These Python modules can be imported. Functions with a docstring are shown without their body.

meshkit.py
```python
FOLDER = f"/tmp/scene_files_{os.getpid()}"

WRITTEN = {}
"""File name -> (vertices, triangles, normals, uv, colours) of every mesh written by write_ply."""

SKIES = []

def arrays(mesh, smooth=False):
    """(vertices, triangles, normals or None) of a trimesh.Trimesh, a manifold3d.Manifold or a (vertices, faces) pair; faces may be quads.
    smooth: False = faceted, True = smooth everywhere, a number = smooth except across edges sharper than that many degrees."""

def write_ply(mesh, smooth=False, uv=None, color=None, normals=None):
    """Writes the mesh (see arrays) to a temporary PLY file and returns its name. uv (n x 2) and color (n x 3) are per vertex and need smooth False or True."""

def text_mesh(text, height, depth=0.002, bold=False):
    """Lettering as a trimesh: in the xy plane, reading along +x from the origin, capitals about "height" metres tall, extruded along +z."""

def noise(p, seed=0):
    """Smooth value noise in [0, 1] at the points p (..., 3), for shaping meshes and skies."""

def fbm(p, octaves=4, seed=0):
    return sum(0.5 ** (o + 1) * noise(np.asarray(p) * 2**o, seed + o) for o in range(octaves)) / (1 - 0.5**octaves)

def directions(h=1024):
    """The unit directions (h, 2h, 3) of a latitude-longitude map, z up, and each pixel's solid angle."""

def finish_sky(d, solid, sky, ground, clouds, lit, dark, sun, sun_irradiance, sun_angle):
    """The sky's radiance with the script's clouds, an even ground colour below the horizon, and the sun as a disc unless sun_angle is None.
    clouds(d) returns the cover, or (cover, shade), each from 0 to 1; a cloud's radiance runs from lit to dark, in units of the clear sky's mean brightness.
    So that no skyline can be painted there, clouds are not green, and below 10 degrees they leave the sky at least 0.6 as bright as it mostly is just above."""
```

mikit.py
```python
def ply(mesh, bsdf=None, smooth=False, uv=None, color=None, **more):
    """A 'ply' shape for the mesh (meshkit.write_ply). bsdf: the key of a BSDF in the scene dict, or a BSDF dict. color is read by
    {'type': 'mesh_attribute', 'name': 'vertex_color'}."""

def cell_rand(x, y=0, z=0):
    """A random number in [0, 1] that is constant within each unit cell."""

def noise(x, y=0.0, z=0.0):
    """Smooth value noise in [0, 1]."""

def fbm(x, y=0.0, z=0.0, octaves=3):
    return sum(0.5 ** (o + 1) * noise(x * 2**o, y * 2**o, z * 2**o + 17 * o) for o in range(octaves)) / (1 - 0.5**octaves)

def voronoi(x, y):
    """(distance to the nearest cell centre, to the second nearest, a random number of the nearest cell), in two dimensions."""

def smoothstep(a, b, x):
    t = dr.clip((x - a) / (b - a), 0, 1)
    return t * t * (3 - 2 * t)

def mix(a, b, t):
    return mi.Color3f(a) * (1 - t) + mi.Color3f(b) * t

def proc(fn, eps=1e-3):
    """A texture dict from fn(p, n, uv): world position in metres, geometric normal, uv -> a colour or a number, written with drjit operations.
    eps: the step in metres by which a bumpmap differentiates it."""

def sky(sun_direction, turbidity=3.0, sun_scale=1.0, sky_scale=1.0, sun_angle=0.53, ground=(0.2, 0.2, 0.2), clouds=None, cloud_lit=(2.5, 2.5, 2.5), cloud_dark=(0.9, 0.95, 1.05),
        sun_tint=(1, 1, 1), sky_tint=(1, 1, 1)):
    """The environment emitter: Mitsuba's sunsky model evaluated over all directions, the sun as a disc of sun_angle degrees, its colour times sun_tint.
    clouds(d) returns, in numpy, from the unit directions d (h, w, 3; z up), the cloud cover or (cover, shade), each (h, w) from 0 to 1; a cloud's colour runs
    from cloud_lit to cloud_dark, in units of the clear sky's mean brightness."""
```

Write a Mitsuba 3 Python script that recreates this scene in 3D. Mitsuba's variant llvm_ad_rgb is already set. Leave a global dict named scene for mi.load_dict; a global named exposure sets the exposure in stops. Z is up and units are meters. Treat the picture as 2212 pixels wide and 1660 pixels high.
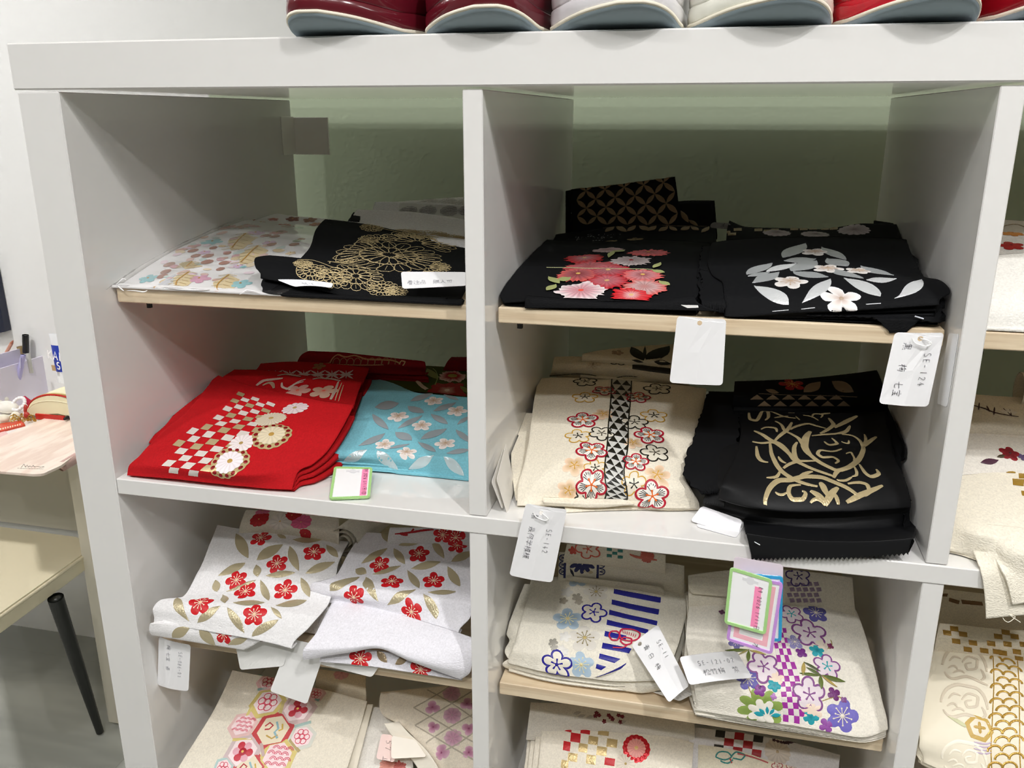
import math, random
import numpy as np
import trimesh
from scipy.interpolate import PchipInterpolator
from scipy.ndimage import map_coordinates
from scipy.spatial import cKDTree
from shapely.geometry import Polygon, Point, box as sbox
from shapely.ops import unary_union
import mitsuba as mi
import drjit as dr
import meshkit, mikit
from mikit import noise, fbm, mix, smoothstep

T = mi.ScalarTransform4f
Z0 = 1.43                      # height of the underside of the shelf unit's top panel
scene, labels = {}, {}

# ------------------------------------------------------------------ camera, light, exposure
CAM = np.array([0.5602, -0.6278, Z0 - 0.0198]); YAW, PITCH, FPX = -0.2338, -0.2996, 1871.8
FWD = np.array([math.sin(YAW) * math.cos(PITCH), math.cos(YAW) * math.cos(PITCH), math.sin(PITCH)])
RGT = np.array([math.cos(YAW), -math.sin(YAW), 0.0]); UPV = np.cross(RGT, FWD)
scene['camera'] = {'type': 'perspective', 'fov': 2 * math.degrees(math.atan(1106 / FPX)), 'fov_axis': 'x', 'near_clip': 0.02,
                   'to_world': T().look_at(origin=CAM.tolist(), target=(CAM + FWD).tolist(), up=UPV.tolist())}
exposure = 1.12

def rgb(h):
    """'#rrggbb' -> linear."""
    c = np.array([int(h[i:i + 2], 16) for i in (1, 3, 5)]) / 255.0
    return np.where(c <= 0.04045, c / 12.92, ((c + 0.055) / 1.055) ** 2.4)

def lin(h): return {'type': 'rgb', 'value': rgb(h).tolist()}

def ceiling_lamp(x, y, z, r, power, where, tint=(1.0, 0.985, 0.97)):
    """A round downlight: a disc that emits, in a rim."""
    key = numbered('ceiling_downlight')
    labels[key] = {'label': 'round ceiling downlight ' + where, 'category': 'lamp', 'group': 'ceiling downlights'}
    scene[key + '__diffuser'] = {'type': 'disk', 'to_world': T().translate([x, y, z]).rotate([1, 0, 0], 180).scale(r),
                                 'bsdf': {'type': 'diffuse', 'reflectance': lin('#dddddd')},
                                 'emitter': {'type': 'area', 'radiance': {'type': 'rgb', 'value': [power * t for t in tint]}}}
    rim = trimesh.creation.annulus(r_min=r * 1.02, r_max=r * 1.25, height=0.012, sections=40)
    rim.apply_translation([x, y, z + 0.002])
    scene[key + '__rim'] = mikit.ply(rim, 'mat_paint_white', smooth=40)

def panel_lamp(x, y, sx, sy, power, where, tint=(1.0, 0.985, 0.97)):
    key = numbered('ceiling_panel_light')
    labels[key] = {'label': 'flat rectangular ceiling panel light ' + where, 'category': 'lamp', 'group': 'ceiling panel lights'}
    scene[key + '__diffuser'] = {'type': 'rectangle', 'to_world': T().translate([x, y, 2.435]).rotate([1, 0, 0], 180).scale([sx / 2, sy / 2, 1]),
                                 'bsdf': {'type': 'diffuse', 'reflectance': lin('#dddddd')},
                                 'emitter': {'type': 'area', 'radiance': {'type': 'rgb', 'value': [power * t for t in tint]}}}

_count = {}
def numbered(name):
    n = _count.get(name, 0); _count[name] = n + 1
    return name if n == 0 else f'{name}_{n:03d}'

def lights():
    ceiling_lamp(0.95, -0.68, 2.28, 0.026, 560, 'over the middle of the shelf unit')
    ceiling_lamp(1.03, -0.77, 2.28, 0.026, 320, 'next to the one over the middle of the shelf unit')
    ceiling_lamp(-0.45, -0.80, 2.28, 0.030, 330, 'over the left end of the shelf unit')
    ceiling_lamp(0.60, -1.35, 2.30, 0.05, 240, 'behind the viewer')
    ceiling_lamp(-1.2, 0.30, 2.30, 0.06, 230, 'over the desk')
    panel_lamp(0.3, -1.1, 1.2, 0.3, 4.2, 'right behind the viewer')
    panel_lamp(-1.8, -0.6, 1.2, 0.3, 4.2, 'left of the shelf unit')
    panel_lamp(2.3, -0.9, 1.2, 0.3, 4.2, 'right of the shelf unit')
lights()

# ------------------------------------------------------------------ materials (each defined once)
def bump(inner, fn, scale, eps=5e-4):
    return {'type': 'bumpmap', 'arbitrary': mikit.proc(fn, eps), 'scale': scale, 'bsdf': inner}

# Colours of cloth, thread, paper and small things: a list of three-stop runs; a vertex's uv says which run, how far along it, and how deep the tone of its own dye is.
RUNS, _runs = [], {}
def run_of(*hexes):
    h = (hexes * 3)[:3] if len(hexes) == 1 else hexes
    if h not in _runs: _runs[h] = len(RUNS); RUNS.append([rgb(q) for q in h])
    return _runs[h]
def kol(*h): return np.array([run_of(*h) + 0.5, 1.0])
def run_colour(p, n, uv):
    i = mi.UInt32(dr.floor(uv.x)); s = dr.clip((uv.x - dr.floor(uv.x) - 0.02) / 0.96, 0, 1) * 2
    c = [dr.lerp(dr.lerp(dr.gather(mi.Float, TABLE[0][k], i), dr.gather(mi.Float, TABLE[1][k], i), dr.minimum(s, 1)), dr.gather(mi.Float, TABLE[2][k], i), dr.maximum(s - 1, 0)) for k in range(3)]
    return mi.Color3f(*c) * uv.y
VC = mikit.proc(run_colour)
def crepe_colour(p, n, uv):
    return run_colour(p, n, uv) * (0.89 + 0.2 * noise(p.x * 1100, p.y * 850, p.z * 850))
def principled(color, rough, spec=0.5, **more):
    return {'type': 'principled', 'base_color': lin(color) if isinstance(color, str) else color, 'roughness': rough, 'specular': spec, **more}

def C3(h): return [float(q) for q in rgb(h)]
def crepe_h(p, n, uv): return noise(p.x * 1500, p.y * 1200, p.z * 1200) + 0.5 * noise(p.x * 800, p.y * 700, p.z * 700)
def thread_h(p, n, uv): return noise(p.x * 1900, p.y * 600, p.z * 600)
def wall_h(p, n, uv): return fbm(p.x * 330, p.y * 330, p.z * 330, 2)
def wood_c(p, n, uv):
    g = fbm(p.x * 14, p.y * 160, p.z * 260, 4)
    k = noise(p.x * 28, p.y * 340, p.z * 420)
    c = mix(C3('#cbb698'), C3('#ddccb0'), smoothstep(0.25, 0.75, g))
    return mix(c, mi.Color3f(C3('#a48a68')), 0.2 * smoothstep(0.62, 0.9, k))
def floor_c(p, n, uv):
    a = fbm(p.x * 2.3 + 3 * noise(p.x * 1.5, p.y * 1.5, 3.0), p.y * 5.5, 0.0, 5)
    c = mix(C3('#8b8d88'), C3('#b9bab3'), smoothstep(0.25, 0.75, a))
    t = dr.minimum(dr.abs(p.x * 1.09 + 0.25 - dr.floor(p.x * 1.09 + 0.25) - 0.5), dr.abs(p.y * 1.09 + 0.33 - dr.floor(p.y * 1.09 + 0.33) - 0.5))
    return mix(c, mi.Color3f(C3('#85867f')), 0.5 * (1 - smoothstep(0.0, 0.003, t)))
def matboard_c(p, n, uv):
    g = fbm(p.x * 60, p.y * 14, 0.0, 4)
    return mix(C3('#dfc9bb'), C3('#ecdccf'), smoothstep(0.3, 0.7, g))

B = {
    'paint_white': principled('#e8e8e7', 0.55, 0.3),
    'wall_white': bump(principled('#e5e5e4', 0.7, 0.25), wall_h, 0.00025, 6e-4),
    'wall_green': bump(principled('#a7b29a', 0.65, 0.25), wall_h, 0.0003, 6e-4),
    'wall_taupe': principled('#a09a92', 0.8, 0.2),
    'ceiling_paint': principled('#eeeeea', 0.85, 0.1),
    'floor_stone': {**principled('#a5a6a0', 0.3, 0.4), 'base_color': mikit.proc(floor_c)},
    'laminate': principled('#dbdad8', 0.07, 0.5),
    'laminate_inner': principled('#ecebe6', 0.22, 0.5),
    'wood': {**principled('#cbb596', 0.42, 0.35), 'base_color': mikit.proc(wood_c)},
    'crepe': bump(principled(mikit.proc(crepe_colour), 0.85, 0.25, sheen=0.2), crepe_h, 0.0004, 2e-4),
    'satin': principled(VC, 0.6, 0.3),
    'black_crepe': bump(principled(VC, 0.8, 0.2), crepe_h, 0.0004, 2e-4),
    'thread': bump(principled(VC, 0.48, 0.5), thread_h, 0.00022, 2e-4),
    'metal_thread': bump(principled(VC, 0.36, 0.7, metallic=0.4), thread_h, 0.0004, 2e-4),
    'paper': principled(VC, 0.5, 0.4),
    'ink': principled(VC, 0.5, 0.3),
    'plastic': principled(VC, 0.22, 0.5),
    'glossy': principled(VC, 0.12, 0.5, clearcoat=0.8, clearcoat_gloss=0.95),
    'matte': principled(VC, 0.8, 0.2),
    'film': {'type': 'thindielectric', 'int_ior': 1.38},
    'dark_metal': principled('#1d1f1c', 0.4, 0.5),
    'gold_metal': principled('#c9a24a', 0.25, 0.5, metallic=1.0),
    'leather_cream': principled('#d9cfb4', 0.45, 0.4),
    'desk_white': principled('#dedcd6', 0.35, 0.4),
    'desk_cream': principled('#d8d2c2', 0.5, 0.3),
    'mat_wood': {**principled('#e4d2c5', 0.4, 0.4), 'base_color': mikit.proc(matboard_c)},
    'screen_dark': principled('#141c33', 0.3, 0.5),
}
for k, v in B.items():
    scene['mat_' + k] = v if k in ('film',) else {'type': 'twosided', 'bsdf': v}

# ------------------------------------------------------------------ objects
def put(key, mesh, bsdf, color=None, smooth=False):
    """ONE entry of the scene. mesh: trimesh or (v, f). color: '#hex' or (n, 2), see RUNS."""
    if not isinstance(mesh, (tuple, list)):
        mesh = (np.array(mesh.vertices), np.array(mesh.faces))
    v, f = mesh
    if color is not None:
        color = np.tile(kol(color), (len(v), 1)) if isinstance(color, str) else np.asarray(color)
        if smooth not in (True, False): smooth = False
    scene[key] = mikit.ply(trimesh.Trimesh(v, f, process=False), 'mat_' + bsdf, smooth=smooth, uv=color)
    return key

def thing(name, label, cat, group=None):
    key = numbered(name); labels[key] = {'label': label, 'category': cat}
    if group: labels[key]['group'] = group
    return key

def part(parent, name, mesh, bsdf, color=None, smooth=False, label=None):
    key = put(numbered(parent + '__' + name), mesh, bsdf, color, smooth)
    if label: labels[key] = {'label': label}
    return key

def struct(name, mesh, bsdf, color=None, smooth=False):
    put(name, mesh, bsdf, color, smooth); labels[name] = {'kind': 'structure'}

def bx(x0, x1, y0, y1, z0, z1, bev=0.0):
    """Box with chamfered edges; z measured from the underside of the top panel."""
    lo, hi = np.array([x0, y0, z0 + Z0]), np.array([x1, y1, z1 + Z0])
    if bev <= 0:
        m = trimesh.creation.box(extents=hi - lo); m.apply_translation((lo + hi) / 2); return m
    pts = []
    for sx in (0, 1):
        for sy in (0, 1):
            for sz in (0, 1):
                c = np.where([sx, sy, sz], hi, lo); s = np.where([sx, sy, sz], -1, 1)
                for k in range(3):
                    d = np.array([bev, bev, bev]); d[k] = 0
                    pts.append(c + s * d)
    return trimesh.convex.convex_hull(np.array(pts))

def rounded(w, d, h, r, n=5):
    """Slab w x d x h with rounded plan corners, centred, base at 0."""
    poly = sbox(-w / 2 + r, -d / 2 + r, w / 2 - r, d / 2 - r).buffer(r, quad_segs=n)
    return trimesh.creation.extrude_polygon(poly, h, engine='earcut')

def lathe(profile, n=24):
    return trimesh.creation.revolve(np.array(profile, float), sections=n)

def tube_mesh(points, r, n=8, caps=True):
    p = np.asarray(points, float); r = np.broadcast_to(r, (len(p),))
    t = np.gradient(p, axis=0); t /= np.linalg.norm(t, axis=1, keepdims=True) + 1e-9
    a = np.cross(t, [0.13, 0.21, 0.97]); a /= np.linalg.norm(a, axis=1, keepdims=True) + 1e-9; b = np.cross(t, a)
    ang = np.arange(n) * 2 * math.pi / n
    v = (p[:, None] + r[:, None, None] * (np.cos(ang)[None, :, None] * a[:, None] + np.sin(ang)[None, :, None] * b[:, None])).reshape(-1, 3)
    f = []
    for i in range(len(p) - 1):
        for j in range(n):
            k = (j + 1) % n
            f += [[i * n + j, i * n + k, (i + 1) * n + k], [i * n + j, (i + 1) * n + k, (i + 1) * n + j]]
    if caps:
        v = np.vstack([v, p[:1], p[-1:]]); a0 = len(v) - 2
        for j in range(n):
            k = (j + 1) % n
            f += [[a0, k, j], [a0 + 1, (len(p) - 1) * n + j, (len(p) - 1) * n + k]]
    return v, np.array(f)

def merge(parts):
    """parts: (v, f, color) triples -> one."""
    vs, fs, cs, at = [], [], [], 0
    for v, f, c in parts:
        vs.append(v); fs.append(np.asarray(f) + at); cs.append(np.broadcast_to(c, (len(v), 2))); at += len(v)
    return np.vstack(vs), np.vstack(fs), np.vstack(cs)

# ------------------------------------------------------------------ measuring: a pixel of the photograph and one known coordinate give a point of the room
def ray(px, py): return FWD + (px - 1106) / FPX * RGT - (py - 830) / FPX * UPV
def P(px, py, z=None, y=None, x=None):
    d = ray(px, py)
    t = (z + Z0 - CAM[2]) / d[2] if z is not None else (y - CAM[1]) / d[1] if y is not None else (x - CAM[0]) / d[0]
    return CAM + d * t
def Zm(x0, y0, s):
    """Reader of coordinates taken from an enlarged detail of the photograph (origin x0, y0, enlarged s times)."""
    return lambda x, y: (x0 + x / s, y0 + y / s)
def project(p):
    d = np.asarray(p) - CAM; k = d @ FWD
    return np.stack([1106 + FPX * (d @ RGT) / k, 830 - FPX * (d @ UPV) / k], -1)

# ------------------------------------------------------------------ cloth: a smooth sheet through a grid of measured points
def spline_grid(rows, nu, nv):
    """rows: list (back to front) of lists (left to right) of points -> (nv+1, nu+1, 3)."""
    lines = []
    for r in rows:
        r = np.asarray(r, float)
        t = np.concatenate([[0], np.cumsum(np.linalg.norm(np.diff(r, axis=0), axis=1) + 1e-9)]); t /= t[-1]
        lines.append(PchipInterpolator(t, r)(np.linspace(0, 1, nu + 1)) if len(r) > 2 else r[0] + np.linspace(0, 1, nu + 1)[:, None] * (r[-1] - r[0]))
    L = np.array(lines)
    d = np.linalg.norm(np.diff(L, axis=0), axis=2).mean(1)
    t = np.concatenate([[0], np.cumsum(d)]) / d.sum()
    if len(rows) > 2: return PchipInterpolator(t, L)(np.linspace(0, 1, nv + 1))
    return L[0] + np.linspace(0, 1, nv + 1)[:, None, None] * (L[1] - L[0])[None]

def grid_normals(S):
    du = np.gradient(S, axis=1); dv = np.gradient(S, axis=0)
    n = np.cross(dv, du); n /= np.linalg.norm(n, axis=2, keepdims=True) + 1e-12
    return n

def thick(S, t, N=None, edge_jit=None):
    """Closed sheet: S above, S - t N below."""
    N = grid_normals(S) if N is None else N
    h, w = S.shape[:2]
    v = np.vstack([S.reshape(-1, 3), (S - t * N).reshape(-1, 3)])
    i, j = np.meshgrid(np.arange(h - 1), np.arange(w - 1), indexing='ij')
    a = i * w + j; b = a + 1; c = a + w + 1; d = a + w
    top = np.concatenate([np.stack([a, d, c], -1).reshape(-1, 3), np.stack([a, c, b], -1).reshape(-1, 3)])
    bot = top[:, ::-1] + h * w
    ring = np.concatenate([np.arange(w), (np.arange(1, h)) * w + w - 1, (h - 1) * w + np.arange(w - 2, -1, -1), np.arange(h - 2, 0, -1) * w])
    nx = np.roll(ring, -1); o = h * w
    side = np.concatenate([np.stack([ring, nx, nx + o], -1), np.stack([ring, nx + o, ring + o], -1)])
    return v, np.concatenate([top, bot, side])

DEBUG = False
class Sheet:
    """A curved surface with a metric: details are laid out on it in metres or from measured points, and stand proud of it."""
    def __init__(self, S):
        self.S = S; self.N = grid_normals(S); self.h, self.w = S.shape[0] - 1, S.shape[1] - 1
        self.fx = project(S.reshape(-1, 3)); self.tree = cKDTree(self.fx)
        self.dist = np.linalg.norm(S.reshape(-1, 3) - CAM, axis=1)
        self.front = ((CAM - S) * self.N).sum(2).ravel() > 0
    def at(self, uv, h=0.0):
        uv = np.atleast_2d(uv); c = np.stack([np.clip(uv[:, 1], 0, 1) * self.h, np.clip(uv[:, 0], 0, 1) * self.w])
        p = np.stack([map_coordinates(self.S[..., k], c, order=1) for k in range(3)], -1)
        n = np.stack([map_coordinates(self.N[..., k], c, order=1) for k in range(3)], -1)
        return p + n * np.asarray(h).reshape(-1, 1)
    def find(self, px, py):
        """Surface parameters of the point that the photograph shows at (px, py)."""
        d, idx = self.tree.query([px, py], k=12)
        ok = idx[(d < d[0] + 14)]
        f = ok[self.front[ok]] if self.front[ok].any() else ok
        near = self.dist[f].min(); f = f[self.dist[f] < near + 0.02]
        i = f[0]; u0, v0 = (i % (self.w + 1)) / self.w, (i // (self.w + 1)) / self.h
        uv = np.array([u0, v0])
        for _ in range(4):
            e = 0.5 / max(self.w, self.h)
            q = project(self.at([uv, uv + [e, 0], uv + [0, e]]))
            Jm = np.stack([(q[1] - q[0]) / e, (q[2] - q[0]) / e], 1)
            try: step = np.linalg.solve(Jm, np.array([px, py]) - q[0])
            except np.linalg.LinAlgError: break
            uv = uv + np.clip(step, -0.08, 0.08)
        return np.clip(uv, -0.15, 1.15)
    def frame(self, uv):
        """uv per metre along e1 (across) and e2 (towards the back) at uv."""
        e = 1.0 / max(self.w, self.h)
        c = np.clip(uv, e, 1 - e)
        q = self.at([c - [e, 0], c + [e, 0], c - [0, e], c + [0, e]])
        du, dv = (q[1] - q[0]) / (2 * e), (q[3] - q[2]) / (2 * e)
        e1 = du / np.linalg.norm(du); n = np.cross(dv, du); n /= np.linalg.norm(n); e2 = np.cross(n, e1)
        if e2 @ dv > 0: e2 = -e2
        M = np.array([[du @ e1, dv @ e1], [du @ e2, dv @ e2]])
        return np.linalg.inv(M)
    def lay(self, uv, pts, h):
        """pts (n, 2) in metres around uv -> points in space."""
        return self.at(np.asarray(uv) + np.asarray(pts) @ self.frame(uv).T, h)

# ---- pieces of embroidery, in metres around a centre: (points, height, faces, colour)
def fan(r_of, rings=4, n=40, dome=0.0006, base=0.00025, col=None, hfn=None):
    th = np.arange(n) * 2 * math.pi / n
    R = np.array([r_of(t) for t in th])
    pts, hs, rho, tt = [[0, 0]], [base + dome], [0], [0]
    for k in range(1, rings + 1):
        q = k / rings
        for t, r in zip(th, R):
            pts.append([q * r * math.cos(t), q * r * math.sin(t)]); hs.append(base + dome * (1 - q ** 3)); rho.append(q); tt.append(t)
    f = [[0, 1 + j, 1 + (j + 1) % n] for j in range(n)]
    for k in range(rings - 1):
        a, b = 1 + k * n, 1 + (k + 1) * n
        for j in range(n):
            q = (j + 1) % n
            f += [[a + j, b + j, b + q], [a + j, b + q, a + q]]
    c = np.array([col(a, b) for a, b in zip(rho, tt)]) if callable(col) else np.tile(col, (len(pts), 1))
    return np.array(pts), np.array(hs), np.array(f), c

def strip(path, width, base=0.0003, dome=0.0003, col=None, closed=False):
    p = np.asarray(path, float); n = len(p)
    if closed: t = np.roll(p, -1, 0) - np.roll(p, 1, 0)
    else: t = np.gradient(p, axis=0)
    t /= np.linalg.norm(t, axis=1, keepdims=True) + 1e-12
    nn = np.stack([-t[:, 1], t[:, 0]], 1); w = np.broadcast_to(width, (n,))[:, None] / 2
    pts = np.concatenate([p + nn * w, p, p - nn * w]); hs = np.concatenate([np.full(n, base), np.full(n, base + dome), np.full(n, base)])
    f = []
    for i in range(n if closed else n - 1):
        j = (i + 1) % n
        for a, b in ((0, n), (n, 2 * n)):
            f += [[a + i, b + i, b + j], [a + i, b + j, a + j]]
    c = np.tile(col, (len(pts), 1))
    return pts, hs, np.array(f), c

def rosette(k, depth=0.5, rot=0.0, valley=0.46):
    """Radius of a flower of k round petals parted by clefts (1 at the petal tips)."""
    return lambda t: valley + (1 - valley) * abs(math.cos((t - rot) * k / 2)) ** 0.55
def scallop(k, depth=0.12, rot=0.0):
    return lambda t: 1 - depth + depth * abs(math.cos((t - rot) * k / 2)) ** 0.7
def ragged(k, depth, seed):
    rr = random.Random(seed); a = [rr.uniform(1 - depth, 1) for _ in range(k * 2)]
    return lambda t: a[int((t % (2 * math.pi)) / (2 * math.pi) * len(a)) % len(a)]

def lens(L, W, k=10):
    t = np.linspace(0, 1, k); w = W / 2 * np.sin(math.pi * t) ** 0.85
    return (t - 0.5) * L, w

def leaf_piece(L, W, ang, col, base=0.0003, dome=0.0006):
    x, w = lens(L, W)
    path = np.stack([x * math.cos(ang), x * math.sin(ang)], 1)
    return strip(path, np.maximum(2 * w, 0.0002), base, dome, col)

def squeeze(X, lo, hi):
    """Draws rows of x that reach beyond lo..hi in, evenly from their middle."""
    X = X.copy()
    for r in X:
        c = (r.min() + r.max()) / 2
        if r.max() > hi: r[r > c] = c + (r[r > c] - c) * (hi - c) / (r.max() - c)
        if r.min() < lo: r[r < c] = c + (r[r < c] - c) * (c - lo) / (c - r.min())
    return np.clip(X, lo, hi)

class Cloth(Sheet):
    def __init__(self, name, label, rows, color, base, group=None, cat='embroidered cloth', bsdf='crepe', t=0.0012, layers=2, cell=0.003, wrinkle=0.0008, seed=1,
                 xr=None, curl=0.0, jag=0.0, zmin=None, spread=0.003, part_name='fabric', key=None, layer_color=None, shelf=None, yfront=None):
        rows = [[np.asarray(q, float) for q in r] for r in rows]
        if bsdf == 'crepe' and rgb(color).max() < .02: bsdf = 'black_crepe'
        self.color = color; self.seed = seed; rnd = random.Random(seed); self.rnd = rnd
        W = max(np.linalg.norm(np.diff(np.array(r), axis=0), axis=1).sum() for r in rows)
        H = max(sum(np.linalg.norm(rows[i + 1][k] - rows[i][k]) for i in range(len(rows) - 1)) for k in (0, -1))
        if curl > 0:                     # the front edge rolls under
            last, prev = np.array(rows[-1]), np.array(rows[-2])
            cc = []
            for a in (0.5, 1.0):
                ang = math.pi * a
                cc.append([q + np.array([0, -curl * math.sin(ang) * 0.6 + (0.010 if a == 1.0 else 0), -curl * (1 - math.cos(ang))]) for q in last])
            rows = rows + cc
        nu, nv = max(6, int(W / cell)), max(6, int(H / cell) + (6 if curl else 0))
        S = spline_grid(rows, nu, nv)
        if wrinkle:
            q = S.copy(); q[..., 2] = 0
            wv = meshkit.fbm(q * 32 + seed * 7.3, 3) - 0.5
            edge = 1.0
            S[..., 2] += wrinkle * 2 * wv * edge
        lo = (base if zmin is None else zmin) + Z0 + 0.0008 + t
        if jag:                          # pinked, zig-zag cut ends
            k = np.arange(S.shape[1]); S[-1, :, 1] += jag * (k % 2) * 1.0; S[-1, :, 2] += jag * (k % 2) * 0.6
        if base is not None: S[..., 2] = np.maximum(S[..., 2], lo)
        if xr: S[..., 0] = squeeze(S[..., 0], xr[0] + 0.0012, xr[1] - 0.0012)
        super().__init__(S)
        self.t = t
        if DEBUG:
            F = [self.frame(np.array([0.5, q])) for q in (.15, .5, .8)]; asp = []
            for q, f in zip((.15, .5, .8), F):
                th = np.linspace(0, 6.28, 24); pp = project(self.at(np.array([0.5, q]) + np.stack([np.cos(th), np.sin(th)], 1) * .008 @ f.T)); sv = np.linalg.svd(pp - pp.mean(0))[1]; asp.append(sv[1] / sv[0])
            print(name, label[:40], 'x', S[..., 0].min().round(3), S[..., 0].max().round(3), 'y', S[0, :, 1].mean().round(3), S[-1, :, 1].mean().round(3), 'h', (S[0, :, 2].mean() - Z0 - base).round(3), 'aspect', np.round(asp, 2))
        self.key = key or thing(name, label, cat, group)
        part(self.key, part_name, thick(S, t, self.N), bsdf, color, smooth=True)
        for k in range(layers):
            fr = 1 - (k + 1) / (layers + 0.6)
            st = max(1, int(round(2)))
            s = S[::st, ::st].copy()
            if (S.shape[0] - 1) % st: s = np.concatenate([s, S[-1:, ::st]], 0)
            if (S.shape[1] - 1) % st: s = np.concatenate([s, np.concatenate([S[::st, -1:], S[-1:, -1:]], 0) if (S.shape[0] - 1) % st else S[::st, -1:]], 1)
            gap = s[..., 2] - t - (base + Z0)
            s[..., 2] = base + Z0 + np.maximum(gap * fr, 0.0006) + 0.0004
            ox, oy = rnd.uniform(-spread, spread), 0.002 + abs(rnd.uniform(0, spread))
            s[..., 0] += ox; s[..., 1] += oy
            if yfront is not None: s[..., 1] = np.maximum(s[..., 1], yfront)
            if xr: s[..., 0] = np.clip(s[..., 0], xr[0] + 0.0012, xr[1] - 0.0012)
            n = grid_normals(s); n[:] = [0, 0, 1]
            tk = np.clip(gap / (layers + 0.6) * 0.55, 0.0004, 0.004)[..., None] * n
            part(self.key, 'folded_layer', thick(s + tk * 0.5, 1.0, tk), bsdf, layer_color or color, smooth=35 and True)
    # --- embroidery
    def emb(self, name, uv, pieces, bsdf='thread', label=None):
        vs, fs, cs, at = [], [], [], 0
        F = self.frame(uv)
        for pts, hs, f, c in pieces:
            v = self.at(np.asarray(uv) + np.asarray(pts) @ F.T, hs)
            vs.append(v); fs.append(f + at); cs.append(c); at += len(v)
        return part(self.key, name, (np.vstack(vs), np.vstack(fs)), bsdf, np.vstack(cs), smooth=True, label=label)
    def mm(self, uv, px_len):
        """Metres spanned by px_len pixels across, at uv."""
        p = self.at([uv])[0]; return px_len * ((p - CAM) @ FWD) / FPX
    def flower(self, xy, r, petal, k=5, centre='#f4e6c0', stamen=None, outline=None, rot=None, bsdf='thread', name='flower', tip=None, inner=None, ow=0.12, dot=0.12, kind='rose', seed=None, lift=0.0, fill=True, veins=None, spikes=None):
        """A flower of k petals of radius r (pixels across). petal / tip: colour inside and at the tips; outline, stamens, centre."""
        uv = self.find(*xy); R = self.mm(uv, r)
        rot = self.rnd.uniform(0, 6) if rot is None else rot
        ro = rosette(k, rot=rot) if kind == 'rose' else scallop(k, 0.14, rot) if kind == 'mum' else ragged(k * 4, 0.3, seed or self.rnd.random())
        row_ = run_of(inner or petal, petal, tip or petal)
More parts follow.
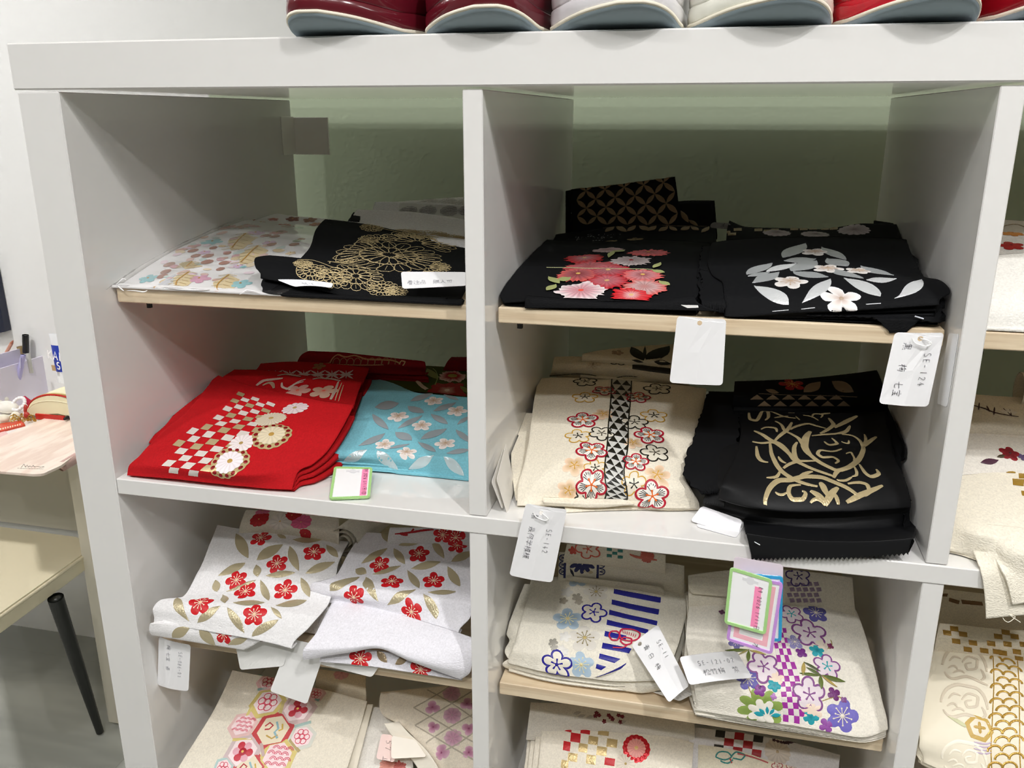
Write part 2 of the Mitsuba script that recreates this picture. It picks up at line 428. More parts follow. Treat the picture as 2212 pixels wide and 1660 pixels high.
        def col(q, t):
            b = 1.0
            if kind == 'mum': b = 0.72 + 0.28 * abs(math.cos((t - rot) * k / 2)) ** 0.6
            if kind == 'ragged': b = 0.85 + 0.15 * math.cos(t * 17)
            return [row_ + 0.02 + 0.96 * min(q, 0.999), b]
        L = lift; pcs = []
        if fill: pcs.append(fan(lambda t: R * ro(t), 5, max(40, k * 8 if kind != 'mum' else k * 6), 0.0007, 0.00025 + L, col))
        if outline:
            th = np.linspace(0, 2 * math.pi, max(60, k * 10), endpoint=False)
            pcs.append(strip([[R * ro(t) * math.cos(t), R * ro(t) * math.sin(t)] for t in th], R * ow, 0.0005 + L, 0.0004, kol(outline), closed=True))
        if stamen:
            n = k * 2
            for i in range(n):
                a = rot + (i + 0.5) * 2 * math.pi / n; l = R * (0.55 if i % 2 else 0.42)
                pcs.append(strip([[0.1 * R * math.cos(a), 0.1 * R * math.sin(a)], [l * math.cos(a), l * math.sin(a)]], R * 0.05, 0.0010 + L, 0.0002, kol(stamen)))
                d = fan(lambda t: R * 0.055, 1, 8, 0.0003, 0.0010 + L, kol(stamen)); d[0][:] += [l * math.cos(a), l * math.sin(a)]; pcs.append(d)
        if veins:
            for i in range(k):
                for s_ in (-.36, -.18, 0, .18, .36):
                    a = rot + i * 2 * math.pi / k; a2 = a + s_ * 5 / k
                    pcs.append(strip([[.30 * R * math.cos(a + s_ * .5), .30 * R * math.sin(a + s_ * .5)], [(.82 - .3 * abs(s_)) * R * math.cos(a2), (.82 - .3 * abs(s_)) * R * math.sin(a2)]], R * .045, 0.0009 + L, 0.0002, kol(veins)))
        if spikes:
            for i in range(k):
                a = rot + i * 2 * math.pi / k
                pcs.append(strip([[q * R * math.cos(a), q * R * math.sin(a)] for q in (0.0, .14, .28, .40)], R * np.array([.08, .06, .10, .12]), 0.0011 + L, 0.0003, kol(spikes)))
        if centre: pcs.append(fan(lambda t: R * dot, 2, 12, 0.0005, 0.0011 + L, kol(centre)))
        return self.emb(name, uv, pcs, bsdf)
    slim = 1.0
    def leaf(self, a, b, w, col='#b9a77c', bsdf='metal_thread', name='leaf', lift=0.0):
        """Pointed leaf from a to b (pixels), w = width / length."""
        ua, ub = self.find(*a), self.find(*b); um = (ua + ub) / 2
        Fi = np.linalg.inv(self.frame(um)); d = Fi @ (ub - ua); L = np.linalg.norm(d)
        a, b = np.array(a, float), np.array(b, float); n = np.array([a[1] - b[1], b[0] - a[0]]) * w * self.slim / 2; m = (a + b) / 2
        side = Fi @ (self.find(*(m + n)) - self.find(*(m - n)))
        W = min(max(abs(d[0] * side[1] - d[1] * side[0]) / L, 0.1 * L), 0.9 * L)
        return self.emb(name, um, [leaf_piece(L, W, math.atan2(d[1], d[0]), kol(col), 0.0003 + lift)], bsdf)
    def line(self, pts, w, col, bsdf='thread', name='stitched_line', lift=0.0, taper=False, smooth=True, closed=False):
        """Stitched line through measured points, w pixels wide."""
        uv = np.array([self.find(*p) for p in pts]); um = uv.mean(0); Fi = np.linalg.inv(self.frame(um))
        q = (uv - um) @ Fi.T
        if smooth and len(q) > 2: q = PchipInterpolator(np.linspace(0, 1, len(q)), q)(np.linspace(0, 1, len(q) * 5))
        elif len(q) == 2: q = q[0] + np.linspace(0, 1, 6)[:, None] * (q[1] - q[0])
        ww = self.mm(um, w)
        if taper: ww = ww * np.sin(np.linspace(0.2, math.pi - 0.2, len(q))) ** 0.45
        return self.emb(name, um, [strip(q, ww, 0.0004 + lift, 0.0004, kol(col), closed)], bsdf)
    def patch(self, quad, col, bsdf='thread', name='square', lift=0.0, n=4, dome=0.0004):
        """Satin-stitched quadrilateral; quad: four measured corners in order."""
        uv = np.array([self.find(*p) for p in quad]); um = uv.mean(0); Fi = np.linalg.inv(self.frame(um)); q = (uv - um) @ Fi.T
        return self.emb(name, um, [quad_piece(q, kol(col), n, lift, dome)], bsdf)
    def band(self, left, right):
        """Parameters of a band between two measured edges: f(s across 0..1, t along 0..1) -> uv."""
        Lu, Ru = (np.array([self.find(*p) for p in e]) for e in (left, right))
        fl, fr = (PchipInterpolator(np.linspace(0, 1, len(e)), e) if len(e) > 2 else (lambda t, e=e: e[0] + t * (e[1] - e[0])) for e in (Lu, Ru))
        return lambda s, t: fl(t) * (1 - s) + fr(t) * s
    def poly_uv(self, uv, col, bsdf='thread', name='patch', lift=0.0, dome=0.0004):
        uv = np.asarray(uv); um = uv.mean(0); Fi = np.linalg.inv(self.frame(um)); q = (uv - um) @ Fi.T
        n = len(q); e = np.concatenate([np.linspace(q[i], q[(i + 1) % n], 4, endpoint=False) for i in range(n)]); m = len(e)
        pts = np.vstack([[[0, 0]], e * .55, e]); hs = np.concatenate([[dome], np.full(m, dome * .9), np.zeros(m)]) + .0003 + lift
        f = [[0, 1 + j, 1 + (j + 1) % m] for j in range(m)] + [t for j in range(m) for t in ([1 + j, 1 + m + j, 1 + m + (j + 1) % m], [1 + j, 1 + m + (j + 1) % m, 1 + (j + 1) % m])]
        return self.emb(name, um, [(pts, hs, np.array(f), np.tile(kol(col), (len(pts), 1)))], bsdf)
    def poly(self, px, col, **k): return self.poly_uv([self.find(*p) for p in px], col, **k)
    def quad_uv(self, uv, col, bsdf='thread', name='square', lift=0.0, n=3, dome=0.0004):
        uv = np.asarray(uv); um = uv.mean(0); Fi = np.linalg.inv(self.frame(um)); q = (uv - um) @ Fi.T
        return self.emb(name, um, [quad_piece(q, kol(col), n, lift, dome)], bsdf)

def quad_piece(q, col, n=4, lift=0.0, dome=0.0004):
    s, t = np.meshgrid(np.linspace(0, 1, n + 1), np.linspace(0, 1, n + 1)); s, t = s.ravel()[:, None], t.ravel()[:, None]
    pts = q[0] * (1 - s) * (1 - t) + q[1] * s * (1 - t) + q[2] * s * t + q[3] * (1 - s) * t
    hs = 0.0003 + lift + dome * (1 - (2 * s[:, 0] - 1) ** 4) * (1 - (2 * t[:, 0] - 1) ** 4)
    f = []
    for i in range(n):
        for j in range(n):
            a = i * (n + 1) + j; f += [[a, a + 1, a + n + 2], [a, a + n + 2, a + n + 1]]
    return pts, hs, np.array(f), np.tile(col, (len(pts), 1))

# ------------------------------------------------------------------ the room
def plain(x0, x1, y0, y1, z0, z1): return bx(x0, x1, y0, y1, z0 - Z0, z1 - Z0)
struct('floor', plain(-4.2, 4.6, -4.2, 1.3, -0.05, 0.0), 'floor_stone')
struct('ceiling', plain(-4.2, 4.6, -4.2, 1.3, 2.45, 2.5), 'ceiling_paint')
struct('wall_back', plain(-4.2, 4.6, 1.172, 1.25, 0.0, 2.45), 'wall_white')
struct('wall_left', plain(-4.2, -4.1, -4.2, 1.172, 0.0, 2.45), 'wall_white')
struct('wall_right', plain(4.5, 4.6, -4.2, 1.172, 0.0, 2.45), 'wall_taupe')
struct('wall_front', plain(-4.1, 4.5, -4.2, -4.1, 0.0, 2.45), 'wall_taupe')
struct('wall_green', plain(-0.13, 4.5, 0.487, 0.60, 0.0, Z0 + 0.05), 'wall_green')

# ------------------------------------------------------------------ the white shelf unit
TO, CW, TP, HC, TS, DEP = 0.0374, 0.3363, 0.0151, 0.3363, 0.0154, 0.3941
X1 = [TO + k * (CW + TP) for k in range(4)]                    # left inner face of each column
S1, S2, S3 = -HC, -2 * HC - TS, -3 * HC - 2 * TS               # tops of the white shelves
BOT = -4 * HC - 3 * TS
XE = X1[3] + CW + TO
unit = thing('shelf_unit', 'tall glossy white cube shelf unit that holds all the folded embroidered cloths', 'shelf unit')
part(unit, 'top_panel', bx(-0.0035, XE + 0.0035, -0.0020, DEP, 0.0006, 0.0362, 0.0012), 'laminate')
part(unit, 'side_panel', bx(-0.0018, TO, 0, DEP, BOT, -0.0009, 0.0008), 'laminate')
part(unit, 'side_panel', bx(XE - TO, XE, 0, DEP, BOT, -0.0009, 0.0008), 'laminate')
part(unit, 'bottom_panel', bx(-0.0018, XE, 0, DEP, BOT - 0.0374, BOT - 0.0004, 0.0008), 'laminate')
for z in (S1, S2, S3): part(unit, 'shelf', bx(TO + 0.0006, XE - TO - 0.0006, 0.0, DEP, z - TS, z, 0.0009), 'laminate')
for top, bot in ((-0.0012, S1 + 0.0005), (S1 - TS - 0.0004, S2 + 0.0005), (S2 - TS - 0.0004, S3 + 0.0005), (S3 - TS - 0.0004, BOT)):
    for k in range(3): part(unit, 'partition', bx(X1[k] + CW, X1[k + 1], 0.0012, DEP, bot, top, 0.0007), 'laminate')
W1, W2 = -0.166, -0.517
def shelf_board(x0, x1, z, label, yf=0.033):
    k = thing('shelf_board', label, 'shelf board', 'pale wooden shelf boards')
    part(k, 'board', bx(x0, x1, yf, DEP - 0.01, z - 0.0128, z, 0.0008), 'wood')
    for x in (x0 + 0.012, x1 - 0.012): part(k, 'shelf_pin', trimesh.creation.cylinder(0.0025, 0.010, transform=trimesh.transformations.translation_matrix([x, 0.06, z + Z0 - 0.0178])), 'dark_metal')
shelf_board(X1[0] + 0.0025, X1[0] + CW - 0.002, W1, 'pale wooden shelf board under the plastic-bagged floral cloth and the black gold-lace roll')
shelf_board(X1[1] + 0.0025, X1[1] + CW - 0.003, W1, 'pale wooden shelf board under the black cloths with red peonies and silver leaves')
shelf_board(X1[2] + 0.0025, X1[2] + CW - 0.003, W1, 'pale wooden shelf board cut off by the right edge under the white roll')
shelf_board(X1[0] + 0.0025, X1[0] + CW - 0.002, W2, 'pale wooden shelf board under the two white cloths with red plum blossoms', 0.031)
shelf_board(X1[1] + 0.0025, X1[1] + CW - 0.003, W2, 'pale wooden shelf board under the blue-striped and the purple-checked cream cloths', 0.031)
shelf_board(X1[2] + 0.0025, X1[2] + CW - 0.003, W2, 'pale wooden shelf board at the bottom right under the gold net cloth', 0.033)
# small bent plate that ties the side panel's back edge to the wall
pl = thing('bracket_plate', 'small square grey-beige plate fixed to the back edge of the left side panel', 'bracket')
a, b = P(605, 252, x=TO), P(614, 335, x=TO)
part(pl, 'flap', bx(TO, TO + 0.0014, a[1], DEP + 0.004, b[2] - Z0, a[2] - Z0, 0.0003), 'laminate_inner')
c = P(707, 252, y=DEP + 0.004)
part(pl, 'plate', bx(TO, c[0], DEP + 0.004, DEP + 0.0065, b[2] - Z0 - 0.0005, a[2] - Z0 - 0.001, 0.0004), 'laminate_inner')

# ------------------------------------------------------------------ handwriting: strokes in a unit square
def arc(cx, cy, rx, ry, a0, a1, n=9):
    return [(cx + rx * math.cos(math.radians(a0 + (a1 - a0) * i / n)), cy + ry * math.sin(math.radians(a0 + (a1 - a0) * i / n))) for i in range(n + 1)]
GL = {
    'S': [arc(.5, .75, .28, .24, 40, 250, 8) + arc(.5, .27, .3, .25, 80, -150, 8)], 'E': [[(.75, .95), (.25, .93), (.22, .05), (.78, .08)], [(.25, .5), (.68, .52)]],
    '-': [[(.25, .48), (.75, .5)]], '0': [arc(.5, .5, .3, .45, 90, 450, 14)], '1': [[(.5, .95), (.48, .03)]],
    '2': [[(.2, .75)] + arc(.48, .72, .27, .22, 150, -20, 8) + [(.2, .08), (.8, .06)]], '4': [[(.55, .95), (.2, .35), (.85, .38)], [(.62, .6), (.55, .02)]],
    '6': [[(.65, .95), (.32, .55)] + arc(.5, .28, .24, .25, 160, 500, 12)], '7': [[(.2, .75), (.22, .9), (.75, .9), (.45, .03)]],
    '8': [arc(.5, .73, .2, .2, 0, 360, 12), arc(.5, .27, .26, .26, 90, 450, 12)], '9': [arc(.47, .68, .23, .24, 0, 360, 12) + [(.66, .03)]],
    'R': [[(.25, .03), (.25, .95)], [(.25, .93)] + arc(.4, .72, .3, .21, 70, -80, 8) + [(.25, .5), (.75, .03)]], '.': [[(.45, .05), (.52, .1)]], '/': [[(.75, .95), (.25, .05)]],
    '(': [arc(.75, .5, .3, .5, 130, 230, 8)], ')': [arc(.25, .5, .3, .5, 50, -50, 8)], '・': [[(.45, .48), (.56, .52)]], ' ': [], ',': [[(.5, .15), (.62, 0)]],
    '黒': [[(.25, .95), (.75, .95), (.75, .6), (.25, .6), (.25, .95)], [(.27, .78), (.73, .78)], [(.5, .95), (.5, .3)], [(.25, .46), (.75, .46)], [(.1, .3), (.9, .3)], [(.2, .2), (.12, .05)], [(.4, .18), (.42, .06)], [(.6, .18), (.65, .06)], [(.8, .2), (.92, .05)]],
    '梅': [[(.05, .7), (.4, .72)], [(.23, .95), (.22, .05)], [(.22, .65), (.05, .35)], [(.25, .6), (.38, .45)], [(.6, .98), (.45, .75)], [(.52, .82), (.95, .82)], [(.55, .65), (.9, .65), (.86, .08), (.75, .1)], [(.55, .65), (.5, .25), (.9, .25)], [(.42, .45), (.98, .45)], [(.7, .62), (.68, .3)]],
    '七': [[(.1, .5), (.9, .62)], [(.42, .95), (.4, .2), (.5, .1), (.85, .12), (.88, .25)]],
    '宝': [[(.5, .98), (.5, .86)], [(.15, .68), (.15, .82), (.88, .82), (.82, .68)], [(.28, .6), (.74, .6)], [(.3, .36), (.72, .36)], [(.5, .6), (.5, .08)], [(.12, .08), (.9, .08)], [(.66, .25), (.76, .15)]],
    '幾': [[(.3, .95), (.18, .78), (.34, .72), (.15, .55), (.4, .58)], [(.7, .95), (.58, .78), (.74, .72), (.6, .55), (.85, .6)], [(.05, .42), (.95, .42)], [(.5, .98), (.55, .5), (.75, .15), (.95, .05), (.95, .2)], [(.3, .42), (.1, .05)], [(.28, .3), (.42, .15)], [(.8, .35), (.45, .05)]],
    '何': [[(.28, .95), (.05, .5)], [(.2, .68), (.2, .03)], [(.35, .85), (.98, .85)], [(.82, .85), (.82, .08), (.7, .12)], [(.42, .65), (.68, .65), (.68, .38), (.42, .38), (.42, .65)]],
    '学': [[(.22, .95), (.3, .82)], [(.48, .98), (.5, .84)], [(.78, .95), (.65, .82)], [(.1, .62), (.1, .76), (.92, .76), (.85, .62)], [(.3, .6), (.72, .6), (.5, .42)], [(.5, .42), (.52, .08), (.38, .12)], [(.08, .32), (.95, .32)]],
    '模': [[(.05, .7), (.38, .72)], [(.22, .95), (.2, .05)], [(.2, .62), (.05, .38)], [(.24, .58), (.36, .45)], [(.45, .86), (.95, .86)], [(.58, .96), (.58, .78)], [(.8, .96), (.8, .78)], [(.5, .72), (.9, .72), (.9, .46), (.5, .46), (.5, .72)], [(.52, .59), (.88, .59)], [(.42, .34), (.98, .34)], [(.7, .46), (.66, .25), (.42, .04)], [(.7, .3), (.95, .05)]],
    '様': [[(.05, .7), (.38, .72)], [(.22, .95), (.2, .05)], [(.2, .62), (.05, .38)], [(.24, .58), (.36, .45)], [(.55, .98), (.6, .88)], [(.85, .98), (.78, .88)], [(.45, .84), (.95, .84)], [(.5, .7), (.92, .7)], [(.42, .56), (.98, .56)], [(.7, .84), (.7, .08), (.6, .12)], [(.45, .4), (.62, .4), (.42, .12)], [(.92, .45), (.76, .32), (.96, .08)]],
    '赤': [[(.2, .8), (.8, .8)], [(.5, .97), (.5, .55)], [(.08, .55), (.92, .55)], [(.42, .55), (.36, .25), (.2, .05)], [(.6, .55), (.6, .08), (.5, .12)], [(.25, .42), (.12, .2)], [(.78, .42), (.92, .2)]],
    '青': [[(.2, .85), (.8, .85)], [(.25, .7), (.75, .7)], [(.08, .55), (.92, .55)], [(.5, .98), (.5, .55)], [(.28, .43), (.26, .02)], [(.28, .43), (.74, .43), (.72, .04), (.62, .06)], [(.28, .3), (.72, .3)], [(.28, .18), (.72, .18)]],
    '白': [[(.5, .98), (.38, .8)], [(.2, .78), (.8, .78), (.8, .05), (.2, .05), (.2, .78)], [(.2, .42), (.8, .42)]],
    '松': [[(.05, .7), (.42, .72)], [(.24, .95), (.22, .05)], [(.22, .62), (.05, .38)], [(.26, .58), (.4, .45)], [(.6, .9), (.45, .5)], [(.72, .92), (.95, .5)], [(.68, .5), (.5, .12), (.88, .18)], [(.8, .32), (.94, .06)]],
    '竹': [[(.25, .95), (.08, .6)], [(.18, .78), (.48, .8)], [(.3, .78), (.3, .05)], [(.65, .95), (.52, .6)], [(.58, .78), (.95, .8)], [(.76, .78), (.76, .06), (.64, .12)]],
    '紫': [[(.25, .95), (.25, .68)], [(.25, .82), (.45, .84)], [(.12, .85), (.12, .68), (.48, .7)], [(.85, .92), (.58, .8)], [(.6, .97), (.6, .7), (.88, .7)], [(.5, .62), (.3, .5), (.55, .48), (.25, .34), (.8, .36)], [(.5, .34), (.5, .04)], [(.3, .26), (.15, .1)], [(.7, .26), (.85, .1)]],
    '日': [[(.25, .95), (.75, .95), (.75, .05), (.25, .05), (.25, .95)], [(.25, .5), (.75, .5)]], '木': [[(.1, .65), (.9, .65)], [(.5, .97), (.5, .03)], [(.48, .62), (.12, .2)], [(.52, .62), (.9, .2)]],
    '①': [arc(.5, .5, .45, .47, 0, 360, 16), [(.5, .78), (.5, .2)]],
    '着': [[(.2, .9), (.8, .9)], [(.25, .76), (.75, .76)], [(.1, .62), (.9, .62)], [(.5, .95), (.15, .3)], [(.38, .5), (.78, .5), (.78, .05), (.38, .05), (.38, .5)], [(.38, .35), (.78, .35)], [(.38, .2), (.78, .2)]],
    '注': [[(.12, .9), (.25, .8)], [(.05, .62), (.2, .54)], [(.08, .1), (.28, .4)], [(.55, .97), (.68, .87)], [(.38, .74), (.95, .74)], [(.42, .42), (.9, .42)], [(.66, .74), (.66, .08)], [(.32, .08), (.98, .08)]],
    '品': [[(.3, .95), (.7, .95), (.7, .62), (.3, .62), (.3, .95)], [(.08, .45), (.42, .45), (.42, .08), (.08, .08), (.08, .45)], [(.58, .45), (.92, .45), (.92, .08), (.58, .08), (.58, .45)]],
    '購': [[(.08, .95), (.38, .95), (.38, .3), (.08, .3), (.08, .95)], [(.08, .72), (.38, .72)], [(.08, .5), (.38, .5)], [(.15, .3), (.02, .05)], [(.3, .3), (.42, .1)], [(.48, .85), (.98, .85)], [(.5, .7), (.95, .7)], [(.6, .97), (.6, .6)], [(.85, .97), (.85, .6)], [(.45, .58), (1, .58)], [(.52, .45), (.92, .45), (.92, .05)], [(.52, .45), (.52, .05)], [(.45, .25), (1, .25)]],
    '入': [[(.42, .95), (.55, .8), (.45, .4), (.08, .05)], [(.52, .7), (.65, .35), (.95, .05)]],
    '可': [[(.05, .88), (.95, .88)], [(.78, .88), (.78, .08), (.62, .14)], [(.2, .65), (.55, .65), (.55, .32), (.2, .32), (.2, .65)]],
    '5': [[(.75, .93), (.3, .93), (.26, .55)] + arc(.48, .32, .28, .28, 110, -140, 8)], '正': [[(.1, .92), (.9, .92)], [(.5, .92), (.5, .06)], [(.5, .5), (.82, .5)], [(.24, .58), (.24, .06)], [(.05, .05), (.95, .05)]],
    'A': [[(.1, 0), (.5, 1), (.9, 0)], [(.25, .35), (.75, .35)]], 'L': [[(.25, 1), (.25, 0), (.85, 0)]], 'K': [[(.2, 0), (.2, 1)], [(.85, 1), (.2, .45), (.85, 0)]],
}

class Card(Sheet):
    """Thin card on a bent rectangle: corners (top left, top right, bottom right, bottom left as its front shows them)."""
    def __init__(self, corners, bow=0.0, n=14):
        a, b, c, d = [np.asarray(q, float) for q in corners]
        u, v = np.meshgrid(np.linspace(0, 1, n + 1), np.linspace(0, 1, n + 1)); u, v = u[..., None], v[..., None]
        S = a * (1 - u) * (1 - v) + b * u * (1 - v) + c * u * v + d * (1 - u) * v
        nrm = np.cross(d - a, b - a); nrm /= np.linalg.norm(nrm)
        S = S + nrm * bow * np.sin(math.pi * u)
        super().__init__(S)
        self.Wm, self.Hm = (np.linalg.norm(b - a) + np.linalg.norm(c - d)) / 2, (np.linalg.norm(d - a) + np.linalg.norm(c - b)) / 2
    def plate(self, poly, h0, h1):
        """Closed plate over a polygon given in metres from the top left corner (x across, y down)."""
        g = poly if poly.geom_type == 'Polygon' else max(poly.geoms, key=lambda q: q.area)
        g = g.segmentize(0.006)
        m = trimesh.creation.extrude_polygon(g, 1.0, engine='earcut')
        m = trimesh.Trimesh(*trimesh.remesh.subdivide(m.vertices, m.faces), process=False) if len(m.faces) < 400 else m
        v = np.array(m.vertices); uv = np.stack([v[:, 0] / self.Wm, v[:, 1] / self.Hm], 1)
        return self.at(uv, h0 + (h1 - h0) * v[:, 2]), np.array(m.faces)[:, ::-1]
    def write(self, key, text, start, size, ang, col='#2b2b33', wd=0.0003, pitch=1.05, name='handwriting', wob=0.04, seed=3, h=0.0003):
        """text from start (fractions of width, height); ang: direction of reading in degrees clockwise from left-to-right; size in metres."""
        rnd = random.Random(seed); ca, sa = math.cos(math.radians(ang)), math.sin(math.radians(ang))
        o = np.array([start[0] * self.Wm, start[1] * self.Hm]); ex, ey = np.array([ca, sa]), np.array([sa, -ca])
        vs, fs, at, adv = [], [], 0, 0.0
        for ch in text:
            wide = 1.0 if ord(ch) > 1000 else 0.66
            if ch in ' .・,': wide = 0.5
            sc = 1.0 if ord(ch) > 1000 else 0.82
            for st in GL[ch]:
                q = np.array([[x * wide / max(wide, .66) * (0.66 if ord(ch) < 1000 else 1.0), y] for x, y in st], float) * sc + np.array([rnd.uniform(-wob, wob), rnd.uniform(-wob, wob)])
                q = np.stack([q[:, 0] + 0.12 * (q[:, 1] - 0.5) * 0.3, q[:, 1]], 1)
                pts = o + ((adv + q[:, :1]) * ex + q[:, 1:] * ey) * size
                if len(pts) == 2: pts = np.array([pts[0], (pts[0] + pts[1]) / 2, pts[1]])
                pc = strip(pts, wd, h, 0.00005, [0, 0])
                v = self.at(pc[0] / [self.Wm, self.Hm], pc[1]); vs.append(v); fs.append(pc[2] + at); at += len(v)
            adv += wide * pitch
        return part(key, name, (np.vstack(vs), np.vstack(fs)), 'ink', col, label='handwritten letters')

def round_rect(w, h, r, hole=None, hr=0.0019):
    g = sbox(r, r, w - r, h - r).buffer(r, quad_segs=5)
    return g.difference(Point(*hole).buffer(hr, quad_segs=4)) if hole is not None else g

def paper_tag(label, corners, hole=None, r=0.0028, bow=0.0015, texts=(), group=None, name='paper_tag', col='#e6e6e8', loop=False, ink='#2b2b33', t=0.00035):
    """White card tag; texts: (text, start, size, angle)."""
    k = thing(name, label, 'tag', group); c = Card(corners, bow)
    hp = None if hole is None else (hole[0] * c.Wm, hole[1] * c.Hm)
    part(k, 'card', c.plate(round_rect(c.Wm, c.Hm, r, hp), -t, 0.0), 'paper', col, smooth=35)
    for i, tx in enumerate(texts): c.write(k, *tx, seed=5 + i, col=ink)
    if loop and hp is not None:
        p = c.at([[hole[0], hole[1]]])[0]; n = c.at([[hole[0], hole[1]]], 1.0)[0] - p
        up = c.at([[hole[0], 0]])[0] - p; up = up / np.linalg.norm(up); sd = np.cross(up, n)
        pts = [p - n * 0.002, p + n * 0.002 + sd * .003, p + n * 0.0028 + sd * 0.007 - up * 0.002, p + n * 0.0022 + sd * 0.004 - up * 0.0045, p + n * 0.0022 - sd * 0.003 - up * 0.0035, p + n * 0.0022 - sd * 0.006]
        part(k, 'plastic_loop', tube_mesh(PchipInterpolator(range(6), pts)(np.linspace(0, 5, 26)), 0.00045), 'plastic', '#f4f4f2', smooth=True)
    return k, c

# ------------------------------------------------------------------ left column, white shelf: red and light blue cloths
def row(zm, base, *pts): return [P(*zm(x, y), z=base + h) for x, y, h in pts]
COL1, COL2, COL3 = (TO, TO + CW), (X1[1], X1[1] + CW), (X1[2], X1[2] + CW)
RED, GOLD, SILV = '#b20d16', '#c9b78c', '#cdc5be'
A = Zm(260, 740, 4.096)

def mum_ring(c, x, y, r, petal, n=14, beads='#8e0f16', edge='#cdb987', centre='#b08b45', rot=0.1):
    """Chrysanthemum inside a scalloped gold ring set with dark red dots."""
    uv = c.find(x, y); R = c.mm(uv, r)
    pc = [fan(lambda t: R * (0.93 + 0.07 * abs(math.cos((t - rot) * n / 2))), 4, n * 6, 0.0004, 0.0003, kol(edge))]
    for i in range(n):
        a = rot + i * 2 * math.pi / n
        d = fan(lambda t: R * 0.105, 2, 10, 0.0003, 0.0008, kol(beads)); d[0][:] += [0.8 * R * math.cos(a), 0.8 * R * math.sin(a)]; pc.append(d)
    k = c.emb('ring', uv, pc, 'metal_thread')
    sc = scallop(n, 0.12, rot)
    pc = [fan(lambda t: R * 0.68 * sc(t), 4, n * 6, 0.0007, 0.0010, lambda q, t: kol(petal) * [1, 0.72 + 0.28 * abs(math.cos((t - rot) * n / 2)) ** 0.5])]
    pc.append(fan(lambda t: R * 0.14, 2, 12, 0.0004, 0.0018, kol(centre)))
    c.emb('flower', uv, pc, 'thread')

c = Cloth('folded_cloth', 'red folded cloth with gold and silver checks and round chrysanthemums', [
    row(A, S1, (835, 292, .046), (1150, 385, .049), (1500, 455, .050), (1920, 535, .050), (2065, 548, .049)),
    row(A, S1, (740, 430, .043), (1150, 520, .046), (1600, 600, .047), (2010, 660, .045)),
    row(A, S1, (560, 640, .037), (900, 700, .041), (1500, 760, .042), (1940, 800, .038)),
    row(A, S1, (330, 830, .026), (700, 890, .030), (1300, 950, .031), (1850, 935, .029)),
    row(A, S1, (180, 990, .018), (500, 1030, .021), (1100, 1080, .022), (1690, 1080, .021)),
    row(A, S1, (75, 1090, .011), (400, 1120, .0135), (1000, 1180, .015), (1570, 1150, .016)),
    row(A, S1, (62, 1158, .004), (350, 1185, .005), (850, 1240, .005), (1520, 1290, .005))],
    RED, S1, xr=COL1, curl=.0012, layers=3, seed=3, wrinkle=.0012, cell=.0027, spread=.002, yfront=.010)
# checks: columns run from the front left to the back, measured at their four outer corners
g0, g1, g2, g3 = [c.find(*A(*q)) for q in ((360, 1095), (790, 1150), (1395, 520), (1060, 405))]   # front left, front right, back right, back left
nx, ny = 5, 16
cols = {0: (4, 13), 1: (3, 14), 2: (0, 15), 3: (0, 15), 4: (0, 12)}
def guv(i, j, sk=0.0):
    # columns are staggered: the band widens to the left at its front
    s, t = i / nx, j / ny
    return (g0 * (1 - s) + g1 * s) * (1 - t) + (g3 * (1 - s) + g2 * s) * t
for j in range(-1, 16):
    for i in range(-1, 6):
        if (i + j) % 2: continue
        if (i < 0 and not (3 <= j <= 6)) or (i > 4 and not (5 <= j <= 9)) or (i == 5 and j in (5, 9)) or (j == 15 and i in (1, 3, 5)): continue
        if j == -1 and i not in (1, 3): continue
        q = [guv(i + .02, j + .04), guv(i + .98, j + .04), guv(i + .98, j + .96), guv(i + .02, j + .96)]
        gold = (i + 2 * j) % 7 in (0, 3, 5) if j > 1 else i == 4
        c.quad_uv(q, GOLD if gold else SILV, 'metal_thread' if gold else 'thread', 'check', n=2)
c.flower(A(1545, 585), 30, '#d9c9cb', 12, '#a58a55', kind='mum', dot=.16)
c.flower(A(1335, 678), 34, '#cfc4ae', 26, '#a58a55', kind='mum', dot=.16)
c.flower(A(1070, 898), 29, '#e6dcdc', 14, '#a58a55', kind='mum', dot=.16)
mum_ring(c, *A(1340, 825), 45, '#d9cdb0')
mum_ring(c, *A(975, 1060), 44, '#ece2e6')
c_red = c
# the fold that sticks out under it on the left
lower = spline_grid([row(A, S1, (600, 428, .036), (1000, 440, .040)), row(A, S1, (530, 540, .033), (900, 600, .036)), row(A, S1, (395, 735, .026), (700, 760, .028)), row(A, S1, (210, 880, .016), (500, 930, .018))], 30, 34)
lower[..., 0] = np.maximum(lower[..., 0], COL1[0] + .0015)
part(c.key, 'folded_layer', thick(lower, .0012), 'crepe', RED, smooth=True)

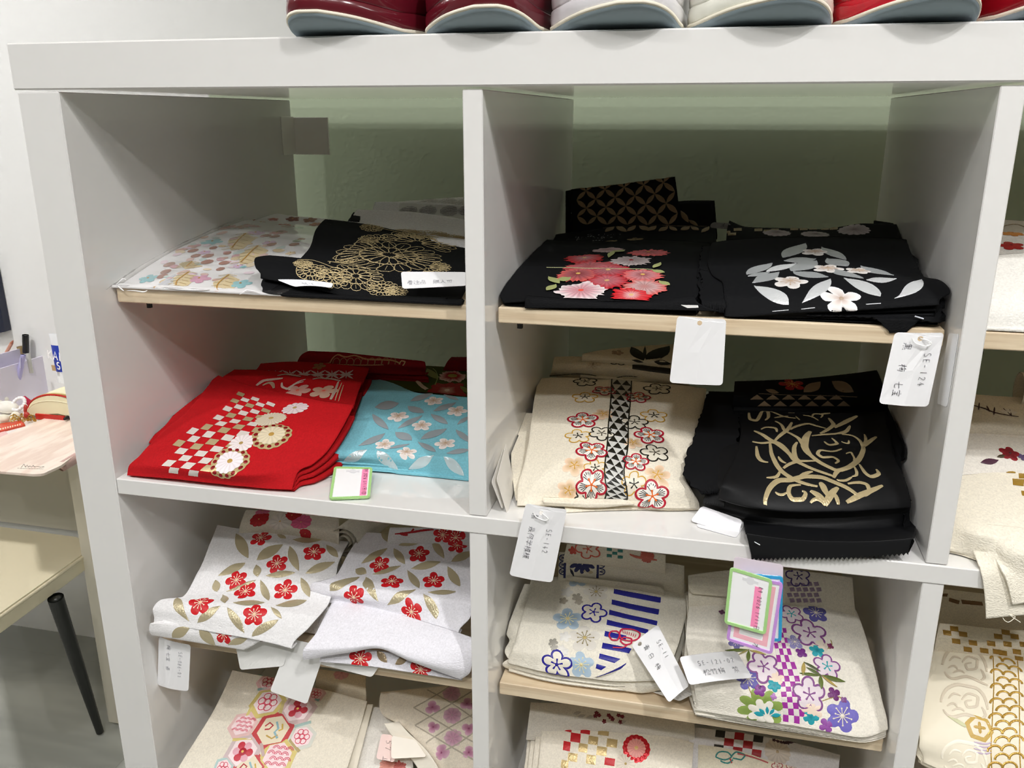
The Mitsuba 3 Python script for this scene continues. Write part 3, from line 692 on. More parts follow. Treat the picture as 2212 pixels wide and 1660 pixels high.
c = Cloth('folded_cloth', 'red folded cloth with pink cherry blossoms behind the checked red one', [
    row(A, S1, (1010, 238, .050), (1300, 250, .052), (1950, 330, .052), (2140, 350, .051)),
    row(A, S1, (960, 270, .048), (1250, 320, .050), (1900, 430, .050), (2100, 450, .049)),
    row(A, S1, (870, 330, .043), (1200, 410, .044), (1900, 560, .044), (2060, 580, .043))],
    '#b50f17', S1, xr=COL1, layers=3, seed=4, group=None, cell=.004)
for q, r, col in (((1570, 430), 30, '#d9a9a0'), ((1800, 435), 32, '#d8b6a2')): c.flower(A(*q), r, col, 5, '#e8705f', inner='#e09080', rot=.3)
for q, w, col in ([[(1205, 385), (1260, 345), (1350, 330), (1440, 320)], 12, '#c9b0a6'], [[(1260, 385), (1330, 360), (1360, 410)], 9, '#b79b86'], [[(1430, 360), (1440, 400), (1480, 415), (1530, 380), (1620, 350)], 7, '#d8c4bd'],
                  [[(1490, 430), (1560, 360), (1640, 330)], 6, '#d8c4bd'], [[(1900, 520), (1930, 430), (1960, 360)], 3, '#d0a98c'], [[(1930, 525), (1955, 440), (1975, 380)], 2.5, '#d0a98c'], [[(1860, 510), (1885, 460), (1930, 350)], 7, '#c8b4a8'],
                  [[(1700, 330), (1780, 318), (1860, 325), (1950, 345)], 9, '#bdb3b0'], [[(1390, 300), (1480, 285), (1600, 305)], 9, '#b9b0ac']):
    c.line([A(*p) for p in q], w, col, 'thread', 'stem', taper=True)

c = Cloth('folded_cloth', 'red folded cloth with a silver hemp-leaf band in the middle of the red stack', [
    row(A, S1, (1240, 185, .055), (1700, 175, .058), (2200, 225, .056)),
    row(A, S1, (1215, 225, .053), (1650, 222, .055), (2190, 262, .054)),
    row(A, S1, (1120, 290, .047), (1500, 330, .048), (2130, 390, .047))],
    '#9c0d15', S1, xr=COL1, layers=3, seed=5, cell=.004)
for i in range(6):                                # hemp-leaf stars
    x0 = 1310 + i * 125
    for a, b in (((0, 0), (62, 36)), ((125, 0), (62, 36)), ((62, 36), (0, 76)), ((62, 36), (125, 76)), ((62, 0), (62, 76)), ((0, 38), (125, 38))):
        c.leaf(A(x0 + a[0], 250 + a[1]), A(x0 + b[0], 250 + b[1]), .22, '#b8aeb0', 'thread', 'hemp_leaf')
c.flower(A(1760, 212), 15, '#8d6a45', 5, '#6d5030', bsdf='metal_thread')

c = Cloth('folded_cloth', 'dark red folded cloth with a beige lace outline, rearmost of the red stack', [
    row(A, S1, (1665, 75, .066), (2000, 95, .068), (2660, 165, .066), (2690, 172, .066)),
    row(A, S1, (1600, 110, .062), (2000, 145, .063), (2640, 215, .061), (2700, 220, .061)),
    row(A, S1, (1560, 200, .050), (2000, 240, .051), (2650, 270, .052), (2700, 265, .052))],
    '#7c0a12', S1, xr=COL1, layers=3, seed=6, curl=.002, cell=.004)
zig = [(1650, 185), (1850, 185), (1880, 140), (1930, 110), (1990, 130), (2080, 118), (2180, 150), (2300, 155), (2400, 160), (2480, 190)]
c.line([A(*p) for p in zig], 3, '#a8835c', 'thread', 'lace_line')
for k in range(9):
    x = 1880 + k * 62
    c.line([A(x, 190), A(x + 14, 150), A(x + 40, 140), A(x + 62, 165), A(x + 55, 195)], 2, '#8f6a4a', 'thread', 'lace_line')
c.line([A(1650, 188), A(1900, 196), A(2200, 200), A(2330, 196)], 2.5, '#a8835c', 'thread', 'lace_line')
c.line([A(2470, 195), A(2490, 165), A(2520, 175), A(2500, 205)], 3, '#b99a74', 'thread', 'lace_line')

Bz = Zm(640, 740, 4.742)
c = Cloth('folded_cloth', 'dark red folded cloth at the right of the green camellia cloth', [
    row(Bz, S1, (1590, 150, .058), (1790, 150, .058)), row(Bz, S1, (1540, 210, .055), (1790, 215, .055)), row(Bz, S1, (1500, 290, .046), (1790, 300, .046))],
    '#6d0a12', S1, xr=COL1, layers=2, seed=7, cell=.004)
c = Cloth('folded_cloth', 'dark green folded cloth with a red camellia and a white arc', [
    row(Bz, S1, (890, 232, .047), (1250, 240, .048), (1780, 262, .045)),
    row(Bz, S1, (810, 290, .044), (1200, 330, .045), (1780, 370, .043)),
    row(Bz, S1, (740, 420, .036), (1200, 500, .038), (1780, 560, .037))],
    '#3e4a18', S1, xr=COL1, layers=2, seed=8, cell=.003)
c.line([Bz(1240, 250), Bz(1225, 320), Bz(1250, 410), Bz(1340, 485)], 9, '#c2b8a6', 'thread', 'arc')
c.line([Bz(1400, 270), Bz(1440, 320), Bz(1445, 380), Bz(1420, 440)], 2, '#8a9a55', 'thread', 'arc')
c.leaf(Bz(1340, 272), Bz(1440, 378), .5, '#7d8440', 'thread')
c.flower(Bz(1600, 350), 34, '#a3121a', 6, '#8d8438', tip='#e3c8c4', kind='ragged', dot=.3, seed=3)
c.flower(Bz(1545, 500), 48, '#9c1016', 5, '#d8c6b8', inner='#cfae9c', kind='ragged', dot=.12, seed=4)
c.leaf(Bz(1680, 450), Bz(1760, 520), .5, '#6e7a38', 'thread')

BLUE = '#7abccb'
c = Cloth('folded_cloth', 'light blue crepe cloth with silver-grey leaves and white plum blossoms', [
    row(Bz, S1, (730, 358, .039), (1000, 420, .042), (1300, 520, .042), (1760, 560, .041)),
    row(Bz, S1, (640, 560, .034), (1000, 620, .037), (1400, 680, .037), (1770, 720, .036)),
    row(Bz, S1, (500, 850, .026), (900, 880, .029), (1350, 900, .029), (1780, 930, .028)),
    row(Bz, S1, (390, 1070, .021), (800, 1090, .022), (1300, 1120, .022), (1780, 1140, .022)),
    row(Bz, S1, (285, 1125, .019), (720, 1105, .0215), (1200, 1155, .021), (1780, 1180, .020)),
    row(Bz, S1, (262, 1180, .014), (700, 1180, .016), (1200, 1230, .014), (1790, 1280, .012)),
    row(Bz, S1, (275, 1230, .006), (700, 1262, .006), (1300, 1330, .004), (1790, 1390, .003))],
    BLUE, S1, xr=COL1, layers=1, seed=9, cell=.0025, wrinkle=.0011, curl=.004, spread=.001)
LG = '#8f9aa0'
c.slim = .85
for a, b, w in (((1170, 605), (1400, 528), .28), ((1510, 535), (1665, 595), .25), ((805, 668), (1050, 628), .42), ((1142, 655), (1308, 725), .45), ((1405, 708), (1635, 622), .26), ((780, 735), (945, 895), .38), ((1040, 885), (1290, 755), .22), ((1380, 738), (1552, 840), .38),
                ((1650, 845), (1800, 760), .28), ((640, 1062), (908, 938), .26), ((1015, 922), (1185, 1005), .55), ((1275, 995), (1540, 890), .3), ((1635, 897), (1800, 1030), .35), ((930, 1090), (1160, 1045), .14), ((1248, 1025), (1428, 1125), .32), ((1540, 1140), (1790, 1095), .24)):
    c.leaf(Bz(*a), Bz(*b), w, LG, 'thread')
for a, b, w in (((480, 1235), (725, 1105), .42), ((830, 1110), (1045, 1310), .42), ((1150, 1300), (1412, 1162), .42), ((1510, 1172), (1720, 1370), .42)):
    c.leaf(Bz(*a), Bz(*b), w, '#c9dbe0', 'metal_thread')
for q, r in (((1410, 602), 25), ((1645, 705), 27), ((1045, 762), 28), ((1285, 855), 26), ((905, 1052), 26), ((1130, 1130), 27), ((1530, 1040), 28)):
    c.flower(Bz(*q), r * .86, '#d9cfc9', 5, '#b49a82', inner='#a98f7c', tip='#eee8e6', stamen='#c4ae96', kind='rose')

# ------------------------------------------------------------------ middle column, white shelf: cream cloth with the triangle band, black cloth with gold scrolls
G = Zm(1060, 740, 4.424)
CREAM = '#e5decd'
c = Cloth('folded_cloth', 'cream folded cloth with large black bamboo leaves at the back of the middle cell', [
    row(G, S1, (880, 110, .085), (1200, 55, .088), (1900, 20, .085)), row(G, S1, (870, 160, .08), (1200, 170, .082), (1900, 190, .08)), row(G, S1, (860, 240, .055), (1200, 260, .055), (1900, 300, .055))],
    '#d8d0ba', S1, xr=COL2, layers=3, seed=21, cell=.004)
for a, b, w in (((1345, 45), (1460, 175), .55), ((1480, 165), (1710, 40), .42), ((1470, 160), (1475, 40), .14), ((1560, 185), (1720, 205), .3), ((1350, 170), (1460, 190), .2), ((1620, 160), (1715, 60), .12)): c.leaf(G(*a), G(*b), w, '#14140f', 'thread')
c.flower(G(1210, 100), 14, '#a08a72', 5)
c = Cloth('folded_cloth', 'cream folded cloth with a black bar, just behind the triangle-band cloth', [
    row(G, S1, (610, 140, .075), (1130, 150, .080), (1720, 215, .078), (1900, 240, .076)), row(G, S1, (590, 220, .070), (1130, 240, .074), (1720, 300, .072), (1900, 320, .071)), row(G, S1, (560, 330, .048), (1130, 360, .050), (1720, 420, .048), (1900, 430, .047))],
    '#ddd5c0', S1, xr=COL2, layers=3, seed=22, cell=.004)
c.patch([G(1355, 208), G(1720, 250), G(1715, 305), G(1352, 255)], '#16160f', name='bar')
c.flower(G(1225, 175), 21, '#d8d0bd', 5, None, outline='#16160f', rot=.3)
c.flower(G(980, 215), 18, '#cfc4ae', 5, '#8a7a60', stamen='#9a8a70')
c.line([G(540, 318), G(900, 300), G(1130, 335), G(1300, 320), G(1400, 328)], 2, '#2a2a20', name='stitched_line')

c = Cloth('folded_cloth', 'cream crepe cloth with a black and white triangle band between outlined blossoms', [
    row(G, S1, (462, 336, .056), (900, 348, .060), (1300, 360, .060), (1700, 400, .060), (2062, 440, .057)),
    row(G, S1, (412, 570, .051), (880, 580, .055), (1300, 590, .055), (1700, 620, .054), (2020, 660, .050)),
    row(G, S1, (388, 760, .046), (860, 770, .049), (1250, 780, .049), (1620, 800, .048), (1955, 850, .044)),
    row(G, S1, (355, 1000, .037), (850, 1000, .041), (1250, 1010, .041), (1600, 1030, .040), (1905, 1090, .034)),
    row(G, S1, (310, 1200, .027), (800, 1220, .031), (1220, 1240, .031), (1600, 1260, .030), (1850, 1270, .027)),
    row(G, S1, (265, 1350, .018), (800, 1360, .022), (1200, 1370, .022), (1600, 1400, .021), (1930, 1430, .018)),
    row(G, S1, (252, 1540, .004), (700, 1532, .006), (1180, 1525, .007), (1560, 1555, .007), (1975, 1570, .005))],
    CREAM, S1, xr=COL2, layers=3, seed=23, curl=.0015, cell=.0026, wrinkle=.0011, spread=.002)
ge = c
for i, (dx, dh) in enumerate(((-.001, -.003), (.004, -.008))):       # folds that stick out on the left
    L_ = spline_grid([row(G, S1, (246, 668, .044 + dh), (800, 700, .044 + dh)), row(G, S1, (214, 900, .034 + dh), (800, 900, .036 + dh)), row(G, S1, (213, 1250, .020 + dh / 2), (800, 1250, .024 + dh / 2)), row(G, S1, (250, 1510, .0035), (700, 1515, .004))], 30, 50)
    L_[..., 0] += dx; L_[..., 0] = np.maximum(L_[..., 0], COL2[0] + .0015)
    part(c.key, 'folded_layer', thick(L_, .0012), 'crepe', CREAM, smooth=True)
L_ = spline_grid([row(G, S1, (500, 1480, .010), (1300, 1500, .010)), row(G, S1, (505, 1530, .009), (900, 1545, .009), (1370, 1548, .009)), row(G, S1, (520, 1560, .004), (900, 1580, .005), (1370, 1552, .006))], 36, 14)
part(c.key, 'folded_layer', thick(L_, .0012), 'crepe', CREAM, smooth=True)
L_ = spline_grid([row(G, S1, (700, 1540, .004), (1880, 1560, .004)), row(G, S1, (720, 1620, .0015), (1100, 1600, .002), (1895, 1592, .002))], 36, 10)
part(c.key, 'folded_layer', thick(L_, .0012), 'crepe', CREAM, smooth=True)
bl = [G(1157, 358), G(1140, 640), G(1112, 1000), G(1092, 1300), G(1076, 1522)]; br = [G(1345, 376), G(1322, 690), G(1306, 1040), G(1297, 1380), G(1284, 1535)]
bd = c.band(bl, br)
for k in range(8):
    c.quad_uv([bd(0, k / 8), bd(1, k / 8), bd(1, (k + 1) / 8), bd(0, (k + 1) / 8)], '#c8c9c4', name='band_ground', n=8, dome=0.0001)
NT = 24
for k in range(NT):
    t0, t1 = k / NT, (k + .92) / NT
    for ctr in ((.27, .75) if k % 2 == 0 else (.5,)):
        c.poly_uv([bd(ctr - .22, t1), bd(ctr + .22, t1), bd(ctr, t0)], '#17170f', name='triangle', lift=.0004)
    if k % 2:
        c.poly_uv([bd(.02, t0), bd(.02, t1), bd(.2, t1)], '#17170f', name='triangle', lift=.0004); c.poly_uv([bd(.98, t0), bd(.98, t1), bd(.8, t1)], '#17170f', name='triangle', lift=.0004)
for e in (bl, br): c.line(e, 2.6, '#17170f', name='stitched_line', lift=.0004)
RD = dict(petal='#e6e2da', outline='#a8102a', veins='#1c1a1a', spikes='#d8641e', centre='#d8641e', ow=.13, dot=.08)
for x, y, r, ro in ((880, 750, 33, .5), (1085, 470, 26, .9), (1405, 530, 27, .2), (965, 1040, 34, .9), (1520, 895, 33, .6), (1385, 1150, 28, .2), (962, 1360, 33, .9), (1545, 1465, 36, .5)): c.flower(G(x, y), r, rot=ro, lift=.0003, **RD)
YL = dict(petal='#e2dac8', outline='#c79a35', spikes='#1a1a14', centre=None, ow=.09)
for x, y, r, ro in ((900, 530, 28, .4), (1560, 705, 29, .4), (835, 900, 28, .6), (1000, 1205, 25, .5), (1370, 1355, 27, .4)): c.flower(G(x, y), r, rot=ro, **YL)
BK = dict(petal='#d9d4c4', outline='#1b1a16', spikes='#4a463c', centre=None, ow=.11)
for x, y, r, ro in ((905, 380, 26, .6), (1595, 450, 30, .7), (1375, 770, 30, .3), (1060, 875, 28, .9), (1570, 1060, 31, .6), (905, 1495, 27, .9)): c.flower(G(x, y), r, rot=ro, **BK)
for x, y, r in ((1075, 690, 24), (1360, 965, 22), (800, 1180, 28), (1590, 1270, 30), (745, 1410, 27)): c.flower(G(x, y), r, '#cdb08a', 5, None, tip='#efd2b8', spikes='#c79a45', inner='#e3c4a4')

# ---- black cloth with gold scrolls
K = Zm(1460, 790, 3.861)
BLACK = '#07080b'
c = Cloth('folded_cloth', 'black folded cloth with beige triangles and a red plum blossom behind the gold-scroll cloth', [
    row(K, S1, (490, 135, .080), (900, 120, .083), (1300, 85, .084), (1675, 35, .085)), row(K, S1, (480, 260, .074), (900, 250, .076), (1300, 230, .077), (1730, 200, .077)), row(K, S1, (465, 420, .048), (900, 430, .050), (1300, 430, .050), (1795, 420, .048))],
    BLACK, S1, xr=COL2, layers=4, seed=24, cell=.004)
for i in range(6):
    for y0, y1, off in ((243, 283, 0), (293, 338, 62)):
        x = 735 + i * 132 + off - 62
        if x > 1440: continue
        c.poly([K(x - 55, y1), K(x + 60, y1), K(x + 3, y0)], '#8a7660', name='triangle')
c.line([K(690, 236), K(1510, 262)], 1.5, '#6a5a48'); c.leaf(K(1065, 225), K(1205, 140), .5, '#7d6a55', 'thread'); c.leaf(K(1300, 135), K(1480, 222), .45, '#7d6a55', 'thread')
c.leaf(K(750, 205), K(860, 230), .3, '#7d6a55', 'thread')
c.flower(K(968, 162), 28, '#8c0d14', 5, '#b08040', stamen='#b08040', rot=1.57)

c = Cloth('folded_cloth', 'black satin cloth with shiny gold scrollwork, its zig-zag end hanging over the shelf edge', [
    row(K, S1, (470, 385, .056), (850, 395, .060), (1300, 400, .060), (1790, 385, .056)),
    row(K, S1, (540, 560, .051), (900, 560, .056), (1300, 560, .056), (1800, 600, .051)),
    row(K, S1, (495, 740, .046), (900, 740, .050), (1350, 740, .050), (1830, 780, .044)),
    row(K, S1, (415, 910, .040), (900, 910, .044), (1400, 910, .044), (1905, 930, .038)),
    row(K, S1, (372, 1020, .034), (850, 1060, .037), (1400, 1060, .037), (1945, 1060, .033)),
    row(K, S1, (360, 1075, .028), (800, 1168, .030), (1300, 1180, .030), (1960, 1135, .028))],
    BLACK, S1, xr=COL2, layers=0, seed=25, curl=.003, cell=.0026, bsdf='satin', wrinkle=.0012)
kg = c
GS = '#c4b38a'
for q, w in (([(745, 1165), (757, 1080), (800, 1005), (870, 962), (960, 958), (1080, 930), (1200, 935), (1300, 970), (1400, 1012), (1480, 1060), (1540, 1112)], 52), ([(785, 650), (795, 730), (830, 815), (880, 885), (950, 935), (1060, 985), (1180, 1012)], 42),
             ([(640, 640), (720, 652), (800, 645), (880, 685), (950, 745), (985, 792), (1060, 832), (1150, 872), (1260, 910), (1320, 930)], 42), ([(655, 550), (720, 580), (800, 632), (870, 660), (940, 720)], 38), ([(820, 640), (880, 580), (930, 540), (965, 480)], 36),
             ([(830, 470), (880, 500), (905, 545), (960, 575), (1030, 620), (1070, 680), (1110, 740), (1180, 800), (1270, 850), (1350, 880), (1420, 862), (1500, 812), (1550, 740), (1560, 685), (1535, 635), (1475, 592), (1380, 578)], 42),
             ([(950, 540), (1020, 507), (1100, 490), (1170, 508), (1250, 530)], 30), ([(1200, 572), (1265, 540), (1312, 490), (1275, 445)], 36), ([(1320, 525), (1420, 472), (1510, 425)], 44), ([(1335, 572), (1405, 560), (1450, 508)], 34), ([(1010, 645), (985, 700), (995, 765), (1040, 800)], 38),
             ([(895, 865), (960, 822), (1050, 802), (1170, 800)], 36), ([(1120, 555), (1080, 620), (1080, 700), (1135, 765)], 62), ([(1130, 592), (1220, 582), (1310, 576), (1400, 565)], 26), ([(1238, 640), (1290, 668), (1345, 655), (1300, 612)], 28), ([(1380, 700), (1300, 722), (1210, 712), (1185, 745), (1230, 772), (1300, 768), (1352, 795), (1325, 822)], 32),
             ([(1380, 640), (1430, 655), (1440, 630)], 20), ([(1570, 680), (1610, 642), (1670, 600)], 36), ([(1555, 665), (1582, 622), (1570, 580)], 26), ([(1530, 830), (1570, 892), (1630, 932), (1690, 905), (1670, 872)], 40), ([(1480, 840), (1502, 880), (1500, 922), (1465, 930)], 26), ([(1415, 742), (1462, 730), (1485, 775), (1475, 800)], 20),
             ([(672, 680), (680, 750), (715, 800), (770, 812)], 34), ([(710, 540), (760, 520), (830, 528), (842, 562)], 26), ([(755, 940), (830, 935), (865, 888)], 32), ([(855, 765), (880, 800), (920, 820)], 26), ([(1000, 965), (1080, 905), (1140, 890)], 36), ([(1315, 945), (1345, 890), (1405, 862)], 38), ([(1340, 955), (1400, 965), (1465, 935)], 28),
             ([(1040, 1000), (960, 1008), (940, 1070), (980, 1122), (1050, 1120), (1080, 1070), (1050, 1052)], 38), ([(1120, 1050), (1200, 1100), (1248, 1172)], 60), ([(1350, 1022), (1290, 1082), (1242, 1172)], 60), ([(1200, 980), (1230, 1022), (1262, 1090)], 56), ([(1310, 1060), (1340, 1112), (1352, 1165)], 36),
             ([(1430, 992), (1520, 980), (1595, 1002), (1612, 1050), (1570, 1092)], 38), ([(1420, 1145), (1520, 1092), (1620, 1050), (1720, 1005)], 50), ([(830, 1060), (875, 1082), (925, 1062)], 26), ([(1120, 1150), (1170, 1118), (1225, 1150)], 34),
             ([(610, 400), (622, 452), (672, 465), (702, 420), (725, 370)], 34), ([(720, 362), (762, 382), (772, 432), (742, 462)], 28), ([(750, 362), (830, 402), (900, 430), (1000, 445)], 24), ([(820, 442), (880, 432), (935, 428)], 22), ([(930, 370), (985, 388)], 18), ([(1000, 430), (1035, 462)], 16), ([(1060, 420), (1130, 432), (1190, 465)], 20), ([(1135, 440), (1160, 408), (1220, 415), (1205, 442)], 20), ([(1195, 412), (1285, 402)], 26)):
    c.line([K(*p) for p in q], 1.02 * w / 3.861, GS, 'metal_thread', 'gold_scroll', taper=True, lift=.0002)
# the long end below: over the shelf and down its front edge, pinked
dr_ = [row(K, S1, (380, 1050, .026), (900, 1130, .027), (1400, 1150, .027), (1950, 1110, .026)), row(K, S1, (235, 1165, .010), (800, 1230, .017), (1400, 1250, .017), (2020, 1190, .014)),
       row(K, S1, (560, 1285, .0035), (900, 1340, .009), (1400, 1370, .009), (2010, 1300, .006)), [P(*K(585, 1400), y=-.003), P(*K(950, 1450), y=-.0045), P(*K(1400, 1470), y=-.0045), P(*K(1975, 1440), y=-.002)],
       [P(*K(635, 1610), y=-.004), P(*K(1000, 1600), y=-.005), P(*K(1370, 1600), y=-.005), P(*K(1940, 1560), y=-.003)]]
D_ = spline_grid(dr_, 70, 50); D_[-1, ::2, 2] -= .0022
D_[..., 0] = np.clip(D_[..., 0], COL2[0], COL2[1] - .001); D_[..., 2] = np.maximum(D_[..., 2], np.where(D_[..., 1] > -.0008, S1 + Z0 + .002, -9))
part(c.key, 'hanging_end', thick(D_, .001), 'satin', BLACK, smooth=True)
def ragged_sheet(parent, rows, nu=40, nv=40, seed=1, amp=.0015, col=BLACK, name='folded_layer', xr=COL2, bsdf='black_crepe', lo=None):
    S_ = spline_grid(rows, nu, nv); r_ = np.random.RandomState(seed)
    S_[:, 0, 0] += r_.uniform(-amp, amp, nv + 1); S_[:, -1, 0] += r_.uniform(-amp, amp, nv + 1); S_[-1, :, 1] += r_.uniform(-amp, amp, nu + 1)
    if xr: S_[..., 0] = np.clip(S_[..., 0], xr[0] + .0025, xr[1] - .0025)
    if lo is not None: S_[..., 2] = np.maximum(S_[..., 2], lo + Z0 + .002)
    if bsdf == 'black_crepe' and rgb(col).max() > .02: bsdf = 'crepe'
    return part(parent, name, thick(S_, .0011), bsdf, col, smooth=True)
ragged_sheet(c.key, [row(K, S1, (275, 215, .062), (520, 220, .064)), row(K, S1, (165, 550, .050), (530, 540, .052)), row(K, S1, (60, 890, .034), (400, 900, .036)), row(K, S1, (215, 1075, .024), (370, 1060, .027))], lo=S1)
ragged_sheet(c.key, [row(K, S1, (345, 620, .046), (560, 640, .048)), row(K, S1, (280, 960, .030), (450, 960, .036)), row(K, S1, (218, 1150, .016), (400, 1180, .018))], seed=2, amp=.0004, bsdf='satin', lo=S1)
ragged_sheet(c.key, [row(K, S1, (1760, 300, .060), (1850, 560, .056)), row(K, S1, (1800, 640, .048), (1960, 780, .044)), row(K, S1, (1840, 860, .034), (2015, 830, .034)), row(K, S1, (1900, 1080, .022), (1995, 1060, .024)), row(K, S1, (1900, 1250, .012), (2035, 1200, .012)), row(K, S1, (1850, 1500, .003), (1950, 1545, .003))], seed=3, amp=.002, lo=S1)
part(c.key, 'staple', tube_mesh([P(*K(655, 1472), y=-.0056), P(*K(702, 1498), y=-.0060)], .0004, 6), 'plastic', '#d8dadc', smooth=True)

# ------------------------------------------------------------------ middle column, top: black cloths
F = Zm(1050, 370, 4.022); V = Zm(1500, 430, 3.687)
def wrow(zm, *pts): return [P(*zm(x, y), y=yy) for x, y, yy in pts]
def drow(zm, depth, *pts): return [P(*zm(*p), y=depth) for p in pts]
SH = '#8f7653'
c = Cloth('folded_cloth', 'black cloth with interlocking beige circles standing upright against the back wall', [
    wrow(F, (738, 160, .335), (1200, 108, .335), (1640, 48, .335)), wrow(F, (726, 350, .322), (1200, 310, .322), (1668, 260, .322)), wrow(F, (720, 545, .306), (1200, 540, .306), (1690, 520, .306))],
    BLACK, W1, xr=COL2, layers=0, seed=31, t=.004, cell=.004)
part(c.key, 'folded_layer', thick(np.array([wrow(F, (690, 172, .345), (800, 150, .345)), wrow(F, (690, 545, .318), (800, 545, .318))]), .003), 'black_crepe', BLACK)
n0, n1, n2, n3 = [c.find(*F(*q)) for q in ((868, 172), (1540, 100), (1580, 420), (878, 430))]
def nuv(i, j): s, t = i / 4.0, j / 1.75; return (n0 * (1 - s) + n1 * s) * (1 - t) + (n3 * (1 - s) + n2 * s) * t
def leaf_uv(c, ua, ub, w, col, bsdf, name='leaf'):
    um = (ua + ub) / 2; d = np.linalg.inv(c.frame(um)) @ (ub - ua); L = np.linalg.norm(d)
    c.emb(name, um, [leaf_piece(L, L * w, math.atan2(d[1], d[0]), kol(col))], bsdf)
for j in range(-1, 5):
    for i in range(-1, 5):
        a = np.array([i + (j % 2) * .5, j * .5])
        for dx in (-.5, .5):
            b = a + [dx, .5]
            m = (a + b) / 2
            if -.35 < m[0] < 4.4 and -.3 < m[1] < 2.1: leaf_uv(c, nuv(*a), nuv(*b), .33, SH, 'thread')
c = Cloth('folded_cloth', 'plain black folded cloth leaning behind the beige-circle cloth', [
    wrow(F, (1600, 270, .345), (1800, 255, .345), (1985, 255, .345)), wrow(F, (1650, 560, .31), (1850, 560, .31), (2010, 560, .31))], BLACK, W1, xr=COL2, layers=0, t=.006, seed=32, cell=.005)
leaf_uv(c, c.find(*F(1690, 345)), c.find(*F(1760, 450)), .3, SH, 'thread'); leaf_uv(c, c.find(*F(1760, 425)), c.find(*F(1840, 475)), .35, SH, 'thread')

c = Cloth('folded_cloth', 'black folded cloth with a row of beige leaves, tiny dots and small gold blossoms', [
    drow(F, 0.29, (450, 545), (900, 500), (1500, 470), (1990, 490)), drow(F, 0.27, (440, 600), (900, 570), (1500, 550), (2000, 560)), drow(F, 0.2, (440, 700), (900, 690), (1500, 690), (1960, 690))],
    BLACK, W1, xr=COL2, layers=4, seed=33, cell=.004)
for a, b in (((1035, 530), (1115, 475)), ((1130, 470), (1220, 530)), ((1225, 525), (1300, 475)), ((1330, 478), (1420, 515)), ((1400, 520), (1480, 478)), ((1500, 525), (1580, 482)), ((1590, 482), (1660, 520)), ((1690, 515), (1770, 485)), ((1780, 485), (1850, 515)), ((1870, 535), (1940, 485))): c.leaf(F(*a), F(*b), .42, '#97815f', 'thread')
c.line([F(1020, 455), F(1300, 470), F(1600, 478), F(1940, 482)], 1.2, '#7d6c50')
rr = random.Random(7)
for k in range(46):
    x, y = rr.uniform(770, 1180), rr.uniform(545, 612)
    uv = c.find(*F(x, y)); R = c.mm(uv, rr.choice((.7, .9, 1.3, 2.2))); c.emb('dot', uv, [fan(lambda t: R, 1, 8, .0003, .0003, kol('#a9a9ad'))])
for x, y, r in ((1300, 600, 20), (1085, 615, 15), (965, 650, 14)): c.flower(F(x, y), r, '#84693f', 6, '#5a4526', kind='rose', bsdf='metal_thread')

c = Cloth('folded_cloth', 'black folded cloth with a dense bunch of red, coral and pink peonies', [
    drow(F, 0.24, (425, 590), (900, 610), (1500, 600), (1960, 620)),
    drow(F, 0.17, (250, 705), (850, 710), (1450, 710), (1900, 730)),
    drow(F, 0.105, (135, 850), (800, 850), (1400, 850), (1880, 870)),
    drow(F, 0.072, (92, 950), (800, 955), (1400, 960), (1860, 975)),
    drow(F, 0.048, (105, 1050), (800, 1050), (1400, 1060), (1840, 1070)),
    drow(F, 0.034, (150, 1145), (700, 1115), (1400, 1140), (1810, 1110))],
    '#08090c', W1, xr=COL2, layers=4, seed=34, cell=.0027, wrinkle=.0012, spread=.002)
PE = dict(kind='ragged', k=9)
for x, y, r, a, b, i, ce, sd in ((1410, 712, 50, '#c4626a', '#d8585a', '#9a4448', '#c08a50', 1), (1050, 690, 34, '#a88a8c', '#b8a0a0', '#8d6c6e', None, 2), (855, 765, 48, '#b05058', '#b30c1a', '#a8888a', '#c8a070', 3), (1260, 785, 50, '#b0a0a2', '#c9bcbc', '#a89090', '#8f3034', 4),
                                 (900, 840, 60, '#b06068', '#c0474c', '#8f4448', None, 5), (1060, 872, 56, '#b05a64', '#b01a2a', '#a06a70', '#c8a070', 6), (800, 905, 54, '#a8585e', '#d8605a', '#7d3034', '#d0a860', 7), (1360, 915, 50, '#c8848a', '#e0605e', '#8a3a3c', '#d0a860', 8),
                                 (1050, 968, 55, '#c0626c', '#b8101e', '#a86a70', '#c8a070', 9), (1375, 1020, 55, '#cfa8a8', '#d8605a', '#b87a78', None, 10), (825, 1055, 60, '#d9a8b0', '#efe4e4', '#c98088', '#e2564a', 11), (1262, 1095, 50, '#d84a50', '#d00e1c', '#e8c8c8', '#d8b080', 12)):
    c.flower(F(x, y), r, a, 9, ce, tip=b, inner=i, kind='ragged', seed=sd, lift=.0001 * sd, dot=.1)
for a, b, w in (((640, 990), (543, 932), .45), ((620, 962), (738, 940), .42), ((525, 1050), (610, 1000), .5), ((1065, 765), (1110, 705), .6), ((1110, 715), (1198, 700), .4), ((1450, 855), (1518, 808), .45), ((1440, 872), (1552, 895), .25), ((1500, 968), (1597, 1005), .35)): c.leaf(F(*a), F(*b), w, '#9aa06a', 'thread', lift=.0012)
c.line([F(525, 850), F(700, 852), F(1100, 862), F(1440, 868)], 2.6, '#a8ac80', name='stem', lift=.001)
bar_ = [drow(F, 0.036, (345, 1080), (1060, 1125), (1810, 1080)), drow(F, 0.032, (338, 1110), (1060, 1150), (1830, 1130)), drow(F, 0.0305, (336, 1192), (1060, 1195), (2060, 1222))]
part(c.key, 'folded_layer', thick(spline_grid(bar_, 50, 14), .0012), 'black_crepe', '#08090c', smooth=True)
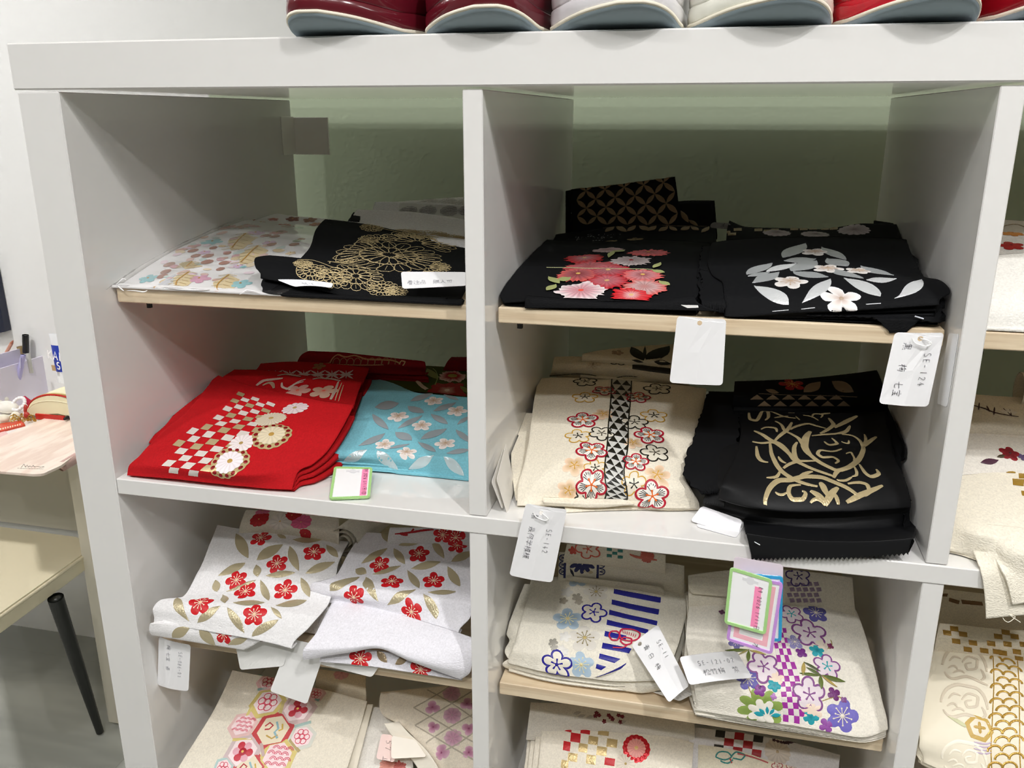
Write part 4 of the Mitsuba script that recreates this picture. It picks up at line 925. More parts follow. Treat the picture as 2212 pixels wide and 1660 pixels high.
ragged_sheet(c.key, [drow(F, 0.19, (1880, 650), (2060, 640)), drow(F, 0.09, (1840, 900), (2060, 900)), drow(F, 0.036, (1870, 1150), (2070, 1150)), drow(F, 0.034, (1870, 1205), (2075, 1235))], seed=5, amp=.001, lo=W1)

# ---- silver leaves
c = Cloth('folded_cloth', 'black folded cloth with white chrysanthemums and small gold checks behind the silver-leaf cloth', [
    drow(V, 0.27, (280, 172), (420, 222), (1000, 240), (1420, 195), (1690, 205)), drow(V, 0.25, (260, 250), (560, 262), (1000, 275), (1420, 262), (1700, 270)), drow(V, 0.21, (250, 370), (560, 360), (1000, 360), (1420, 360), (1740, 420))],
    BLACK, W1, xr=COL2, layers=4, seed=35, cell=.004)
for x, y, r in ((655, 270, 30), (965, 285, 30), (1270, 250, 34)): c.flower(V(x, y), r, '#b3a4ac', 14, None, tip='#c8bcc4', kind='mum', inner='#6d4a58')
for x, y in ((255, 268), (345, 246), (510, 248), (585, 258), (640, 250), (795, 240), (870, 240), (945, 236), (1040, 236), (1110, 236), (225, 248), (300, 282)): c.patch([V(x - 32, y - 10), V(x + 32, y - 12), V(x + 32, y + 10), V(x - 32, y + 12)], '#8a6d40', 'metal_thread', 'check')
c = Cloth('folded_cloth', 'black folded cloth with large shiny silver leaves and silver plum blossoms', [
    drow(V, 0.2, (150, 345), (600, 305), (1200, 300), (1690, 322)),
    drow(V, 0.13, (105, 480), (600, 470), (1150, 470), (1760, 500)),
    drow(V, 0.085, (140, 600), (600, 590), (1150, 590), (1830, 620)),
    drow(V, 0.065, (225, 660), (650, 655), (1150, 645), (1950, 645)),
    drow(V, 0.042, (238, 780), (680, 770), (1200, 770), (2040, 735)),
    drow(V, 0.033, (245, 925), (700, 885), (1200, 862), (1950, 815))],
    '#08090c', W1, xr=COL2, layers=2, seed=36, cell=.0027, curl=.002, spread=.002, wrinkle=.001)
for a, b, w, bright in (((475, 697), (752, 845), .40, 1), ((857, 832), (1085, 643), .38, 1), ((1190, 635), (1483, 780), .32, 1), ((1592, 797), (1812, 648), .42, 1), ((705, 472), (888, 358), .5, 0), ((1012, 388), (1210, 490), .32, 0), ((712, 497), (968, 483), .22, 0), ((768, 577), (976, 497), .45, 0),
                        ((1055, 478), (1222, 540), .5, 0), ((416, 606), (622, 515), .32, 0), ((570, 583), (812, 517), .22, 1), ((425, 620), (600, 588), .2, 0), ((460, 673), (677, 588), .36, 0), ((785, 583), (1068, 626), .22, 0), ((1110, 560), (1347, 638), .22, 0), ((1322, 537), (1588, 613), .2, 0), ((1370, 650), (1610, 640), .2, 1)):
    c.slim = .85; c.leaf(V(*a), V(*b), w, '#e6e9eb' if bright else '#b4b8bb', 'metal_thread')
for x, y, r in ((960, 425, 31), (1062, 558, 34), (765, 660, 37), (1310, 577, 30)): c.flower(V(x, y), r, '#c9c0bb', 5, '#b09a86', tip='#dedbd8', inner='#ab9585', stamen='#b8a490', rot=1.2)
c.flower(V(1170, 800), 42, '#ddd6d2', 5, '#b09a86', tip='#efedec', inner='#b59c8e', rot=1.57)
for a, b in (((620, 898), (750, 886)), ((850, 880), (960, 868)), ((1365, 842), (1485, 834))): c.line([V(*a), V(*b)], 2, '#c9ccce', 'metal_thread', 'leaf_edge')
ragged_sheet(c.key, [drow(V, 0.28, (1430, 170), (1670, 205)), drow(V, 0.24, (1440, 330), (1700, 340)), drow(V, 0.2, (1440, 420), (1770, 420)), drow(V, 0.1, (1440, 600), (1800, 570)), drow(V, 0.08, (1500, 680), (1840, 650))], seed=6, amp=.0008, lo=W1)
ragged_sheet(c.key, [drow(V, 0.045, (900, 880), (1500, 860), (1980, 800)), drow(V, 0.034, (900, 925), (1500, 945), (1960, 985))], seed=7, amp=.0005, lo=W1)
fl = spline_grid([drow(V, 0.05, (1380, 900), (1830, 900)), [P(*V(1440, 955), y=.0315), P(*V(1800, 965), y=.0315)], [P(*V(1555, 1070), y=.031), P(*V(1690, 1062), y=.031)]], 18, 14); fl[:, 0, 0] += .0012 * (np.arange(15) % 2)
part(c.key, 'corner_flap', thick(fl, .0011), 'black_crepe', BLACK, smooth=True)
part(c.key, 'staple', tube_mesh([P(*V(1755, 935), y=.030), P(*V(1825, 955), y=.030)], .0006, 6), 'plastic', '#c8ccd6', smooth=True)
ragged_sheet(c.key, [drow(V, 0.1, (40, 560), (240, 600)), drow(V, 0.06, (60, 700), (240, 700)), drow(V, 0.04, (60, 830), (240, 850))], seed=8, amp=.001, lo=W1)

# ------------------------------------------------------------------ left column, top: bagged floral cloth, black cloth with gold lace
Q = Zm(180, 400, 2.633)
WHITE = '#e5e4e5'
c = Cloth('folded_cloth', 'white cloth with a red blossom sprig behind the pastel bagged cloth', [
    drow(Q, 0.32, (850, 165), (1000, 160), (1300, 185), (1480, 200)), drow(Q, 0.28, (780, 200), (1000, 215), (1300, 250), (1500, 250)), drow(Q, 0.2, (730, 300), (1000, 320), (1500, 330))],
    WHITE, W1, xr=COL1, layers=2, seed=41, cell=.004, bsdf='satin')
for x, y, r, col in ((935, 200, 12, '#b05058'), (1140, 235, 22, '#a8252a'), (1080, 195, 12, '#b5807c'), (1190, 195, 16, '#8d5a52'), (1290, 200, 16, '#a07868'), (1320, 225, 14, '#c49a8a'), (1010, 215, 12, '#ddd0cc')): c.flower(Q(x, y), r, col, 5, '#caa060')
def pastel(c, items, zm=Q):
    for x, y, r, col, k in items: c.flower(zm(x, y), r, col, k, '#b98f50' if r > 9 else None, tip=col, seed=int(x))
c = Cloth('folded_cloth', 'white folded cloth with pastel blue, pink and tan flowers inside the clear bag', [
    drow(Q, 0.26, (620, 195), (850, 195), (1150, 230), (1330, 250)),
    drow(Q, 0.17, (500, 300), (800, 310), (1100, 330), (1310, 340)),
    drow(Q, 0.11, (370, 400), (700, 420), (1000, 440), (1290, 450)),
    drow(Q, 0.07, (230, 490), (600, 500), (900, 520), (1260, 540)),
    drow(Q, 0.043, (95, 560), (480, 570), (800, 585), (1200, 590)),
    drow(Q, 0.03, (80, 598), (450, 622), (800, 632), (1130, 630))],
    WHITE, W1, xr=COL1, layers=1, seed=42, cell=.0028, bsdf='satin', curl=.001)
bag_in = c
AQ, PK, LV, BR, OC = '#93c2c8', '#d0a4a4', '#d3b6cf', '#a87f74', '#d8c295'
pastel(c, ((750, 240, 16, AQ, 5), (735, 325, 24, AQ, 5), (370, 535, 22, AQ, 5), (895, 565, 26, AQ, 5), (910, 468, 9, AQ, 5), (980, 275, 20, LV, 5), (1060, 330, 16, LV, 5), (660, 535, 24, '#cf9fb4', 5), (520, 610, 18, LV, 5), (650, 600, 18, PK, 5), (880, 465, 14, LV, 5), (830, 240, 18, PK, 5), (900, 240, 16, '#c9a596', 5),
           (400, 590, 20, '#c9cbd0', 5), (1100, 275, 16, PK, 5), (690, 385, 14, LV, 5), (1180, 390, 12, '#dcc8a8', 5)))
for x, y, r, col in ((1040, 290, 12, BR), (1090, 295, 12, BR), (1070, 340, 12, BR), (1120, 270, 10, BR), (625, 375, 12, BR), (710, 405, 13, BR), (640, 405, 11, BR), (705, 440, 14, BR), (490, 455, 13, BR), (470, 495, 12, BR), (450, 520, 12, BR), (740, 360, 9, BR), (820, 390, 9, BR), (800, 445, 12, BR), (780, 480, 10, BR), (1200, 340, 12, BR), (1240, 310, 9, BR), (1215, 320, 10, '#9aa590'), (870, 205, 8, PK), (690, 300, 9, '#dcc0ac')):
    uv = c.find(*Q(x, y)); R = c.mm(uv, r); c.emb('petal', uv, [fan(lambda t: R * (1 - .15 * math.cos(2 * t)), 3, 18, .0005, .0004, kol(col))])
rq = random.Random(12)
for k in range(70):
    t, w_ = rq.random(), rq.uniform(-1, 1)
    x, y = 560 + (1020 - 560) * t + w_ * (330 - 40 * t) * .9, 610 - (610 - 225) * t ** .9 + w_ * 15
    if y > 622 or (x > 1150 and y > 420): continue
    uv = bag_in.find(*Q(x, y)); R = bag_in.mm(uv, rq.uniform(7, 13)); bag_in.emb('petal', uv, [fan(lambda t_: R * (1 - .2 * math.cos(2 * t_ + k)), 3, 16, .0004, .0003, kol(rq.choice(['#d9bdb6', '#dcc4d4', '#d8c4a2', '#c9a79c', '#c4d2d0', '#dfd0b6', '#cfa9ae', '#e2d2da'])))])
for spine in ([(845, 365), (880, 320), (925, 280)], [(895, 445), (945, 395), (995, 350)], [(530, 575), (545, 540), (600, 500)], [(765, 610), (770, 565), (830, 515)], [(585, 470), (620, 440)]):
    x0, y0 = spine[0]; x1, y1 = spine[-1]
    c.poly([Q(x0 - 5, y0 + 10), Q(x0 + 65, y0), Q(x1 + 60, y1 + 25), Q(x1 - 5, y1 - 5), Q((x0 + x1) / 2 - 60, (y0 + y1) / 2 - 5)], '#dccaa2', name='fan_leaf')
    c.line([Q(*p) for p in spine], 3, '#b98a3c', name='stitched_line', lift=.0006)
    for k in range(6):
        t = k / 5; xx, yy = x0 + (x1 - x0) * t, y0 + (y1 - y0) * t
        c.line([Q(xx + 3, yy), Q(xx + 45, yy + 10)], 1.2, '#c2ae82', lift=.0006); c.line([Q(xx - 3, yy), Q(xx - 60, yy + 8)], 1.6, '#b5a888', lift=.0004)
# the clear bag around it
bt = thing('plastic_bag', 'clear shiny plastic bag wrapped around the white cloth with pastel flowers', 'plastic bag')
S_ = spline_grid([drow(Q, 0.262, (600, 190), (850, 188), (1160, 225), (1345, 245)), drow(Q, 0.168, (480, 300), (800, 305), (1100, 325), (1320, 335)), drow(Q, 0.106, (340, 400), (700, 415), (1000, 435), (1300, 445)),
                  drow(Q, 0.065, (190, 490), (600, 495), (900, 515), (1270, 535)), drow(Q, 0.036, (60, 570), (480, 565), (800, 580), (1215, 588)), drow(Q, 0.024, (22, 602), (450, 628), (800, 640), (1120, 636))], 60, 60)
rs = np.random.RandomState(3); q_ = S_.copy(); q_[..., 2] = 0
S_[..., 2] += .0045 * np.abs(meshkit.fbm(q_ * 40 + 3, 3) - .5) * np.linspace(.4, 1, 61)[:, None] + .0012
S_[..., 0] = np.clip(S_[..., 0], COL1[0] - .004 * (S_[..., 1] < 0), COL1[1] - .001)
v_, f_ = S_.reshape(-1, 3), []
i_, j_ = np.meshgrid(np.arange(60), np.arange(60), indexing='ij'); a_ = i_ * 61 + j_
put(bt + '__film', (v_, np.concatenate([np.stack([a_, a_ + 61, a_ + 62], -1).reshape(-1, 3), np.stack([a_, a_ + 62, a_ + 1], -1).reshape(-1, 3)])), 'film', None, smooth=True)
for k, pl_ in enumerate(([(250, 600), (330, 620), (365, 600)], [(190, 570), (225, 535), (245, 545)], [(225, 600), (195, 575)], [(480, 590), (600, 598), (720, 596)], [(20, 598), (60, 594), (85, 600)], [(890, 630), (930, 600), (1000, 615)])):
    L_ = Sheet(S_); uv_ = np.array([L_.find(*Q(*p)) for p in pl_]); u2 = PchipInterpolator(np.linspace(0, 1, len(uv_)), uv_)(np.linspace(0, 1, 12)) if len(uv_) > 2 else uv_[0] + np.linspace(0, 1, 8)[:, None] * (uv_[1] - uv_[0])
    part(bt, 'crease', tube_mesh(L_.at(u2, .0004), .0007 * np.sin(np.linspace(.3, 2.8, len(u2))), 6), 'plastic', '#f2f2f2', smooth=True)

def lace_fan(c, zm, x, y, r, a0, a1, n, col, w=1.6, rings=2, bsdf='metal_thread', lift=0.0):
    """Half a doily: petals as loops around a centre, scalloped edge."""
    uv = c.find(*zm(x, y)); R = c.mm(uv, r); W_ = c.mm(uv, w); pcs = []
    for g in range(rings):
        r0, r1 = (.12, .55) if g == 0 else (.5, .98)
        m = n if g == 0 else n + 2
        for i in range(m):
            a = math.radians(a0 + (a1 - a0) * (i + .5) / m); da = math.radians((a1 - a0) / m) * .5
            lp = [[r0 * R * math.cos(a), r0 * R * math.sin(a)]] + [[R * (r0 + (r1 - r0) * (.5 + .5 * math.sin(math.pi * (q - .5)))) * math.cos(a + s_ * da * math.sin(math.pi * q) * 1.0), R * (r0 + (r1 - r0) * (.5 + .5 * math.sin(math.pi * (q - .5)))) * math.sin(a + s_ * da * math.sin(math.pi * q) * 1.0)] for s_, qs in ((1, (.2, .4, .6, .8, 1)), (-1, (.8, .6, .4, .2))) for q in qs]
            pcs.append(strip(lp, W_, .0004 + lift, .0004, kol(col), closed=True))
            if g: pcs.append(strip([[.6 * R * math.cos(a), .6 * R * math.sin(a)], [.85 * R * math.cos(a), .85 * R * math.sin(a)]], W_ * .8, .0004 + lift, .0004, kol(col)))
    th = np.radians(np.linspace(a0, a1, 40))
    pcs.append(strip([[.53 * R * math.cos(t), .53 * R * math.sin(t)] for t in th], W_, .0005 + lift, .0004, kol(col)))
    c.emb('lace_motif', uv, pcs, bsdf)

c = Cloth('folded_cloth', 'white folded cloth with pale lace, rearmost behind the gold-lace cloth', [
    drow(Q, 0.37, (1790, 95), (2160, 66)), drow(Q, 0.33, (1760, 200), (2180, 190))], '#e2e1de', W1, xr=COL1, layers=1, seed=43, cell=.004)
for x in (1960, 2070, 2170): lace_fan(c, Q, x, 105, 22, 0, 360, 8, '#c9c9c4', 1, 2, 'thread')
c = Cloth('folded_cloth', 'white folded cloth with a grey lace band below the pale lace cloth', [
    drow(Q, 0.35, (1660, 95), (1900, 98), (2185, 120)), drow(Q, 0.33, (1645, 140), (1900, 160), (2185, 185)), drow(Q, 0.3, (1640, 210), (1900, 230), (2185, 260))], '#dad9dc', W1, xr=COL1, layers=1, seed=44, curl=.002, cell=.003)
for k in range(4):
    c.patch([Q(1800 + k * 95, 105 + k * 4), Q(1895 + k * 95, 108 + k * 4), Q(1895 + k * 95, 190 + k * 2), Q(1795 + k * 95, 184 + k * 2)], '#bdbcba', name='lace_ground', dome=.0001)
for x in (1850, 1960, 2080, 2180): lace_fan(c, Q, x, 150, 20, 0, 360, 9, '#99989a', 1, 2, 'thread', .0003)
c = Cloth('folded_cloth', 'white folded cloth with beige lace half circles behind the black gold-lace cloth', [
    drow(Q, 0.3, (1560, 140), (1800, 150), (2185, 200)), drow(Q, 0.27, (1510, 200), (1800, 220), (2185, 260)), drow(Q, 0.2, (1500, 300), (1800, 320), (2185, 350))], '#e4e3e4', W1, xr=COL1, layers=2, seed=45, curl=.002, cell=.003)
for x, y, r in ((1960, 285, 48), (2090, 300, 34), (1830, 270, 34)): lace_fan(c, Q, x, y, r, 0, 180, 7, '#b29a70', 1.3)
ragged_sheet(c.key, [drow(Q, 0.295, (1535, 155), (1580, 160)), drow(Q, 0.265, (1505, 205), (1570, 205))], 8, 8, 3, .0004, lo=W1, xr=COL1)

c = Cloth('folded_cloth', 'black cloth with a large gold lace doily pattern, its front end rolled up', [
    drow(Q, 0.22, (1375, 195), (1560, 215), (1850, 270), (2180, 325)),
    drow(Q, 0.18, (1325, 250), (1550, 290), (1850, 340), (2180, 390)),
    drow(Q, 0.12, (1270, 380), (1550, 390), (1850, 440), (2180, 480)),
    drow(Q, 0.09, (1200, 440), (1500, 450), (1800, 500), (2180, 540)),
    drow(Q, 0.075, (1060, 400), (1400, 440), (1750, 525), (2180, 580)),
    drow(Q, 0.055, (985, 410), (1300, 470), (1650, 570), (2150, 640)),
    drow(Q, 0.04, (980, 470), (1260, 530), (1600, 620), (2100, 690)),
    drow(Q, 0.037, (1010, 512), (1260, 560), (1600, 645), (2050, 706))],
    '#07080b', W1, xr=COL1, layers=0, seed=46, curl=.002, cell=.0026, wrinkle=.0006)
GL_ = '#cdb98c'
for x, y, r, a0, a1, n in ((1740, 400, 118, 0, 360, 16), (1900, 330, 90, -30, 200, 9), (1640, 245, 26, 0, 360, 8), (1690, 320, 50, 90, 270, 6), (1960, 470, 52, -90, 90, 7), (1550, 520, 62, 0, 360, 11), (1300, 490, 36, 0, 360, 9), (1420, 530, 40, 0, 360, 9), (1700, 590, 36, 0, 360, 9), (1780, 610, 26, 0, 360, 8), (1980, 310, 40, -20, 150, 6), (1510, 450, 36, 60, 260, 6), (1850, 300, 36, 0, 180, 6), (1250, 450, 22, 0, 360, 8)):
    lace_fan(c, Q, x, y, r, a0, a1, n, GL_, 1.7, 2 if r < 60 else 2)
for q in ([(1215, 430), (1300, 430), (1420, 470), (1500, 480)], [(1215, 470), (1240, 530), (1330, 560)], [(1590, 230), (1700, 250), (1900, 290), (2120, 345)], [(1400, 450), (1450, 400), (1520, 360), (1560, 320), (1600, 290)], [(1620, 330), (1700, 400), (1760, 420), (1900, 400)], [(1700, 300), (1780, 360), (1850, 430), (1930, 480)]):
    c.line([Q(*p) for p in q], 2, GL_, 'metal_thread', 'lace_line')
c = Cloth('folded_cloth', 'plain black rolled cloth lying under the gold-lace cloth on the wooden board', [
    drow(Q, 0.05, (1040, 520), (1300, 570), (1700, 640), (2160, 700)), drow(Q, 0.035, (1010, 560), (1300, 620), (1700, 680), (2160, 730)), drow(Q, 0.03, (1020, 588), (1300, 660), (1700, 705), (2150, 742))],
    '#07080b', W1, xr=COL1, layers=0, seed=47, curl=.002, cell=.003)

# ------------------------------------------------------------------ left column, lower wooden board: white cloths with red plum blossoms and gold leaves
J = Zm(310, 1090, 2.7587); Mz = Zm(640, 1110, 2.323)
LGD = '#bfb392'
def plum(c, zm, x, y, r, k=0.0): c.flower(zm(x, y), r, '#bf0c18', 5, '#e8c9a0', tip='#c8141e', inner='#9c0a12', stamen='#f0d8c0', rot=1.57 + k, dot=.1)
c = Cloth('folded_cloth', 'cream cloth with red, pink and white chrysanthemums at the back of the lower left board', [
    row(J, W2, (610, 35, .092), (1000, 60, .095), (1165, 85, .093)), row(J, W2, (580, 110, .086), (1000, 150, .089), (1165, 180, .086)), row(J, W2, (560, 230, .066), (1000, 260, .066), (1165, 290, .066))],
    '#ded8ca', W2, xr=COL1, layers=2, seed=51, cell=.004)
for x, y, r, col in ((815, 105, 27, '#e4dcd4'), (690, 92, 22, '#b3141c'), (885, 70, 22, '#b3141c'), (940, 110, 23, '#d85a86'), (710, 45, 16, '#d06a8a'), (965, 172, 14, '#c01c28')): c.flower(J(x, y), r, col, 10, '#d8b070', kind='mum', dot=.08)
rl = thing('rolled_cloth', 'small cream rolled cloth behind the two plum blossom cloths', 'embroidered cloth')
a_, b_ = P(*J(1175, 235), z=W2 + .064), P(*J(1235, 150), z=W2 + .082)
for k in range(3):
    r_ = .016 - .0045 * k; th = np.linspace(0, 2 * math.pi, 25); ax = np.array([.02, .16, 0])
    ring = np.array([[r_ * math.cos(t), 0, r_ * math.sin(t)] for t in th])
    S_ = np.array([b_ + np.array([.0, -.02, -.005]) + ring + q * np.array([.015, .09, 0]) for q in (0, .5, 1)])
    part(rl, 'roll', thick(S_, .001), 'crepe', '#e0dccf', smooth=True)

c = Cloth('folded_cloth', 'white crepe cloth with red plum blossoms and gold leaves, left of two', [
    row(J, W2, (440, 122, .076), (850, 182, .079), (1225, 222, .076)), row(J, W2, (398, 230, .069), (800, 290, .072), (1168, 330, .069)), row(J, W2, (325, 400, .056), (760, 430, .059), (1140, 470, .056)),
    row(J, W2, (240, 545, .043), (700, 560, .047), (1095, 605, .046)), row(J, W2, (110, 566, .046), (650, 605, .048), (1040, 670, .045)), row(J, W2, (55, 628, .039), (640, 690, .040), (980, 740, .037)), row(J, W2, (64, 690, .029), (640, 786, .027), (885, 843, .023))],
    WHITE, W2, xr=COL1, layers=2, seed=52, curl=.002, cell=.0026, wrinkle=.0011, yfront=.06)
PL1 = c; c.slim = .84
for a, b, w in (((552, 175), (625, 322), .5), ((675, 333), (830, 242), .42), ((872, 250), (925, 397), .42), ((966, 412), (1140, 345), .32), ((446, 426), (608, 351), .32), ((672, 362), (680, 432), .85), ((730, 426), (904, 408), .27), ((495, 521), (670, 453), .16), ((697, 452), (745, 574), .42), ((430, 452), (438, 522), .85), ((472, 540), (485, 590), 1.2),
                ((535, 588), (720, 588), .2), ((788, 605), (972, 574), .25), ((938, 438), (990, 554), .45), ((760, 615), (824, 682), .4), ((890, 212), (1070, 212), .22), ((798, 180), (850, 205), .5), ((1090, 243), (1160, 318), .5), ((205, 560), (272, 697), .42), ((323, 704), (458, 608), .38), ((500, 616), (602, 767), .33), ((646, 787), (804, 688), .33)):
    c.leaf(J(*a), J(*b), w, LGD, 'metal_thread')
for x, y, r, k in ((698, 203, 24, 0), (1015, 287, 25, .1), (797, 355, 24, .5), (555, 453, 25, .5), (608, 522, 25, .6), (845, 515, 27, 0), (340, 587, 28, .2), (662, 657, 28, .1)): plum(c, J, x, y, r, k)
S_ = spline_grid([row(J, W2, (120, 690, .030), (400, 715, .030), (760, 800, .026)), row(J, W2, (40, 712, .028), (400, 745, .027), (700, 815, .022)), row(J, W2, (34, 748, .021), (400, 800, .018), (640, 850, .013)), row(J, W2, (48, 780, .013), (400, 838, .010), (600, 868, .008))], 46, 24)
pc = part(c.key, 'lower_roll', thick(S_, .0012), 'crepe', WHITE, smooth=True)
low = object.__new__(Cloth); Sheet.__init__(low, S_); low.key = c.key; low.rnd = random.Random(2)
plum(low, J, 478, 770, 23); low.leaf(J(172, 792), J(282, 732), .5, LGD); low.leaf(J(335, 738), J(432, 842), .42, LGD); low.leaf(J(505, 835), J(620, 800), .35, LGD)

c = Cloth('folded_cloth', 'white cloth with a red plum branch behind the right plum blossom cloth', [
    row(Mz, W2, (470, 70, .094), (890, 75, .094)), row(Mz, W2, (460, 120, .086), (890, 140, .086)), row(Mz, W2, (450, 220, .066), (890, 230, .066))], '#dcdcdf', W2, xr=COL1, layers=2, seed=53, cell=.004)
c.line([Mz(495, 103), Mz(575, 95), Mz(640, 85), Mz(690, 82)], 5, '#a80f18', name='stem', taper=True); c.line([Mz(575, 95), Mz(590, 78)], 4, '#a80f18', name='stem'); c.line([Mz(520, 100), Mz(560, 108)], 7, '#a80f18', name='stem', taper=True)
plum(c, Mz, 735, 108, 22); plum(c, Mz, 800, 122, 22)

c = Cloth('folded_cloth', 'white plum blossom cloth over a plain white flap, right of two', [
    row(Mz, W2, (335, 95, .081), (600, 112, .084), (885, 160, .081)), row(Mz, W2, (268, 190, .074), (560, 210, .076), (885, 250, .074)), row(Mz, W2, (200, 310, .063), (540, 330, .065), (885, 370, .063)),
    row(Mz, W2, (82, 345, .062), (450, 385, .064), (885, 450, .061)), row(Mz, W2, (70, 382, .054), (400, 440, .055), (875, 515, .051)), row(Mz, W2, (88, 410, .045), (380, 470, .046), (815, 588, .042))],
    '#e5e4ea', W2, xr=COL1, layers=0, seed=54, curl=.003, cell=.0026, wrinkle=.0011)
for a, b, w in (((430, 83), (478, 152), .55), ((514, 160), (657, 119), .32), ((683, 126), (742, 226), .4), ((778, 242), (885, 188), .4), ((328, 251), (457, 176), .27), ((490, 176), (546, 255), .48), ((578, 277), (724, 244), .3), ((760, 266), (822, 367), .45), ((298, 280), (352, 302), .85), ((383, 306), (525, 264), .2), ((558, 286), (617, 375), .42), ((661, 396), (800, 394), .2), ((170, 387), (317, 321), .3), ((350, 320), (412, 440), .42), ((458, 457), (599, 384), .36), ((638, 405), (702, 530), .38)):
    c.slim = .86; c.leaf(Mz(*a), Mz(*b), w, LGD, 'metal_thread')
for x, y, r, k in ((615, 203, 24, .1), (420, 257, 23, .5), (480, 343, 26, .1), (690, 340, 25, .2), (290, 420, 25, .3), (580, 493, 25, .3), (808, 162, 22, 0)): plum(c, Mz, x, y, r, k)
S_ = spline_grid([row(Mz, W2, (190, 425, .044), (350, 465, .047), (500, 500, .046), (700, 560, .045), (878, 620, .042)), row(Mz, W2, (105, 590, .035), (300, 600, .037), (470, 610, .038), (680, 660, .037), (890, 700, .035)),
                  row(Mz, W2, (34, 690, .024), (250, 680, .028), (420, 668, .032), (600, 735, .026), (875, 790, .019)), row(Mz, W2, (37, 735, .013), (265, 700, .021), (420, 679, .027), (570, 742, .019), (825, 832, .007))], 56, 46)
S_[..., 0] = np.clip(S_[..., 0], 0, COL1[1] - .0015)
part(c.key, 'plain_flap', thick(S_, .0014), 'crepe', '#e4e3ea', smooth=True)
S2_ = spline_grid([row(Mz, W2, (130, 690, .016), (420, 690, .017), (855, 770, .012)), row(Mz, W2, (115, 745, .006), (400, 772, .004), (830, 838, .0025))], 56, 20)
S2_[..., 0] = np.clip(S2_[..., 0], 0, COL1[1] - .0015)
part(c.key, 'lower_fold', thick(S2_, .0012), 'crepe', '#e4e3ea', smooth=True)
low = object.__new__(Cloth); Sheet.__init__(low, S2_); low.key = c.key; low.rnd = random.Random(3)
plum(low, Mz, 322, 728, 26); plum(low, Mz, 625, 782, 25); low.leaf(Mz(405, 690), Mz(455, 748), .5, '#a08d70'); low.leaf(Mz(497, 757), Mz(560, 720), .5, '#a08d70')

# ------------------------------------------------------------------ left column, bottom white shelf: hexagon band and purple diamonds
Hz = Zm(380, 1430, 1.952)
c = Cloth('folded_cloth', 'pale cream and pink folded cloths at the back of the bottom left cell', [
    row(Hz, S2, (600, 30, .085), (800, 60, .087)), row(Hz, S2, (590, 80, .078), (800, 125, .080)), row(Hz, S2, (580, 130, .06), (800, 180, .062))], '#ddd0b8', S2, xr=COL1, layers=2, seed=55, cell=.005)
c.flower(Hz(700, 50), 18, '#d8a0a0', 8, '#b07070', kind='mum')
c = Cloth('folded_cloth', 'cream folded cloth with a band of red, pink and yellow hexagons', [
    row(Hz, S2, (238, 36, .072), (520, 95, .076), (806, 166, .072)), row(Hz, S2, (140, 240, .056), (470, 285, .060), (765, 315, .056)), row(Hz, S2, (20, 430, .036), (400, 465, .039), (715, 480, .036)), row(Hz, S2, (-70, 560, .012), (340, 600, .012), (690, 610, .012))],
    '#e4ddcd', S2, xr=COL1, layers=3, seed=56, cell=.003, spread=.004)
def hexa(c, zm, x, y, r, border, fill, kind, rot=.35):
    uv = c.find(*zm(x, y)); R = c.mm(uv, r)
    def hx(q, lift, col, th=0.0003): 
        f_ = lambda t: R * q * math.cos(math.pi / 6) / math.cos(((t - rot) % (math.pi / 3)) - math.pi / 6)
        return fan(f_, 4, 36, th, .00025 + lift, kol(col))
    pcs = [hx(1.0, 0, border), hx(.74, .0004, fill)]
    ln = lambda pts, w, col: pcs.append(strip(np.array(pts) * R, R * w, .0011, .0003, kol(col)))
    if kind == 'loops':
        for i in range(-1, 2):
            for j in range(-1, 2):
                if abs(i + j) < 2: ln([[.32 * i + .16 * j + .2 * math.cos(t), .3 * j + .2 * math.sin(t)] for t in np.linspace(0, 6.28, 14)], .04, '#c83a55')
    elif kind == 'waves':
        for j in range(4):
            for i in range(3):
                for q in (.18, .11): ln([[-.36 + .36 * i + .18 * (j % 2) + q * math.cos(t), -.45 + .27 * j + q * math.sin(t)] for t in np.linspace(0, 3.14, 8)], .035, '#cf5a70')
    elif kind == 'blossom':
        for i in range(6):
            d = fan(lambda t: R * .2, 2, 12, .0004, .001, kol('#dca6b2' if i % 2 else '#c03a48')); d[0][:] += [.34 * R * math.cos(i * 1.047), .34 * R * math.sin(i * 1.047)]; pcs.append(d)
        pcs.append(fan(lambda t: R * .2, 2, 12, .0004, .0013, kol('#a81f30'))); pcs.append(fan(lambda t: R * .07, 1, 8, .0003, .0018, kol('#d8b060')))
    elif kind == 'scroll':
        ln([[-.45, .1], [-.3, .3], [-.1, .2], [-.2, 0], [-.4, -.05]], .07, '#b03a40'); ln([[0, .4], [.2, .1], [.1, -.1], [.35, -.35]], .1, '#8fb0b8'); ln([[.3, .35], [.4, .1], [.25, 0]], .08, '#c8a850'); ln([[-.2, -.3], [.1, -.4], [.3, -.2]], .07, '#b99a50')
    c.emb('hexagon', uv, pcs)
HX = [(388, 172, 42, '#d0bf78', '#ead8d8', 'loops'), (515, 202, 42, '#cdb5b4', '#ecd8da', 'blossom'), (412, 290, 48, '#c0484c', '#e2d6bc', 'scroll'), (283, 268, 34, '#ddb9b6', '#ecd6d8', 'waves'), (532, 318, 32, '#cfd0c6', '#ecd6d8', 'loops'), (283, 382, 43, '#c9b6b6', '#ecdadb', 'blossom'), (428, 402, 43, '#d0bf78', '#ebd4d6', 'waves'), (395, 85, 30, '#dcb4b2', '#ead0d2', 'loops'), (305, 462, 43, '#c0484c', '#e0d4ba', 'scroll'), (592, 138, 22, '#d4b0ae', '#e2c0c2', 'loops'), (200, 452, 25, '#a9c2bf', '#ead0d2', 'loops')]
for h_ in HX: hexa(c, Hz, *h_)
